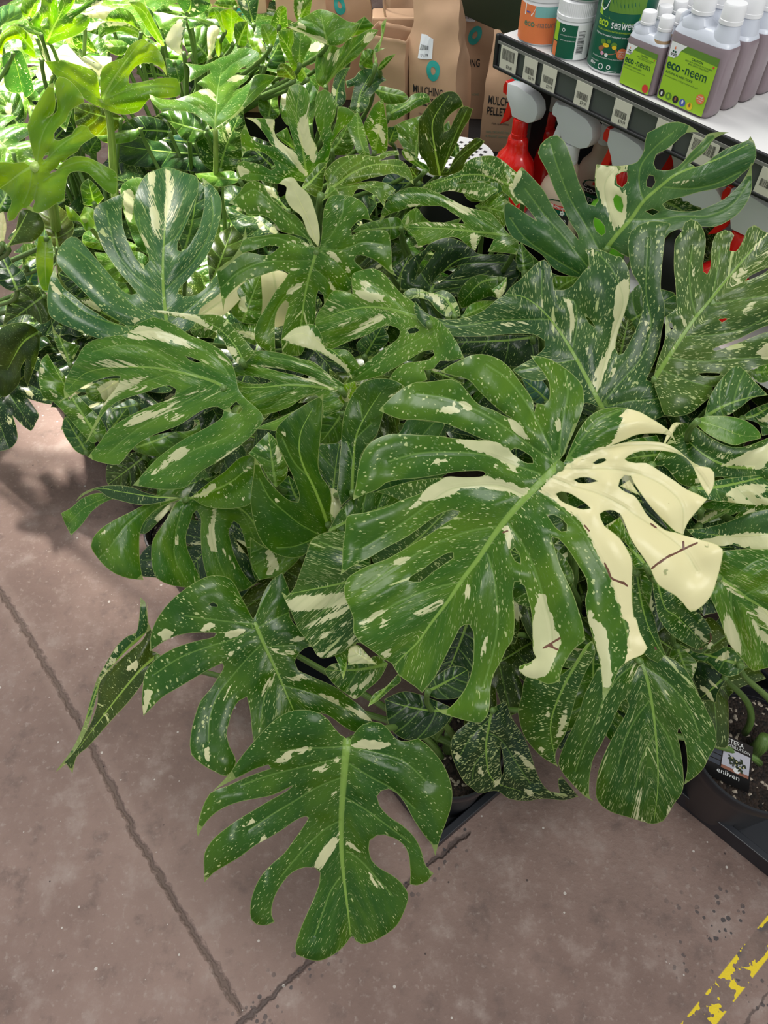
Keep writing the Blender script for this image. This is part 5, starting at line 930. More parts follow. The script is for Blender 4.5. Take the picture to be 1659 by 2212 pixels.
LEAF('lime', 'N', "310,1410 290,1350 265,1250 245,1150 235,1090 250,1040 270,990 300,930 340,860 390,780 440,720 465,715 470,800 480,880 460,980 400,1020 490,960 490,860 475,760 480,700 510,660 560,670 640,730 720,840 730,880 660,920 600,970 570,1040 500,1110 465,1160 470,1200 500,1215 560,1190 620,1160 650,1110 700,1080 760,1100 790,1150 830,1175 770,1210 700,1260 670,1310 600,1350 560,1390 520,1400 500,1440 440,1480 430,1500 480,1480 560,1390 640,1350 760,1360 850,1400 920,1440 1003,1492 1005,1700 900,1640 820,1560 760,1500 680,1480 600,1500 570,1600 560,1740 S:500,350 430,400 320,440 200,400 120,500 70,515 60,450 100,330 0,230 -60,240 -80,0 50,0 110,10 200,0 270,30",
     "310,1425 200,1480 80,1570 -20,1640", 0.90, 0.84, lat=["320,1400 370,1150 480,960", "370,1420 520,1260 700,1140", "380,1560 560,1440 760,1400 950,1550", "280,1470 250,1640 200,1760", "320,1600 290,1750"], holes=["370,1370 400,1320 420,1320 410,1360 380,1385", "S:253,380 290,325 302,340 280,392"], col='y', speck=0.15, under=True, bright=True, stemr=0.011, cup=0.0, label='backlit yellow-green leaf')
LEAF('bright', 'O', "650,1118 600,1070 500,990 420,965 320,960 230,960 125,1012 200,970 110,880 88,812 180,850 300,860 400,830 480,800 560,760 500,720 560,670 620,630 610,600 540,650 430,712 440,640 440,590 400,545 480,555 560,560 620,540 700,500 780,470 830,430 900,410 980,425 1040,460 1045,500 1000,540 920,570 870,600 830,640 880,650 960,655 930,700 870,740 820,782 900,750 960,700 1000,650 1060,640 1130,655 1190,665 1130,720 1060,790 980,860 900,950 820,1010 740,1060 670,1112",
     "655,1118 670,950 685,780 700,680 715,590", 0.82, 0.88, lat=["670,1060 560,960 400,880 250,850", "680,900 590,820 500,790", "690,760 780,700 880,690", "680,1000 800,850 950,740 1060,660", "700,660 800,560 950,470"],
     pale=["490,790 560,765 620,780 660,830 660,870 600,830 540,810", "760,700 800,665 870,650 960,660 900,680 820,710"], col='b', speck=0.7, bright=True, stemr=0.007, label='glossy sunlit leaf on a thin stalk')
LEAF('bright', 'O', "655,1110 740,1050 820,990 900,900 960,760 1000,660 1060,640 1190,660 1130,730 1050,810 980,880 880,960 780,1050 700,1120", "655,1115 850,960 1000,780 1170,668", 0.83, 0.88, lat=[], col='m', speck=0.3, stem=False, midw=0.001, under=True)
LEAF('bright', 'O', "470,1030 640,1120 700,1100 900,950 930,1200 880,1380 820,1480 700,1500 560,1420 500,1250", None, 0.66, 0.60, col='d', speck=1.0, pale=["750,1080 780,1060 800,1150 780,1190"])
LEAF('bright', 'O', "480,1500 640,1490 830,1485 895,1560 720,1612 560,1580", None, 0.72, 0.70, col='b', speck=0.6)
LEAF('bright', 'O', "130,1010 230,960 440,970 600,1080 600,1150 480,1230 380,1200 300,1100 200,1010", None, 0.74, 0.70, col='d', speck=0.4)
LEAF('bright', 'N', "1010,1130 1100,1040 1240,1000 1420,1050 1490,1140 1360,1220 1240,1190", None, 0.64, 0.60, col='k', speck=0.4)
LEAF('bright', 'N', "1290,1190 1420,1190 1640,1150 1700,1240 1560,1240 1420,1220", None, 0.62, 0.62, col=(0.02, 0.08, 0.045), speck=0.1)
LEAF('bright', 'N', "830,1180 920,1160 1080,1130 1240,1100 1160,1210 1040,1240 900,1230", None, 0.70, 0.70, col='b', speck=0.1)
LEAF('sun', 'N', "640,920 740,890 860,930 1000,980 1080,1030 1010,1120 900,1170 760,1160 660,1080", None, 0.72, 0.70, col=(0.07, 0.11, 0.006), speck=0.5)
LEAF('sun', 'N', "480,1090 600,1040 640,1120 560,1190 470,1200", None, 0.66, 0.66, col='k', speck=0.2)
LEAF('sun', 'N', "740,1200 860,1180 870,1290 760,1340 700,1280", None, 0.60, col='g', speck=0.6)
LEAF('gap', 'N', "0,800 150,800 210,950 200,1150 60,1100 -20,1150", None, 0.72, 0.68, col='d', speck=0.8, pale=["60,880 110,900 90,1000 50,980"])
LEAF('gap', 'N', "0,1230 240,1210 260,1400 230,1420 0,1390 -20,1300", None, 0.66, 0.62, col='d', speck=0.8, pale=["0,1260 60,1280 120,1360 40,1380", "200,1340 240,1350 240,1400 210,1410"])
LEAF('gap', 'N', "20,480 100,440 180,440 220,520 260,640 290,750 292,790 215,860 200,800 100,800 50,760 25,600", "110,450 150,600 210,850", 0.86, 0.76, lat=[], col='g', speck=0.5, pale=["150,520 190,600 230,640 190,600"], midw=0.001)
LEAF('dried', 'N', "230,280 330,310 420,360 490,430 560,380 620,420 700,480 800,480 960,490 965,530 890,590 700,580 560,520 480,520 470,680 360,690 400,560 370,480 340,400 290,350", "300,320 430,450 600,480 930,510", 0.82, 0.86, lat=[], butter='all', allpale=True, speck=0.2, wob=0.012)
LEAF('dried', 'N', "370,520 420,560 470,690 360,700 310,650 340,560", None, 0.80, 0.76, butter='all', allpale=True)
LEAF('dried', 'N', "700,120 800,90 870,50 1000,80 940,170 850,160 740,150", None, 0.88, 0.92, butter='all', allpale=True)
LEAF('dried', 'N', "0,300 40,260 100,225 170,230 240,290 280,360 300,440 330,520 400,530 300,500 200,440 180,350 100,340 40,380 20,480 -40,420", "380,525 240,380 120,250 20,300", 0.86, 0.92, lat=[], col='y', speck=0.6, edge=0.012)
LEAF('dried', 'N', "60,230 170,205 260,240 380,300 370,320 260,290 180,240", None, 0.90, 0.92, col='b', speck=0.5)
LEAF('dried', 'N', "400,390 270,250 240,200 300,150 350,60 360,-60 480,-60 500,60 560,-60 660,-60 640,30 580,120 700,50 800,-20 940,-20 860,40 760,70 640,160 760,130 780,170 740,250 650,310 560,340 480,370", "400,370 460,240 540,80 580,-40", 0.84, 1.0, lat=["420,330 350,250 260,220", "450,250 380,150 360,60", "440,320 600,250 740,160", "480,200 620,80 800,0"], holes=["350,220 380,160 415,150 400,200 365,232"], pale=["580,130 650,100 640,120 600,160", "800,20 900,-10 860,40 760,70"], col='b', speck=0.6, label='pale open leaf in the sun')
LEAF('dried', 'N', "-20,260 40,200 110,180 180,160 195,110 130,50 60,40 -20,80", None, 0.86, 0.92, col=(0.07, 0.17, 0.05), speck=0.6)
LEAF('dried', 'N', "180,100 200,0 240,-40 350,-40 330,40 300,130 240,180", None, 0.84, 0.92, col='b', speck=0.7)
LEAF('white', 'N', "860,350 850,250 870,205 1000,190 1100,190 1200,250 1300,350 1180,325 1100,290 1050,270 980,280 900,310", "1290,350 1150,260 1000,220 870,240", 0.84, 0.88, lat=[], col='b', speck=0.9, pale=["860,215 1000,190 1100,195 1150,240 1050,220 900,230"])
LEAF('white', 'N', "740,270 800,200 860,180 1000,195 900,230 860,300 800,290", None, 0.84, 0.86, pale=["740,270 800,200 860,182 980,195 880,215 800,260"], col='m', speck=0.9)
LEAF('white', 'N', "900,180 960,100 1040,65 1120,100 1180,180 1250,290 1100,200 1000,190", None, 0.86, 0.94, col='b', speck=0.8)
LEAF('white', 'N', "1110,15 1220,20 1290,100 1340,200 1400,320 1430,425 1350,350 1270,250 1200,130", "1420,410 1320,240 1240,100 1120,18", 0.84, 0.98, lat=[], col='b', speck=0.6)
LEAF('white', 'N', "900,400 940,350 1050,350 1130,400 1050,480 960,460", None, 0.80, 0.80, col='b', speck=0.6, pale=["905,390 960,370 990,390 950,420"])
LEAF('white', 'N', "620,320 740,300 830,420 860,470 740,440 650,400", None, 0.76, 0.74, col='d', speck=0.8)
LEAF('white', 'N', "560,340 650,330 690,430 600,400", None, 0.78, 0.78, col='y', speck=1.2)
LEAF('white', 'N', "1440,400 1560,475 1640,480 1659,460 1590,560 1500,520 1400,500 1350,370", None, 0.80, 0.80, col='y', speck=0.6)
LEAF('white', 'O', "355,160 412,180 392,300 372,400 392,480 450,472 440,492 370,475 300,440 228,360 262,265 310,200", "390,475 330,330 355,170", 0.90, 1.0, lat=[], pale=["355,160 385,220 375,300 362,400 365,475 300,440 225,360 262,265 310,200"], col='b', speck=0.4, midw=0.001, label='pure white lobe')
LEAF('white', 'O', "410,150 300,190 260,220 180,252 150,180 100,100 200,108 300,130 400,145 480,150 560,165 650,200 700,262 620,225 580,245 560,215 440,250", "410,150 300,150 150,130", 0.88, 0.94, lat=["420,160 550,190 660,220"], col='b', speck=0.7)
LEAF('white', 'O', "410,130 350,50 280,-50 480,-50 560,0 640,40 560,110 450,150", "410,140 450,40 440,-40", 0.86, 0.98, col='g', speck=0.6, pale=["430,120 480,60 520,20 470,100"])
LEAF('white', 'O', "120,110 180,60 210,30 300,100 380,120 300,128", None, 0.82, 0.84, col='d', speck=0.3)
LEAF('white', 'O', "-20,20 80,60 150,150 200,240 230,380 200,400 100,260 0,100 -60,40", None, 0.84, 0.90, col='g', speck=0.6)
LEAF('white', 'O', "380,250 430,250 600,230 620,360 610,500 500,550 440,480 400,400", None, 0.76, 0.74, col='d', speck=0.6)
LEAF('white', 'O', "600,240 660,215 700,260 660,360 640,500 600,520", None, 0.82, 0.78, butter='all', allpale=True)
LEAF('white', 'O', "0,560 80,548 180,600 240,660 60,670 -20,640", None, 0.70, 0.70, col='k', speck=0.4)
LEAF('white', 'O', "230,500 300,515 370,520 395,600 390,680 350,722 260,660 240,580", "300,515 330,620 350,710", 0.84, 0.76, lat=[], col='l', speck=0.7)
LEAF('back', 'O', "590,160 610,90 640,65 700,110 720,180 760,300 730,290 690,200 650,130", None, 0.90, 0.96, col='y', speck=0.1)
LEAF('back', 'O', "700,100 800,75 880,150 940,190 830,200 810,330 810,420 740,290 720,180", None, 0.86, 0.94, col='y', speck=0.5)
LEAF('back', 'O', "660,420 680,330 720,340 720,420 690,500", None, 0.84, 0.86, col='y', speck=0.2, stem=False)
LEAF('back', 'O', "720,310 800,330 830,400 800,430 700,480", None, 0.80, 0.80, col='y', speck=0.5)
LEAF('back', 'O', "820,240 860,190 940,185 940,260 920,400 850,410 830,330", None, 0.88, 0.90, col='m', speck=0.4)
LEAF('back', 'O', "930,200 980,240 1010,330 1050,330 1110,480 1060,590 980,420 940,330", None, 0.84, 0.88, col='y', speck=0.5, pale=["1020,330 1050,340 1105,470 1060,440"])
LEAF('back', 'O', "840,-20 1040,-20 1020,130 1000,240 950,180 880,90", "1000,230 960,100 930,-20", 0.88, 1.0, lat=[], col='g', speck=0.8, pale=["880,10 920,10 940,90 910,80"])
LEAF('back', 'O', "1060,210 1120,205 1190,260 1180,350 1150,425 1090,370 1055,290", None, 0.90, 0.94, col='b', speck=0.5)
LEAF('back', 'O', "1140,220 1160,140 1220,50 1270,60 1280,140 1290,230 1210,260", None, 0.90, 0.98, col='b', speck=0.9)
LEAF('back', 'O', "1340,-20 1500,-20 1480,100 1450,180 1380,190 1340,100", None, 0.92, 1.02, col='b', speck=0.9, pale=["1380,20 1420,10 1400,160 1370,120"])
LEAF('back', 'O', "1200,270 1330,250 1340,330 1330,480 1400,560 1480,720 1380,700 1280,500 1220,380", None, 0.86, 0.84, col='l', speck=0.7)
LEAF('back', 'O', "1320,280 1400,280 1490,350 1440,480 1400,590 1330,500", "1390,580 1390,440 1400,300", 0.90, 0.92, col='b', speck=0.8, lat=[])
LEAF('back', 'O', "1190,600 1230,545 1300,570 1350,640 1365,712 1270,670 1200,665", None, 0.90, 0.90, col=(0.09, 0.15, 0.006), speck=0.7)
LEAF('back', 'O', "1080,570 1100,500 1160,430 1210,370 1240,440 1260,560 1170,600", None, 0.86, 0.88, col='d', speck=0.3)
LEAF('back', 'O', "1380,330 1500,320 1620,370 1650,420 1560,520 1450,560 1400,500", None, 0.84, 0.84, col='l', speck=0.9, pale=["1440,400 1560,360 1620,400 1500,450"])
LEAF('back', 'O', "560,100 650,60 760,80 900,110 830,140 700,150 600,160", None, 0.86, 0.88, col='b', speck=0.5)
LEAF('back', 'O', "640,40 680,0 830,0 860,60 760,70", None, 0.84, 0.86, col='m', speck=0.8)
LEAF('stripe', 'O', "1040,830 1110,700 1190,680 1220,720 1200,860 1210,1000 1120,1040 1040,960", None, 0.74, 0.76, col='m', speck=0.6)
LEAF('stripe', 'Q', "380,960 480,900 560,1100 520,1080 420,1010", None, 0.72, 0.72, col='b', speck=0.5)
LEAF('stripe', 'Q', "420,760 440,600 500,500 700,530 740,600 700,900 620,900 480,880", None, 0.74, 0.80, col='b', speck=0.6, pale=["430,640 480,540 470,700 440,760"])
# left shaded
LEAF('gap', 'S', "20,1430 80,1400 220,1390 330,1460 345,1560 320,1700 270,1850 240,1940 210,1860 225,1700 180,1780 170,1900 90,2000 30,2030 -40,1950 -40,1500", "330,1470 200,1560 60,1800", 0.48, 0.38, col='o', speck=0.4)
LEAF('gap', 'S', "20,1430 80,1190 150,1100 240,1065 330,1080 400,1140 420,1250 445,1345 360,1400 250,1320 100,1360", None, 0.60, 0.56, col='o', speck=0.6)
LEAF('gap', 'S', "-40,700 50,750 100,860 210,960 230,1060 150,1110 60,1100 -40,1000", None, 0.66, 0.62, col='k', speck=0.4)
LEAF('gap', 'S', "50,745 130,600 180,420 240,410 330,440 388,560 300,680 200,700 110,720", "50,745 160,580 240,430", 0.78, 0.76, col='o', speck=0.2, under=True)
LEAF('gap', 'S', "0,440 30,425 55,560 20,740 -20,700", None, 0.78, 0.72, butter='all', allpale=True)
LEAF('gap', 'S', "320,440 420,350 560,420 640,560 600,680 540,720 500,770 440,700 380,560", None, 0.70, 0.66, col=(0.05, 0.075, 0.006), speck=0.2, under=True)
LEAF('gap', 'S', "330,640 440,640 460,760 450,1100 380,1110 330,1000 310,850", "400,640 390,850 400,1100", 0.76, 0.62, lat=[], col='y', speck=0.1, under=True)
LEAF('gap', 'S', "200,700 320,720 310,830 250,850 200,920 190,800", None, 0.64, 0.60, col='b', speck=0.9)
LEAF('gap', 'S', "200,930 320,890 330,1060 240,1060", None, 0.52, 0.50, col=(0.05, 0.13, 0.09), speck=0.1)
LEAF('gap', 'S', "-20,230 80,220 130,290 70,430 -20,420", None, 0.82, 0.78, col='d', speck=0.3)
LEAF('heart', 'S', "560,370 620,400 690,470 730,380 810,410 812,560 740,600 690,520 600,500", "700,480 760,430 800,500", 0.78, 0.76, col='y', speck=0.2, under=True, bright=True)
LEAF('heart', 'S', "710,680 720,620 780,580 840,560 900,700 850,700 760,690", None, 0.70, 0.68, col='b', speck=0.9)
LEAF('heart', 'S', "700,200 760,140 830,200 900,310 820,380 720,370", None, 0.66, 0.64, col='d', speck=0.4)
LEAF('heart', 'S', "500,960 620,880 750,1000 830,1100 700,1180 560,1060", None, 0.58, 0.56, col='k', speck=0.6)
LEAF('heart', 'S', "550,1060 640,1040 790,1150 750,1200 640,1180", None, 0.56, 0.54, col='m', speck=0.8)
# added lower leaves below the canopy, dark greens standing in for its shade
fill = random.Random(11)
for pk in ('cream', 'star', 'right', 'fork', 'rib', 'screen', 'centre', 'arch', 'stripe', 'dark', 'sun', 'bright', 'bags', 'white', 'dried', 'back', 'lime', 'mid', 'heart', 'tagged', 'corner'):
    top = PLANTS[pk]['top']; a0 = fill.random() * 6.28
    n = 0 if pk in ('tagged', 'corner') else 9 if pk in ('cream', 'mid') else 6
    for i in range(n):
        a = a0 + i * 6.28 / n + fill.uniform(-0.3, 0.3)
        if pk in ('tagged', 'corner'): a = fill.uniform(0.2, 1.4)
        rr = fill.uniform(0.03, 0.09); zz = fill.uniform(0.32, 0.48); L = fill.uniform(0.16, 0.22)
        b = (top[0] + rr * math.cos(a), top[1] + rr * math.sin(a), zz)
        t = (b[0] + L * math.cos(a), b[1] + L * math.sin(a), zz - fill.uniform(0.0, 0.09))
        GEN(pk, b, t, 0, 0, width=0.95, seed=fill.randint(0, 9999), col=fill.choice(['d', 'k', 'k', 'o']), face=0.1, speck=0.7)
# ------------------------------------------------------------------ shop fittings and goods
AZ = math.atan2(-0.796, 0.605)
S0 = np.array([0.2195, 1.5547]); E1 = np.array([math.cos(AZ), math.sin(AZ)]); E2 = np.array([-E1[1], E1[0]])
ZS = 0.96
def SW(s, d, z):
    p = S0 + s * E1 + d * E2; return (p[0], p[1], z)
def onface(px, py, d):
    """where the view through a pixel meets the vertical plane at depth d behind the rail: (s, z)"""
    P = np.array(SW(0, d, 0)); N = np.array([E2[0], E2[1], 0]); q = ontoplane(px, py, P, N)
    return float(np.dot(q[:2] - S0, E1)), float(q[2])
MBLK = plain('black_metal', (0.012, 0.012, 0.013), 0.45)
MGREY = plain('grey_ticket_channel', (0.075, 0.085, 0.080), 0.22, 0.6)
MMARB = plain('white_marbled_laminate', (0.74, 0.73, 0.72), 0.35, var=0.10, vscale=9)
MWHITE = plain('white_plastic', (0.80, 0.80, 0.81), 0.35)
MMILK = plain('milky_plastic', (0.60, 0.63, 0.70), 0.28)
MLIQ = plain('plum_liquid_in_bottle', (0.26, 0.20, 0.22), 0.22)
MAMB = plain('amber_liquid', (0.42, 0.28, 0.16), 0.25)
MRED = plain('glossy_red_plastic', (0.80, 0.012, 0.010), 0.18, coat=0.4)
MBEIGE = plain('beige_plastic', (0.56, 0.43, 0.33), 0.35)
MHEAD = plain('pale_grey_trigger_plastic', (0.90, 0.91, 0.94), 0.2)
MLIME = plain('lime_print', (0.36, 0.62, 0.03), 0.4)
MLIMED = plain('leaf_green_print', (0.12, 0.26, 0.03), 0.4)
MDGRN = plain('bottle_green_print', (0.005, 0.105, 0.055), 0.35)
MTXD = plain('dark_green_lettering', (0.004, 0.07, 0.035), 0.5)
MINK = plain('black_lettering', (0.018, 0.017, 0.017), 0.6)
MTXW = plain('white_lettering', (0.85, 0.86, 0.84), 0.5)
MTXL = plain('lime_lettering', (0.50, 0.72, 0.03), 0.5)
MORG = plain('orange_print', (0.85, 0.22, 0.07), 0.45)
MREDP = plain('red_print', (0.72, 0.05, 0.04), 0.45)
MTEAL = plain('teal_print', (0.02, 0.34, 0.30), 0.6)
MPALET = plain('pale_teal_print', (0.22, 0.50, 0.47), 0.6)
MYEL = plain('yellow_print', (0.85, 0.60, 0.02), 0.45)
MPAPER = plain('kraft_paper', (0.50, 0.315, 0.195), 0.75, var=0.10, vscale=14, bump=0.12, bscale=38)
MTICK = plain('ivory_ticket', (0.66, 0.64, 0.52), 0.55)
MSTICK = plain('white_sticker', (0.74, 0.77, 0.82), 0.5)
MBLUE = plain('blue_print', (0.08, 0.12, 0.45), 0.5); MBRN = plain('brown_print', (0.32, 0.12, 0.05), 0.5); MPINK = plain('pink_print', (0.75, 0.35, 0.50), 0.5)
MBOARD = plain('dark_green_board', (0.010, 0.022, 0.008), 0.5)

def quad(bm, fn, x0, y0, x1, y1, n=1):
    """rectangle drawn on a mapped surface, split n times across"""
    cols = [[bm.verts.new(fn(x0 + (x1 - x0) * i / n, y)) for y in (y0, y1)] for i in range(n + 1)]
    for a, b in zip(cols, cols[1:]): bm.faces.new((a[0], b[0], b[1], a[1]))
def disc(bm, fn, cx, cy, r, n=24, ry=None, hole=0.0):
    ry = ry or r
    o = [bm.verts.new(fn(cx + r * math.cos(2 * math.pi * i / n), cy + ry * math.sin(2 * math.pi * i / n))) for i in range(n)]
    if hole:
        q = [bm.verts.new(fn(cx + hole * r * math.cos(2 * math.pi * i / n), cy + hole * ry * math.sin(2 * math.pi * i / n))) for i in range(n)]
        for i in range(n): bm.faces.new((o[i], o[(i + 1) % n], q[(i + 1) % n], q[i]))
    else: bm.faces.new(o)
def polyf(bm, fn, pts): bm.faces.new([bm.verts.new(fn(x, y)) for x, y in pts])
def printed(parent, name, mat, draw):
    bm = bmesh.new(); draw(bm); return bm_obj(name, bm, mat, parent)
def prism(bm, pts, y0, y1, bevel=0.0, seg=2):
    a = [bm.verts.new((x, y0, z)) for x, z in pts]; b = [bm.verts.new((x, y1, z)) for x, z in pts]
    fs = [bm.faces.new(a), bm.faces.new(b[::-1])]; n = len(pts)
    for i in range(n): fs.append(bm.faces.new((a[(i + 1) % n], a[i], b[i], b[(i + 1) % n])))
    bmesh.ops.recalc_face_normals(bm, faces=fs)
    if bevel:
        es = {e for f in fs[:2] for e in f.edges}
        bmesh.ops.bevel(bm, geom=list(es), offset=bevel, segments=seg, profile=0.5, affect='EDGES', clamp_overlap=True)

# shelf unit
sh = empty('display_shelf', SW(0, 0, 0), 'black shelf unit with a white marbled shelf and grey ticket rail', 'shelf', rz=AZ)
bm = bmesh.new(); add_box(bm, 0.65, 0.30, ZS - 0.009, 1.30, 0.59, 0.018); bm_obj('upper_shelf', bm, MMARB, sh)
bm = bmesh.new(); add_box(bm, 0.66, 0.30, 0.61, 1.28, 0.56, 0.02); bm_obj('lower_shelf', bm, MMARB, sh)
bm = bmesh.new(); add_box(bm, 0.65, 0.605, 0.62, 1.30, 0.02, 1.24); bm_obj('back_panel', bm, MBLK, sh)
bm = bmesh.new(); add_box(bm, 0.013, 0.345, 0.475, 0.030, 0.51, 0.95, 0.001); bm_obj('end_panel', bm, MBLK, sh)
bm = bmesh.new()
add_box(bm, 0.65, -0.002, ZS - 0.003, 1.31, 0.006, 0.012, 0.002); add_box(bm, 0.65, -0.004, ZS - 0.053, 1.31, 0.012, 0.006, 0.002)
add_box(bm, -0.003, -0.004, ZS - 0.0265, 0.008, 0.010, 0.058, 0.003); rl = bm_obj('ticket_rail', bm, MBLK, sh)
bm = bmesh.new(); add_box(bm, 0.651, -0.001, ZS - 0.030, 1.302, 0.004, 0.044); bm_obj('channel', bm, MGREY, rl)
bm = bmesh.new(); add_box(bm, 0.65, -0.0065, ZS - 0.010, 1.30, 0.002, 0.005); bm_obj('channel_lip', bm, plain('smoky_lip', (0.20, 0.20, 0.18), 0.3), rl)

# price tickets: (left px, top px, width, height, price, top lines, label)
TK = [((1083, 100), 0.044, 0.041, '$28.88', 1, 'ivory price ticket at the left end of the rail, under the orange tub'),
      ((1134, 122), 0.033, 0.042, '$26.99', 0, 'small price ticket directly below the barcode on the small tub'),
      ((1174, 137), 0.035, 0.042, '$29.99', 0, 'price ticket nearly touching its left neighbour, left of the big green tub'),
      ((1248, 168), 0.036, 0.044, '$34.99', 0, 'price ticket standing alone on the rail under the big green tub'),
      ((1332, 205), 0.036, 0.044, '$39.99', 0, 'price ticket on the rail under the small twin-neck bottle'),
      ((1425, 244), 0.040, 0.044, '', 0, 'price ticket on the rail, half covered by the tallest finger of a leaf'),
      ((1500, 280), 0.052, 0.041, '', 1, 'wide barcode ticket on the rail crossed by a leaf finger'),
      ((1654, 345), 0.038, 0.044, '', 0, 'price ticket on the rail cut by the right edge of the photo')]
for ti, ((tx, ty), w, h, price, big, lab) in enumerate(TK):
    s, z = onface(tx, ty, -0.008)
    z = ZS - 0.0115; h = 0.039
    t = empty('price_ticket', SW(s, -0.0075, z), lab, 'price tag', 'price tickets along the shelf rail', AZ)
    bm = bmesh.new(); add_box(bm, w / 2, 0, -h / 2, w, 0.0008, h); bm_obj('card', bm, MTICK, t)
    f = lambda x, y: (x, -0.0007, y)
    rr = random.Random(ti)
    def bars(bm):
        x = 0.005; y0, y1 = ((-0.022, -0.004) if big else (-0.027, -0.016))
        while x < w - 0.006:
            b = rr.uniform(0.0003, 0.0011); quad(bm, f, x, y0, x + b, y1); x += b + rr.uniform(0.0004, 0.0012)
    printed(t, 'barcode', MINK, bars)
    if price: printed(t, 'price', MINK, lambda bm: text_bm(bm, price, 0.0078, lambda x, y: f(w * (0.42) + x, -h + 0.0045 + y), sx=0.72))

# twin-neck bottles
def superloft(bm, prof, n=36):
    """prof: (half width, half depth, cx, z, power)"""
    rings = []
    for a, b, cx, z, pw in prof:
        ring = []
        for i in range(n):
            t = 2 * math.pi * i / n; c, s = math.cos(t), math.sin(t)
            ring.append(bm.verts.new((cx + a * math.copysign(abs(c) ** (2 / pw), c), b * math.copysign(abs(s) ** (2 / pw), s), z)))
        rings.append(ring)
    for p, q in zip(rings, rings[1:]):
        for i in range(n): bm.faces.new((p[i], p[(i + 1) % n], q[(i + 1) % n], q[i]))
    bm.faces.new(rings[0][::-1]); bm.faces.new(rings[-1])
def ribbed_cap(bm, r, z0, z1, cx=0.0, n=72, cy=0.0):
    prof = [(r * 1.02, z0), (r * 1.02, z0 + (z1 - z0) * 0.2), (r * 0.97, z0 + (z1 - z0) * 0.22), (r * 0.97, z0 + (z1 - z0) * 0.9), (r * 0.90, z1)]
    rings = []
    for k, (rr_, z) in enumerate(prof):
        rings.append([bm.verts.new((cx + rr_ * (1 + (0.02 if (i % 2 and 2 <= k <= 3) else 0)) * math.cos(2 * math.pi * i / n), cy + rr_ * (1 + (0.02 if (i % 2 and 2 <= k <= 3) else 0)) * math.sin(2 * math.pi * i / n), z)) for i in range(n)])
    for p, q in zip(rings, rings[1:]):
        for i in range(n): bm.faces.new((p[i], p[(i + 1) % n], q[(i + 1) % n], q[i]))
    bm.faces.new(rings[0][::-1]); bm.faces.new(rings[-1])
def twin_bottle(s, d, k, lab, group, detail=True):
    t = empty('dosing_bottle', SW(s, d, ZS), lab, 'bottle', group, AZ)
    if k > 0.9: t.scale = (1.12, 1.08, 1.06)
    W_, D_ = 0.0475 * k, 0.0195 * k
    bm = bmesh.new(); superloft(bm, [(W_ * 0.9, D_ * 0.8, 0, 0.0, 5), (W_ * 0.99, D_ * 0.97, 0, 0.004 * k, 5), (W_, D_, 0, 0.010 * k, 5), (W_, D_, 0, 0.088 * k, 5), (W_ * 0.97, D_ * 0.96, 0, 0.094 * k, 5)])
    bo = bm_obj('body', bm, MLIQ, t); autosmooth(bo, 50)
    bm = bmesh.new(); superloft(bm, [(W_ * 0.972, D_ * 0.965, 0, 0.0935 * k, 5), (W_ * 0.95, D_ * 0.93, 0, 0.098 * k, 4), (W_ * 0.75, D_ * 0.8, -0.006 * k, 0.106 * k, 3), (W_ * 0.60, D_ * 0.6, -0.008 * k, 0.110 * k, 3)])
    superloft(bm, [(0.018 * k, 0.017 * k, 0.0265 * k, 0.092 * k, 2.4), (0.0175 * k, 0.0165 * k, 0.0265 * k, 0.107 * k, 2.2), (0.0150 * k, 0.0150 * k, 0.027 * k, 0.113 * k, 2), (0.0145 * k, 0.0145 * k, 0.027 * k, 0.125 * k, 2)], 28)
    superloft(bm, [(0.021 * k, 0.0165 * k, -0.018 * k, 0.098 * k, 3.5), (0.022 * k, 0.017 * k, -0.018 * k, 0.110 * k, 3.5), (0.0145 * k, 0.0145 * k, -0.018 * k, 0.116 * k, 2), (0.014 * k, 0.014 * k, -0.018 * k, 0.125 * k, 2)], 28)
    superloft(bm, [(0.006 * k, 0.008 * k, -0.0405 * k, 0.09 * k, 3), (0.006 * k, 0.008 * k, -0.0405 * k, 0.112 * k, 3), (0.004 * k, 0.006 * k, -0.036 * k, 0.118 * k, 3)], 16)
    up = bm_obj('neck', bm, MMILK, t); autosmooth(up, 50)
    if k < 0.9:
        bm = bmesh.new(); superloft(bm, [(0.0182 * k, 0.0172 * k, 0.0265 * k, 0.096 * k, 2.4), (0.0178 * k, 0.0168 * k, 0.0265 * k, 0.1045 * k, 2.2)], 28); autosmooth(bm_obj('amber_fill', bm, MAMB, t), 50)
    for cx, hh in ((0.027 * k, 0.144 * k), (-0.018 * k, 0.142 * k)):
        bm = bmesh.new(); ribbed_cap(bm, 0.0152 * k, 0.120 * k, hh, cx); autosmooth(bm_obj('cap', bm, MWHITE, t), 40)
    y = -D_ - 0.0006
    f = lambda e: (lambda x, z: (x * k, y - e, z * k))
    x0, x1 = -0.039, 0.0405
    lb = printed(t, 'label', MLIME, lambda bm: quad(bm, f(0), x0, 0.004, x1, 0.082))
    P = lambda nm, m, e, dr: printed(lb, nm, m, lambda bm: dr(bm, f(e)))
    P('leaf_print', MLIMED, 0.0002, lambda bm, g: polyf(bm, g, [(x0 + 0.018, 0.082), (x0 + 0.014, 0.074), (0.0, 0.0735), (x1, 0.072), (x1, 0.082)]))
    P('logo_panel', MTXW, 0.0003, lambda bm, g: polyf(bm, g, [(x0, 0.082), (x0, 0.062), (x0 + 0.010, 0.062), (x0 + 0.015, 0.066), (x0 + 0.018, 0.074), (x0 + 0.026, 0.082)]))
    P('brand_text', MTXD, 0.0004, lambda bm, g: text_bm(bm, 'eco', 0.0175, lambda x, z: g(x0 + 0.0015 + x, 0.0475 + z), bold=0.022, sx=0.92))
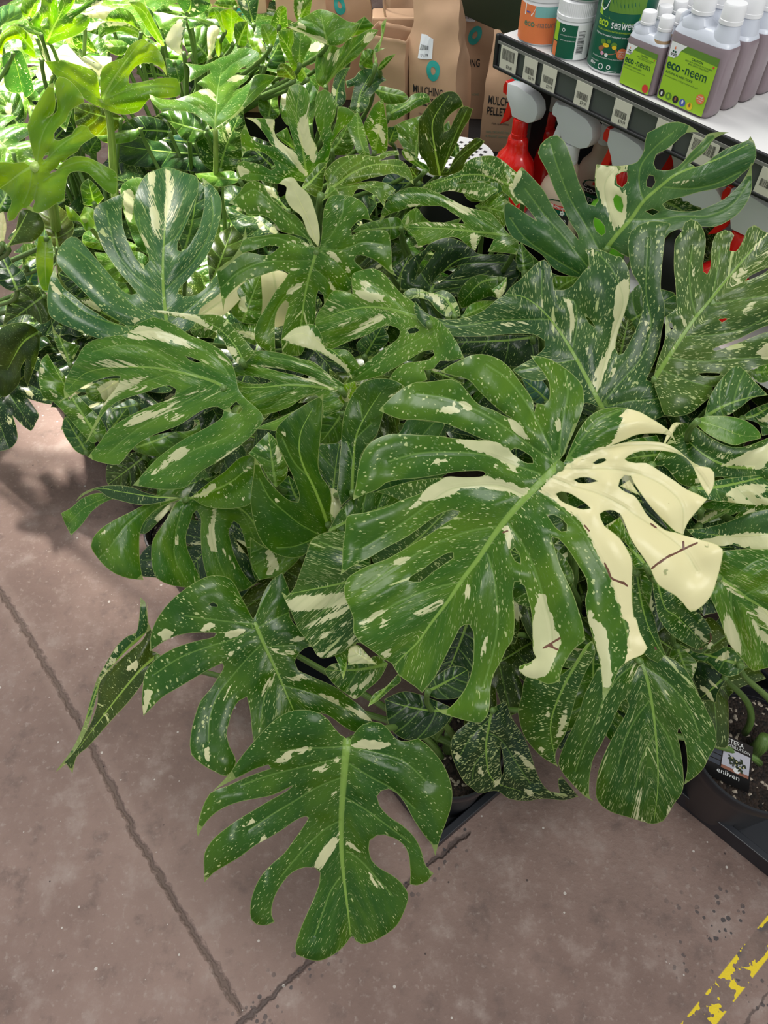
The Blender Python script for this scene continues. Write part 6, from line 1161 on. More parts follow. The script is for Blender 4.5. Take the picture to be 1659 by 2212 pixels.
    P('name_text', MTXD, 0.0004, lambda bm, g: text_bm(bm, '-neem', 0.0190, lambda x, z: g(x0 + 0.0275 + x, 0.0475 + z), sx=0.88))
    if detail:
        def logo(bm, g):
            for cx, cz, r in ((0.0045, 0.0665, 0.0016), (0.0083, 0.0665, 0.0016), (0.0121, 0.0665, 0.0016)): disc(bm, g, x0 + cx, cz, r, 12, hole=0.45)
        P('logo_letters', MINK, 0.0005, logo)
        P('logo_drops', MTXD, 0.0005, lambda bm, g: [disc(bm, g, x0 + cx, 0.0703, 0.0015, 12) for cx in (0.0064, 0.0102)])
        P('logo_flame', MORG, 0.0005, lambda bm, g: polyf(bm, g, [(x0 + 0.0083, 0.0776), (x0 + 0.0070, 0.0748), (x0 + 0.0076, 0.0733), (x0 + 0.0090, 0.0733), (x0 + 0.0096, 0.0748)]))
        P('ladybird', MREDP, 0.0005, lambda bm, g: disc(bm, g, x1 - 0.005, 0.0695, 0.0015, 12))
        P('caution_text', MTXD, 0.0004, lambda bm, g: (text_bm(bm, 'CAUTION', 0.0042, lambda x, z: g(0.0085 + x, 0.0680 + z), 'CENTER', 0.02), text_bm(bm, 'KEEP OUT OF REACH OF CHILDREN', 0.0028, lambda x, z: g(0.0125 + x, 0.0645 + z), 'CENTER'), text_bm(bm, 'READ SAFETY DIRECTIONS', 0.0028, lambda x, z: g(0.0125 + x, 0.0615 + z), 'CENTER')))
        P('small_text', MTXD, 0.0004, lambda bm, g: (text_bm(bm, 'BOTANICAL INSECTICIDE', 0.0040, lambda x, z: g(x0 + 0.003 + x, 0.0410 + z), bold=0.01),
            text_bm(bm, 'Active constituents: 11.82 g/L azadirachtin A and B', 0.0028, lambda x, z: g(x0 + 0.003 + x, 0.0360 + z))))
        if k > 0.9:
            for i, mm in enumerate((MINK, MLIMED, MINK, MBLUE, MYEL)):
                P('insect_picture', mm, 0.0005, lambda bm, g: disc(bm, g, x0 + 0.006 + i * 0.0125, 0.0125 - 0.0004 * i, 0.0052, 20))
            for i, mm in enumerate((MTXW, MLIME, MBRN, MTXW, MBRN)):
                P('insect', mm, 0.0007, lambda bm, g: disc(bm, g, x0 + 0.006 + i * 0.0125, 0.0125, 0.0016, 12, 0.0030))
            P('orange_badge', MORG, 0.0005, lambda bm, g: disc(bm, g, x1 - 0.010, 0.0255, 0.0068, 24))
            P('badge_text', MTXW, 0.0007, lambda bm, g: (text_bm(bm, 'MAKES', 0.0026, lambda x, z: g(x1 - 0.010 + x, 0.0275 + z), 'CENTER', 0.02), text_bm(bm, 'UP TO 125 L', 0.0022, lambda x, z: g(x1 - 0.010 + x, 0.0246 + z), 'CENTER', 0.02), text_bm(bm, 'of spray', 0.0022, lambda x, z: g(x1 - 0.010 + x, 0.0220 + z), 'CENTER', 0.02)))
        else:
            P('red_badge', MREDP, 0.0005, lambda bm, g: disc(bm, g, x1 - 0.010, 0.0135, 0.0080, 24))
    return t
labs = ['large twin-neck insecticide bottle, foremost in its row, all of its lime label showing', 'second large twin-neck bottle in the row going back',
        'third large twin-neck bottle from the shelf front', 'fourth large twin-neck bottle from the shelf front', 'rearmost large twin-neck bottle in its row']
for i in range(5): twin_bottle(0.3995, 0.037 + i * 0.047, 1.0, labs[i], 'large lime-labelled dosing bottles', i < 3)
labs = ['small twin-neck insecticide bottle with a red badge, foremost in its row', 'second small twin-neck bottle, just its caps and shoulders showing',
        'third small twin-neck bottle behind the two front ones', 'rearmost small twin-neck bottle, only a cap showing']
for i in range(4): twin_bottle(0.3085, 0.027 + i * 0.038, 0.77, labs[i], 'small lime-labelled dosing bottles', i < 1)

# tubs
def tub(s, d, z, r, h, lid, label_mat, draw, lab, lh=(0.06, 0.9), rot=30, sh_=1.0):
    t = empty('tub', SW(s, d, z), lab, 'tub', None, AZ)
    bm = bmesh.new(); add_lathe(bm, [(r * 0.9, 0), (r * 0.98, 0.003), (r, 0.006), (r, h * 0.93), (r * 0.97, h * 0.97), (r * 0.93, h)], 48); autosmooth(bm_obj('body', bm, MWHITE, t), 40)
    bm = bmesh.new(); ribbed_cap(bm, r * 1.0, h - 0.001, h + lid, 0, 120); autosmooth(bm_obj('lid', bm, MWHITE, t), 30)
    def f(e):
        R = r + 0.0006 + e
        return lambda x, y: (R * math.sin(x / r + math.radians(rot)), -R * math.cos(x / r + math.radians(rot)), y)
    aw = r * 1.75
    lb = printed(t, 'label', label_mat, lambda bm: quad(bm, f(0), -aw, h * lh[0], aw, h * lh[1], 32))
    draw(lambda nm, m, e, dr: printed(lb, nm, m, lambda bm: dr(bm, f(e))), r, h)
    return t
def d_orange(P, r, h):
    P('teal_arc', MPALET, 0.0002, lambda bm, g: [quad(bm, g, -0.014, h * 0.66, r * 1.2, h * 0.90, 10)])
    P('logo_panel', MTXW, 0.0003, lambda bm, g: polyf(bm, g, [(-0.036, h * 0.9), (-0.036, h * 0.66), (-0.020, h * 0.66), (-0.012, h * 0.9)]))
    P('logo', MBLUE, 0.0005, lambda bm, g: [disc(bm, g, -0.030 + i * 0.0028, h * 0.74, 0.0014, 10) for i in range(3)])
    P('name_text', plain('muted_green_lettering', (0.10, 0.20, 0.11), 0.5), 0.0004, lambda bm, g: text_bm(bm, 'eco', 0.0150, lambda x, y: g(-0.034 + x, h * 0.44 + y), bold=0.02))
    P('name_text', plain('grey_brown_lettering', (0.30, 0.17, 0.12), 0.5), 0.0004, lambda bm, g: text_bm(bm, '-naturalure', 0.0150, lambda x, y: g(-0.0115 + x, h * 0.44 + y), sx=0.9))
tub(0.0555, 0.045, ZS, 0.041, 0.070, 0.030, MORG, d_orange, 'white tub with an orange label at the left end of the shelf', rot=42)
def d_green(P, r, h):
    P('lime_band', MLIME, 0.0002, lambda bm, g: quad(bm, g, -0.034, h * 0.45, -0.022, h * 0.9, 4))
    P('orange_print', MORG, 0.0002, lambda bm, g: quad(bm, g, -0.034, h * 0.06, -0.022, h * 0.42, 4))
    P('panel_text', MTXW, 0.0004, lambda bm, g: (text_bm(bm, 'AUSTRALIAN CERTIFIED ORGANIC', 0.0022, lambda x, y: g(-0.017 + x, h * 0.62 + y)), text_bm(bm, 'WHERE USED AS DIRECTED', 0.0022, lambda x, y: g(-0.017 + x, h * 0.5 + y)), disc(bm, g, -0.012, h * 0.76, 0.003, 14, hole=0.6)))
    P('barcode_panel', MTXW, 0.0003, lambda bm, g: quad(bm, g, 0.012, h * 0.05, 0.040, h * 0.91, 8))
    rr = random.Random(5)
    P('barcode', MINK, 0.0005, lambda bm, g: [quad(bm, g, 0.015, h * 0.2 + i * 0.0019, 0.027, h * 0.2 + i * 0.0019 + rr.uniform(0.0005, 0.0013), 3) for i in range(int(h * 0.6 / 0.0019))])
tub(0.140, 0.037, ZS, 0.0335, 0.062, 0.028, MDGRN, d_green, 'small white tub showing its barcode, below another tub')
def d_top(P, r, h):
    P('red_panel', MREDP, 0.0002, lambda bm, g: quad(bm, g, -0.002, h * 0.12, 0.030, h * 0.9, 8))
    P('panel_text', MTXW, 0.0004, lambda bm, g: (text_bm(bm, 'UP TO', 0.0090, lambda x, y: g(0.0 + x, h * 0.35 + y), bold=0.01), text_bm(bm, '1,100m', 0.0072, lambda x, y: g(0.0 + x, h * 0.18 + y), bold=0.01), text_bm(bm, 'TREATS', 0.0065, lambda x, y: g(0.0 + x, h * 0.56 + y))))
    P('name_text', MTXW, 0.0004, lambda bm, g: text_bm(bm, 'seaweed', 0.011, lambda x, y: g(-0.034 + x, h * 0.5 + y), sx=0.6))
    P('lime_text', MTXL, 0.0004, lambda bm, g: text_bm(bm, 'SEAWEED', 0.0045, lambda x, y: g(-0.026 + x, h * 0.34 + y)))
tub(0.146, 0.040, ZS + 0.0905, 0.0335, 0.062, 0.028, MDGRN, d_top, 'small tub with a red panel, stacked on the barcode tub')
def d_sea(P, r, h):
    P('lime_top', MLIME, 0.0002, lambda bm, g: polyf(bm, g, [(-0.040 + 0.008 * i, 0.086 - 0.0008 * i) for i in range(11)] + [(0.040 - 0.008 * i, 0.118) for i in range(11)]))
    P('leaf_print', MLIMED, 0.0003, lambda bm, g: polyf(bm, g, [(-0.020 + 0.006 * i, 0.094) for i in range(11)] + [(0.040 - 0.006 * i, 0.118) for i in range(11)]))
    P('logo_panel', MTXW, 0.0004, lambda bm, g: polyf(bm, g, [(-0.040, 0.118), (-0.040, 0.096), (-0.030, 0.092), (-0.024, 0.097), (-0.017, 0.118)]))
    P('logo', MTXD, 0.0005, lambda bm, g: [disc(bm, g, -0.035 + i * 0.004, 0.100, 0.0018, 12, hole=0.4) for i in range(3)])
    P('brand_text', MTXL, 0.0004, lambda bm, g: text_bm(bm, 'eco', 0.0185, lambda x, y: g(-0.037 + x, 0.0715 + y), bold=0.022, sx=0.8))
    P('name_text', MTXW, 0.0004, lambda bm, g: text_bm(bm, 'seaweed', 0.0185, lambda x, y: g(-0.0105 + x, 0.0715 + y), bold=0.004, sx=0.72))
    P('lime_text', MTXL, 0.0004, lambda bm, g: text_bm(bm, 'SOLUBLE CONCENTRATED SEAWEED POWDER', 0.0034, lambda x, y: g(-0.036 + x, 0.0655 + y), sx=0.95))
    P('small_text', MTXW, 0.0004, lambda bm, g: (text_bm(bm, 'Why pay for water? Add your own at home', 0.0042, lambda x, y: g(-0.038 + x, 0.0585 + y), bold=0.01, sx=0.95), text_bm(bm, 'NET CONTENTS', 0.0025, lambda x, y: g(-0.038 + x, 0.0185 + y)), text_bm(bm, '600g', 0.0065, lambda x, y: g(-0.038 + x, 0.0125 + y), bold=0.02),
        text_bm(bm, 'CONCENTRATED ORGANIC TONIC FOR STRONG HEALTHY PLANTS', 0.0026, lambda x, y: g(-0.036 + x, 0.0255 + y), sx=0.95), disc(bm, g, -0.014, 0.013, 0.0048, 18, hole=0.75), quad(bm, g, -0.004, 0.0075, 0.015, 0.0085, 4), disc(bm, g, 0.000, 0.014, 0.0036, 14, hole=0.6)))
    P('basket', MBRN, 0.0004, lambda bm, g: disc(bm, g, -0.008, 0.039, 0.017, 24, 0.0065))
    P('basket_greens', MLIMED, 0.0005, lambda bm, g: (disc(bm, g, -0.018, 0.050, 0.005, 10, 0.004), disc(bm, g, 0.002, 0.048, 0.005, 10, 0.004), disc(bm, g, -0.008, 0.052, 0.004, 10, 0.003)))
    P('basket_fruit', MYEL, 0.0006, lambda bm, g: (disc(bm, g, -0.012, 0.0455, 0.006, 12, 0.003), disc(bm, g, 0.003, 0.0445, 0.004, 12, 0.003)))
    P('garlic', MTXW, 0.0006, lambda bm, g: disc(bm, g, -0.008, 0.0315, 0.003, 12)); P('onion', MPINK, 0.0006, lambda bm, g: disc(bm, g, -0.016, 0.033, 0.003, 12))
    P('orange_badge', MORG, 0.0006, lambda bm, g: disc(bm, g, 0.017, 0.036, 0.0085, 24))
    P('badge_text', MTXW, 0.0008, lambda bm, g: (text_bm(bm, 'TREATS', 0.0034, lambda x, y: g(0.017 + x, 0.038 + y), 'CENTER', 0.01), text_bm(bm, 'UP TO', 0.0030, lambda x, y: g(0.017 + x, 0.0345 + y), 'CENTER', 0.01), text_bm(bm, '8,800m2', 0.0028, lambda x, y: g(0.017 + x, 0.031 + y), 'CENTER', 0.01)))
tub(0.2225, 0.062, ZS, 0.0475, 0.122, 0.03, MDGRN, d_sea, 'big green tub with a fruit basket picture and orange badge', lh=(0.05, 0.97), rot=26)
def d_edge(P, r, h):
    P('orange_print', MORG, 0.0002, lambda bm, g: quad(bm, g, -0.03, h * 0.4, 0.02, h * 0.62, 6))
tub(0.575, 0.10, ZS, 0.036, 0.07, 0.03, MDGRN, d_edge, 'tub with green and orange label cut by the right edge of the photo')

# trigger sprayers on the lower shelf
HEADP = [(-0.0300, 0.0530), (-0.0097, 0.0570), (0.0227, 0.0520), (0.0356, 0.0425), (0.0400, 0.0270), (0.0365, 0.0120), (0.0335, 0.0070), (0.0227, -0.0005), (0.0054, -0.0020), (-0.0120, -0.0025), (-0.0180, 0.0116), (-0.0270, 0.0258), (-0.0290, 0.0300)]
NOZP = [(-0.0300, 0.0535), (-0.0290, 0.0290), (-0.0390, 0.0310), (-0.0400, 0.0430), (-0.0360, 0.0545)]
TRGP = [(-0.0265, 0.0270), (-0.0170, 0.0080), (-0.0215, -0.0100), (-0.0300, -0.0240), (-0.0415, -0.0340), (-0.0360, -0.0180), (-0.0310, 0.0050)]
HEADP, NOZP, TRGP = [[(x * 1.3, z) for x, z in q] for q in (HEADP, NOZP, TRGP)]
def sprayer(px, py, d, k, mb, mn, mc, lab, print_=None, base=0.62, rz=0.0):
    s, z = onface(px, py, d)
    t = empty('trigger_sprayer', SW(s, d, base), lab, 'spray bottle', None, AZ + rz)
    H = z - base; q = H - 0.034 * k; R = 0.050 * k
    bm = bmesh.new()
    add_lathe(bm, [(R * 0.88, 0), (R * 0.98, 0.004), (R, 0.012), (R, q * 0.45), (R * 0.97, q * 0.60), (R * 0.86, q * 0.70), (R * 0.66, q * 0.77), (R * 0.54, q * 0.82), (R * 0.50, q * 0.90), (R * 0.48, q * 0.955), (R * 0.40, q * 0.985), (R * 0.35, q)], 44, sy=0.72)
    autosmooth(bm_obj('bottle', bm, mb, t), 60)
    bm = bmesh.new(); ribbed_cap(bm, 0.0165 * k, q - 0.002, H, 0, 48); autosmooth(bm_obj('collar', bm, mc, t), 40)
    bm = bmesh.new(); prism(bm, [(x * k, H + 0.001 + (y + 0.0025) * k) for x, y in HEADP], -0.0125 * k, 0.0125 * k, 0.0022 * k, 2); autosmooth(bm_obj('spray_head', bm, MHEAD, t), 40)
    bm = bmesh.new(); prism(bm, [(x * k, H + 0.001 + (y + 0.0025) * k) for x, y in NOZP], -0.0105 * k, 0.0105 * k, 0.002 * k); bm_obj('nozzle', bm, mn, t)
    bm = bmesh.new(); prism(bm, [(x * k, H + 0.001 + (y + 0.0025) * k) for x, y in TRGP], -0.006 * k, 0.006 * k, 0.002 * k); bm_obj('trigger', bm, mn, t)
    if print_:
        def f(e):
            return lambda x, y: ((R + e) * math.sin(x / R + 0.45), -(R + e) * 0.72 * math.cos(x / R + 0.45), y)
        lb = printed(t, 'label', MDGRN, lambda bm: [quad(bm, f(0.0010), -0.030, q * 0.05, 0.030, q * 0.50, 14), polyf(bm, f(0.0010), [(-0.030, q * 0.50), (0.030, q * 0.50), (0.026, q * 0.56), (0.015, q * 0.60), (0.0, q * 0.615), (-0.015, q * 0.60), (-0.026, q * 0.56)])])
        print_(lb, f, q)
    return t
def pr_multi(lb, f, q):
    printed(lb, 'red_brand_panel', MREDP, lambda bm: quad(bm, f(0.0016), -0.019, q * 0.49, 0.019, q * 0.545, 8))
    printed(lb, 'brand_text', MTXW, lambda bm: text_bm(bm, 'Multicrop', 0.0088, lambda x, y: f(0.002)(x, q * 0.505 + y), 'CENTER', 0.01, 0.9))
    printed(lb, 'black_band', MINK, lambda bm: quad(bm, f(0.0016), -0.030, q * 0.30, 0.030, q * 0.43, 12))
    printed(lb, 'flower', MTXW, lambda bm: [disc(bm, f(0.002), 0.012 + 0.0035 * math.cos(i * 1.26), q * 0.455 + 0.0035 * math.sin(i * 1.26), 0.0022, 10) for i in range(5)])
    printed(lb, 'name_text', MTXW, lambda bm: text_bm(bm, 'Natrasoap', 0.0130, lambda x, y: f(0.002)(x, q * 0.335 + y), 'CENTER', 0.01, 0.85))
def pr_eco(lb, f, q):
    printed(lb, 'red_brand_panel', MREDP, lambda bm: quad(bm, f(0.0016), -0.006, q * 0.55, 0.022, q * 0.585, 8))
    printed(lb, 'black_band', MINK, lambda bm: quad(bm, f(0.0016), -0.030, q * 0.42, 0.030, q * 0.52, 12))
    printed(lb, 'name_text', MTXW, lambda bm: (text_bm(bm, 'Eco-', 0.0170, lambda x, y: f(0.002)(-0.026 + x, q * 0.44 + y), bold=0.01), text_bm(bm, 'Organic', 0.0170, lambda x, y: f(0.002)(-0.030 + x, q * 0.33 + y), sx=0.9)))
sprayer(1126, 255, 0.050, 1.0, MRED, MRED, MRED, 'red spray bottle with red trigger, leftmost on the lower shelf', rz=0.0)
sprayer(1188, 236, 0.150, 1.0, MRED, MRED, MRED, 'red spray bottle standing behind the leftmost one, head partly behind the rail')
sprayer(1236, 308, 0.050, 1.06, MBEIGE, MHEAD, MWHITE, 'beige spray bottle with an all white trigger head', pr_multi)
sprayer(1318, 268, 0.160, 1.0, MBEIGE, MHEAD, MWHITE, 'beige spray bottle further back with a dark Eco label', pr_eco)
sprayer(1345, 362, 0.055, 1.02, plain('lime_plastic', (0.16, 0.55, 0.02), 0.35), MRED, MRED, 'lime green spray bottle with red nozzle and red collar')
sprayer(1384, 326, 0.160, 1.0, MRED, MRED, MRED, 'red spray bottle half hidden between rail and green leaf')
sprayer(1478, 372, 0.155, 1.0, plain('dark_green_plastic', (0.015, 0.10, 0.01), 0.35), MRED, MRED, 'dark green spray bottle seen through the leaf split')
sprayer(1500, 452, 0.060, 1.0, MBLK, MHEAD, MWHITE, 'black spray bottle with white head, glimpsed under the holed leaf')
sprayer(1606, 500, 0.055, 1.08, MRED, MRED, MRED, 'red spray bottle at the right edge, its wide pale head in front')

# low plinth, brown bags, patterned stool, green board
bm = bmesh.new(); add_box(bm, 0.32, 2.50, 0.2625, 0.96, 1.10, 0.525); add_box(bm, -0.38, 2.62, 0.2625, 0.44, 0.86, 0.525)
tag(bm_obj('display_plinth', bm, MBLK), 'low black plinth under the brown paper bags', 'plinth')
from mathutils import noise as mnoise
def crumple(p, amp, seed): return mnoise.noise_vector(Vector((p[0] * 16 + seed, p[1] * 16, p[2] * 16))) * amp + mnoise.noise_vector(Vector((p[0] * 45 + seed, p[1] * 45, p[2] * 45))) * amp * 0.3
def paper_bag(x, y, z, w, dp, h, rz, seed, lab, fold='pinch', amp=0.012, prints=True, ring=0.60, txt=0.44, sticker=0.70, lean=0.0, mat=None):
    t = empty('paper_bag', (x, y, z), lab, 'paper bag', None, math.radians(rz))
    def shape(u, v, q):   # u,v in -1..1, q 0..1
        taper = 1.0; dd = 1.0
        if fold == 'pinch': dd = 1 - max(0, (q - 0.55) / 0.45) ** 1.3 * 0.93; taper = 1 - 0.12 * max(0, (q - 0.6) / 0.4)
        elif fold == 'roll': dd = 1 - max(0, (q - 0.8) / 0.2) * 0.4; taper = 1 - 0.05 * q
        p = Vector((u * w / 2 * taper, v * dp / 2 * dd, q * h))
        p.x += lean * q * q
        a = amp * (0.25 + 0.75 * min(1, max(0, (q - 0.45) / 0.35)))
        if q < 0.02: a = 0
        return p + crumple(p, a, seed)
    bm = bmesh.new(); n, m_ = 10, 26
    per = [(-1 + 2 * i / n, -1) for i in range(n)] + [(1, -1 + 2 * i / 6) for i in range(6)] + [(1 - 2 * i / n, 1) for i in range(n)] + [(-1, 1 - 2 * i / 6) for i in range(6)]
    rings = [[bm.verts.new(shape(u, v, k / m_)) for u, v in per] for k in range(m_ + 1)]
    for a, b in zip(rings, rings[1:]):
        for i in range(len(per)): bm.faces.new((a[i], a[(i + 1) % len(per)], b[(i + 1) % len(per)], b[i]))
    bm.faces.new(rings[0][::-1])
    if fold != 'open': bm.faces.new(rings[-1])
    bo = bm_obj('bag_body', bm, mat or MPAPER, t); autosmooth(bo, 24)
    if fold == 'open':
        bo.modifiers.new('thickness', 'SOLIDIFY').thickness = 0.001
    F = lambda e: (lambda a, b: tuple(shape(a / (w / 2), -1, b / h) + Vector((0, -0.0014 - e, 0))))
    if prints:
        g = F(0)
        printed(t, 'ring_logo', MTEAL, lambda bm: disc(bm, g, 0.0, h * ring, 0.017, 28, 0.022, hole=0.38))
        printed(t, 'product_text', MINK, lambda bm: (text_bm(bm, 'MULCHING', 0.027, lambda a, b: g(-w * 0.42 + a, h * txt + b), sx=0.60, bold=0.012), text_bm(bm, 'PELLETS', 0.027, lambda a, b: g(-w * 0.42 + a, h * txt - 0.026 + b), sx=0.60, bold=0.012), text_bm(bm, 'FOR GARDENS', 0.0065, lambda a, b: g(-w * 0.30 + a, h * txt - 0.050 + b))))
        printed(t, 'green_text', plain('faded_green_lettering', (0.20, 0.33, 0.22), 0.7), lambda bm: (text_bm(bm, '100% ORGANIC FOR HOME', 0.0085, lambda a, b: g(-w * 0.40 + a, h * txt - 0.072 + b), sx=0.8), text_bm(bm, '& MARKET GARDENS', 0.0085, lambda a, b: g(-w * 0.40 + a, h * txt - 0.083 + b), sx=0.8)))
    if sticker:
        g2 = F(0.0006); sx0 = -w * 0.30
        printed(t, 'price_sticker', MSTICK, lambda bm: quad(bm, g2, sx0, h * sticker - 0.002, sx0 + 0.038, h * sticker + 0.045, 3))
        g3 = F(0.0012); r5 = random.Random(seed)
        printed(t, 'sticker_print', MINK, lambda bm: ([quad(bm, g3, sx0 + 0.007 + i * 0.0021, h * sticker + 0.018, sx0 + 0.007 + i * 0.0021 + r5.uniform(0.0006, 0.0014), h * sticker + 0.029) for i in range(11)], text_bm(bm, '$18.99', 0.0085, lambda a, b: g3(sx0 + 0.010 + a, h * sticker + 0.004 + b), sx=0.8)))
    return t
ZP = 0.526
paper_bag(0.335, 2.03, ZP, 0.140, 0.085, 0.275, -14, 4.0, 'brown mulching pellets bag standing beside the black shelf end', amp=0.009, sticker=0.72)
paper_bag(0.150, 2.03, ZP, 0.130, 0.095, 0.345, -26, 9.0, 'brown mulching pellets bag with a pointed folded top, nearest the leaves', amp=0.012, lean=-0.03, ring=0.58, txt=0.42, sticker=0.66)
paper_bag(0.245, 2.24, ZP, 0.150, 0.10, 0.34, -5, 14.0, 'shaded brown bag with a price sticker, between two bags in front', amp=0.012, ring=0.62, txt=0.4, sticker=0.72)
paper_bag(0.020, 2.07, ZP, 0.105, 0.09, 0.265, -20, 21.0, 'open-topped brown bag with rolled rim left of the pointed bag', fold='open', prints=False, sticker=0, amp=0.008)
paper_bag(0.09, 2.28, ZP, 0.16, 0.10, 0.36, 8, 33.0, 'dark shaded bag behind the twisted paper handles', prints=False, sticker=0)
paper_bag(-0.12, 2.36, ZP, 0.17, 0.10, 0.40, 0, 41.0, 'shaded brown bag with green print at the top edge', sticker=0)
paper_bag(-0.22, 2.26, ZP, 0.13, 0.10, 0.375, 4, 52.0, 'sunlit pinkish paper bag above the back leaves', prints=False, sticker=0, amp=0.006)
paper_bag(-0.38, 2.28, ZP, 0.15, 0.10, 0.40, -4, 63.0, 'sunlit printed paper bag at the back left', sticker=0, amp=0.006)
hb = empty('handled_bag', (0.045, 2.17, ZP), 'dim paper carrier with twisted string handles behind the open bag', 'paper bag')
bm = bmesh.new(); add_box(bm, 0, 0, 0.135, 0.15, 0.07, 0.27, 0.004); bm_obj('bag_body', bm, MPAPER, hb)
for k in (-1, 1):
    pts = [Vector((-0.04, 0.03 * k, 0.26)), Vector((-0.045, 0.02 * k, 0.31)), Vector((-0.02, 0.01 * k, 0.36)), Vector((0.02, 0.01 * k, 0.365)), Vector((0.045, 0.02 * k, 0.31)), Vector((0.04, 0.03 * k, 0.26))]
    sm = [Vector(p) for p in catmull(np.array([tuple(p) for p in pts]), 0.006, False)]
    link_mesh('string_handle', tube_mesh('string_handle', sm, [0.0028] * len(sm), 8), MPAPER, hb, False)
# stool with a black diamond pattern
st = empty('patterned_stool', (0.17, 1.79, 0), 'small round white stool with black diamond pattern on top', 'stool')
bm = bmesh.new(); add_lathe(bm, [(0.07, 0), (0.075, 0.01), (0.085, 0.30), (0.092, 0.60), (0.092, 0.605)], 48); autosmooth(bm_obj('stool_body', bm, MBLK, st), 40)
bm = bmesh.new(); add_lathe(bm, [(0.094, 0.604), (0.099, 0.606), (0.0995, 0.614), (0.097, 0.618)], 48); autosmooth(bm_obj('stool_top', bm, MWHITE, st), 40)
def diamonds(bm):
    for i in range(-5, 6):
        for j in range(-5, 6):
            cx, cy = (i + (j % 2) * 0.5) * 0.022, j * 0.016
            if math.hypot(cx, cy) < 0.086: polyf(bm, lambda x, y: (x, y, 0.6186), [(cx - 0.0065, cy - 0.001), (cx + 0.001, cy - 0.006), (cx + 0.0065, cy + 0.001), (cx - 0.001, cy + 0.006)])
printed(st, 'diamond_pattern', MINK, diamonds)
# dark green fascia board above the bags
s1, z1 = onface(1097, 76, 0.34); s2, z2 = onface(916, 0, 0.34); zb = (z1 + z2) / 2
bm = bmesh.new(); add_box(bm, (s1 + s2) / 2 - 0.3, 0.36, zb + 0.16, abs(s1 - s2) + 1.1, 0.03, 0.32, 0.002)
add_box(bm, s1 + 0.22, 0.36, zb / 2, 0.04, 0.03, zb)
fb = bm_obj('fascia_board', bm, MBOARD, None); fb.location = SW(0, 0, 0); fb.rotation_euler = (0, 0, AZ)
tag(fb, 'dark green timber board above the paper bags', 'board')

# trays under the front pots
def tray(c, ang, L, Wd, h, lab):
    t = empty('pot_tray', (c[0], c[1], 0.0), lab, 'tray', None, ang)
    bm = bmesh.new(); add_box(bm, 0, 0, 0.005, L, Wd, 0.008)
    bm_obj('tray_base', bm, MTRAY, t)
    for a, b, sx, sy in ((0, Wd / 2, L, 0.006), (0, -Wd / 2, L, 0.006), (L / 2, 0, 0.006, Wd), (-L / 2, 0, 0.006, Wd)):
        bm = bmesh.new(); add_box(bm, a, b, h / 2, sx, sy, h, 0.001); add_box(bm, a, b, h - 0.002, sx + 0.008, sy + 0.008, 0.005, 0.0015)
        bm_obj('tray_wall', bm, MTRAY, t)
an = math.radians(38); tray((0.117, 0.505), an, 0.20, 0.20, 0.05, 'small square black tray under the front pot')
an = math.atan2(-0.697, 0.717); a_ = np.array([math.cos(an), math.sin(an)]); b_ = np.array([-a_[1], a_[0]])
c_ = np.array([0.59, 0.436]) + a_ * 0.28 + b_ * 0.24
tray(c_, an, 0.72, 0.48, 0.055, 'long black nursery tray in the bottom right corner holding two pots')
tray(tuple(at(672, 1420, 0.03)[:2]), math.radians(20), 0.17, 0.17, 0.06, 'black plastic tray glimpsed behind the striped lobe left of the biggest leaf')
# care tag in the right pot
Q = [at(1517, 1668, 0.195), at(1617, 1714, 0.195), at(1627, 1614, 0.285), at(1536, 1573, 0.285)]
Q[0] = Q[0]; nrm = np.cross(Q[1] - Q[0], Q[3] - Q[0]); nrm /= np.linalg.norm(nrm)
if np.dot(nrm, CAM - Q[0]) < 0: nrm = -nrm
def cardp(e):
    def f(x, y):
        p = (Q[0] * (1 - x) + Q[1] * x) * (1 - y) + (Q[3] * (1 - x) + Q[2] * x) * y + nrm * e
        return tuple(p)
    return f
tg = empty('plant_care_tag', tuple(Q[0]), 'black plant care tag with a plant photo, stuck in the bottom right pot', 'plant tag')
def world_part(nm, mat, draw, parent=tg):
    bm = bmesh.new(); draw(bm); o = bm_obj(nm, bm, mat, parent, world=True); return o
def card(bm):
    a = [bm.verts.new(cardp(0)(x, y)) for x, y in ((0, 0), (1, 0), (1, 1), (0, 1))]; b = [bm.verts.new(cardp(-0.0008)(x, y)) for x, y in ((0, 0), (1, 0), (1, 1), (0, 1))]
    bm.faces.new(a); bm.faces.new(b[::-1])
    for i in range(4): bm.faces.new((a[(i + 1) % 4], a[i], b[i], b[(i + 1) % 4]))
world_part('card', plain('black_card', (0.014, 0.013, 0.013), 0.35), card)
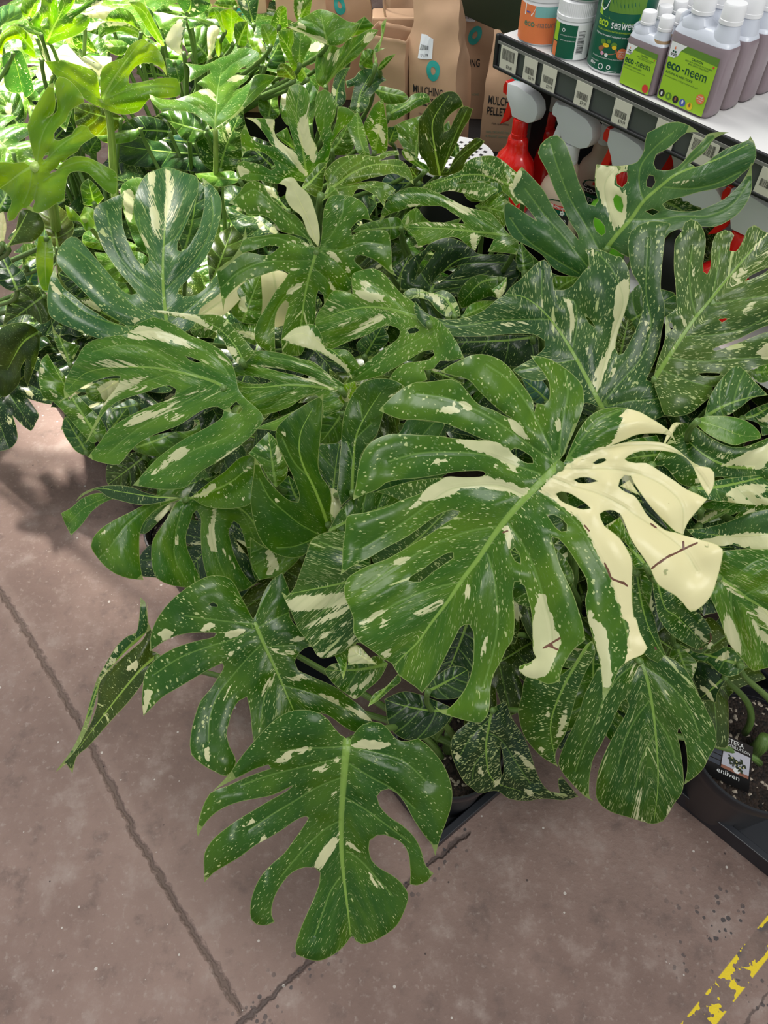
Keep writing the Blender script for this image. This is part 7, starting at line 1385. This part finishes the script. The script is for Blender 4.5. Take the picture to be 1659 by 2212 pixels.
world_part('photo_print', plain('pale_grey_print', (0.55, 0.55, 0.62), 0.4), lambda bm: quad(bm, cardp(0.0004), 0.36, 0.30, 0.965, 0.76))
world_part('photo_floor', plain('terracotta_print', (0.33, 0.14, 0.09), 0.4), lambda bm: quad(bm, cardp(0.0006), 0.36, 0.30, 0.965, 0.37))
def fronds(bm):
    r = random.Random(2)
    for cx, cy in ((0.55, 0.60), (0.72, 0.52), (0.82, 0.56), (0.62, 0.50), (0.78, 0.44)):
        for i in range(9):
            a = r.uniform(0, 6.28); l = r.uniform(0.06, 0.12); w_ = 0.35
            polyf(bm, cardp(0.0009), [(cx, cy), (cx + l * math.cos(a - w_) * 0.7, cy + l * math.sin(a - w_) * 0.7), (cx + l * math.cos(a), cy + l * math.sin(a)), (cx + l * math.cos(a + w_) * 0.7, cy + l * math.sin(a + w_) * 0.7)])
world_part('photo_leaves', plain('dark_olive_print', (0.03, 0.045, 0.02), 0.5), fronds)
world_part('photo_pot', MTXW, lambda bm: disc(bm, cardp(0.0008), 0.70, 0.37, 0.075, 16, 0.06))
world_part('photo_cream', plain('cream_print', (0.62, 0.58, 0.28), 0.5), lambda bm: [disc(bm, cardp(0.0011), x, y, 0.018, 8) for x, y in ((0.57, 0.6), (0.68, 0.55), (0.66, 0.48), (0.84, 0.5), (0.76, 0.47))])
world_part('title_text', MTXW, lambda bm: (text_bm(bm, 'MONSTERA', 0.13, lambda x, y: cardp(0.0006)(0.08 + x, 0.88 + y), sx=1.05, bold=0.004), text_bm(bm, 'THAI CONSTELLATION', 0.085, lambda x, y: cardp(0.0006)(0.06 + x, 0.80 + y), sx=1.0)))
world_part('maker_text', MTXW, lambda bm: text_bm(bm, 'enliven', 0.15, lambda x, y: cardp(0.0006)(0.28 + x, 0.17 + y), sx=1.2, bold=0.006))
world_part('icon_cells', plain('slate_print', (0.06, 0.07, 0.09), 0.5), lambda bm: [quad(bm, cardp(0.0005), 0.05, 0.32 + i * 0.115, 0.33, 0.415 + i * 0.115) for i in range(4)])
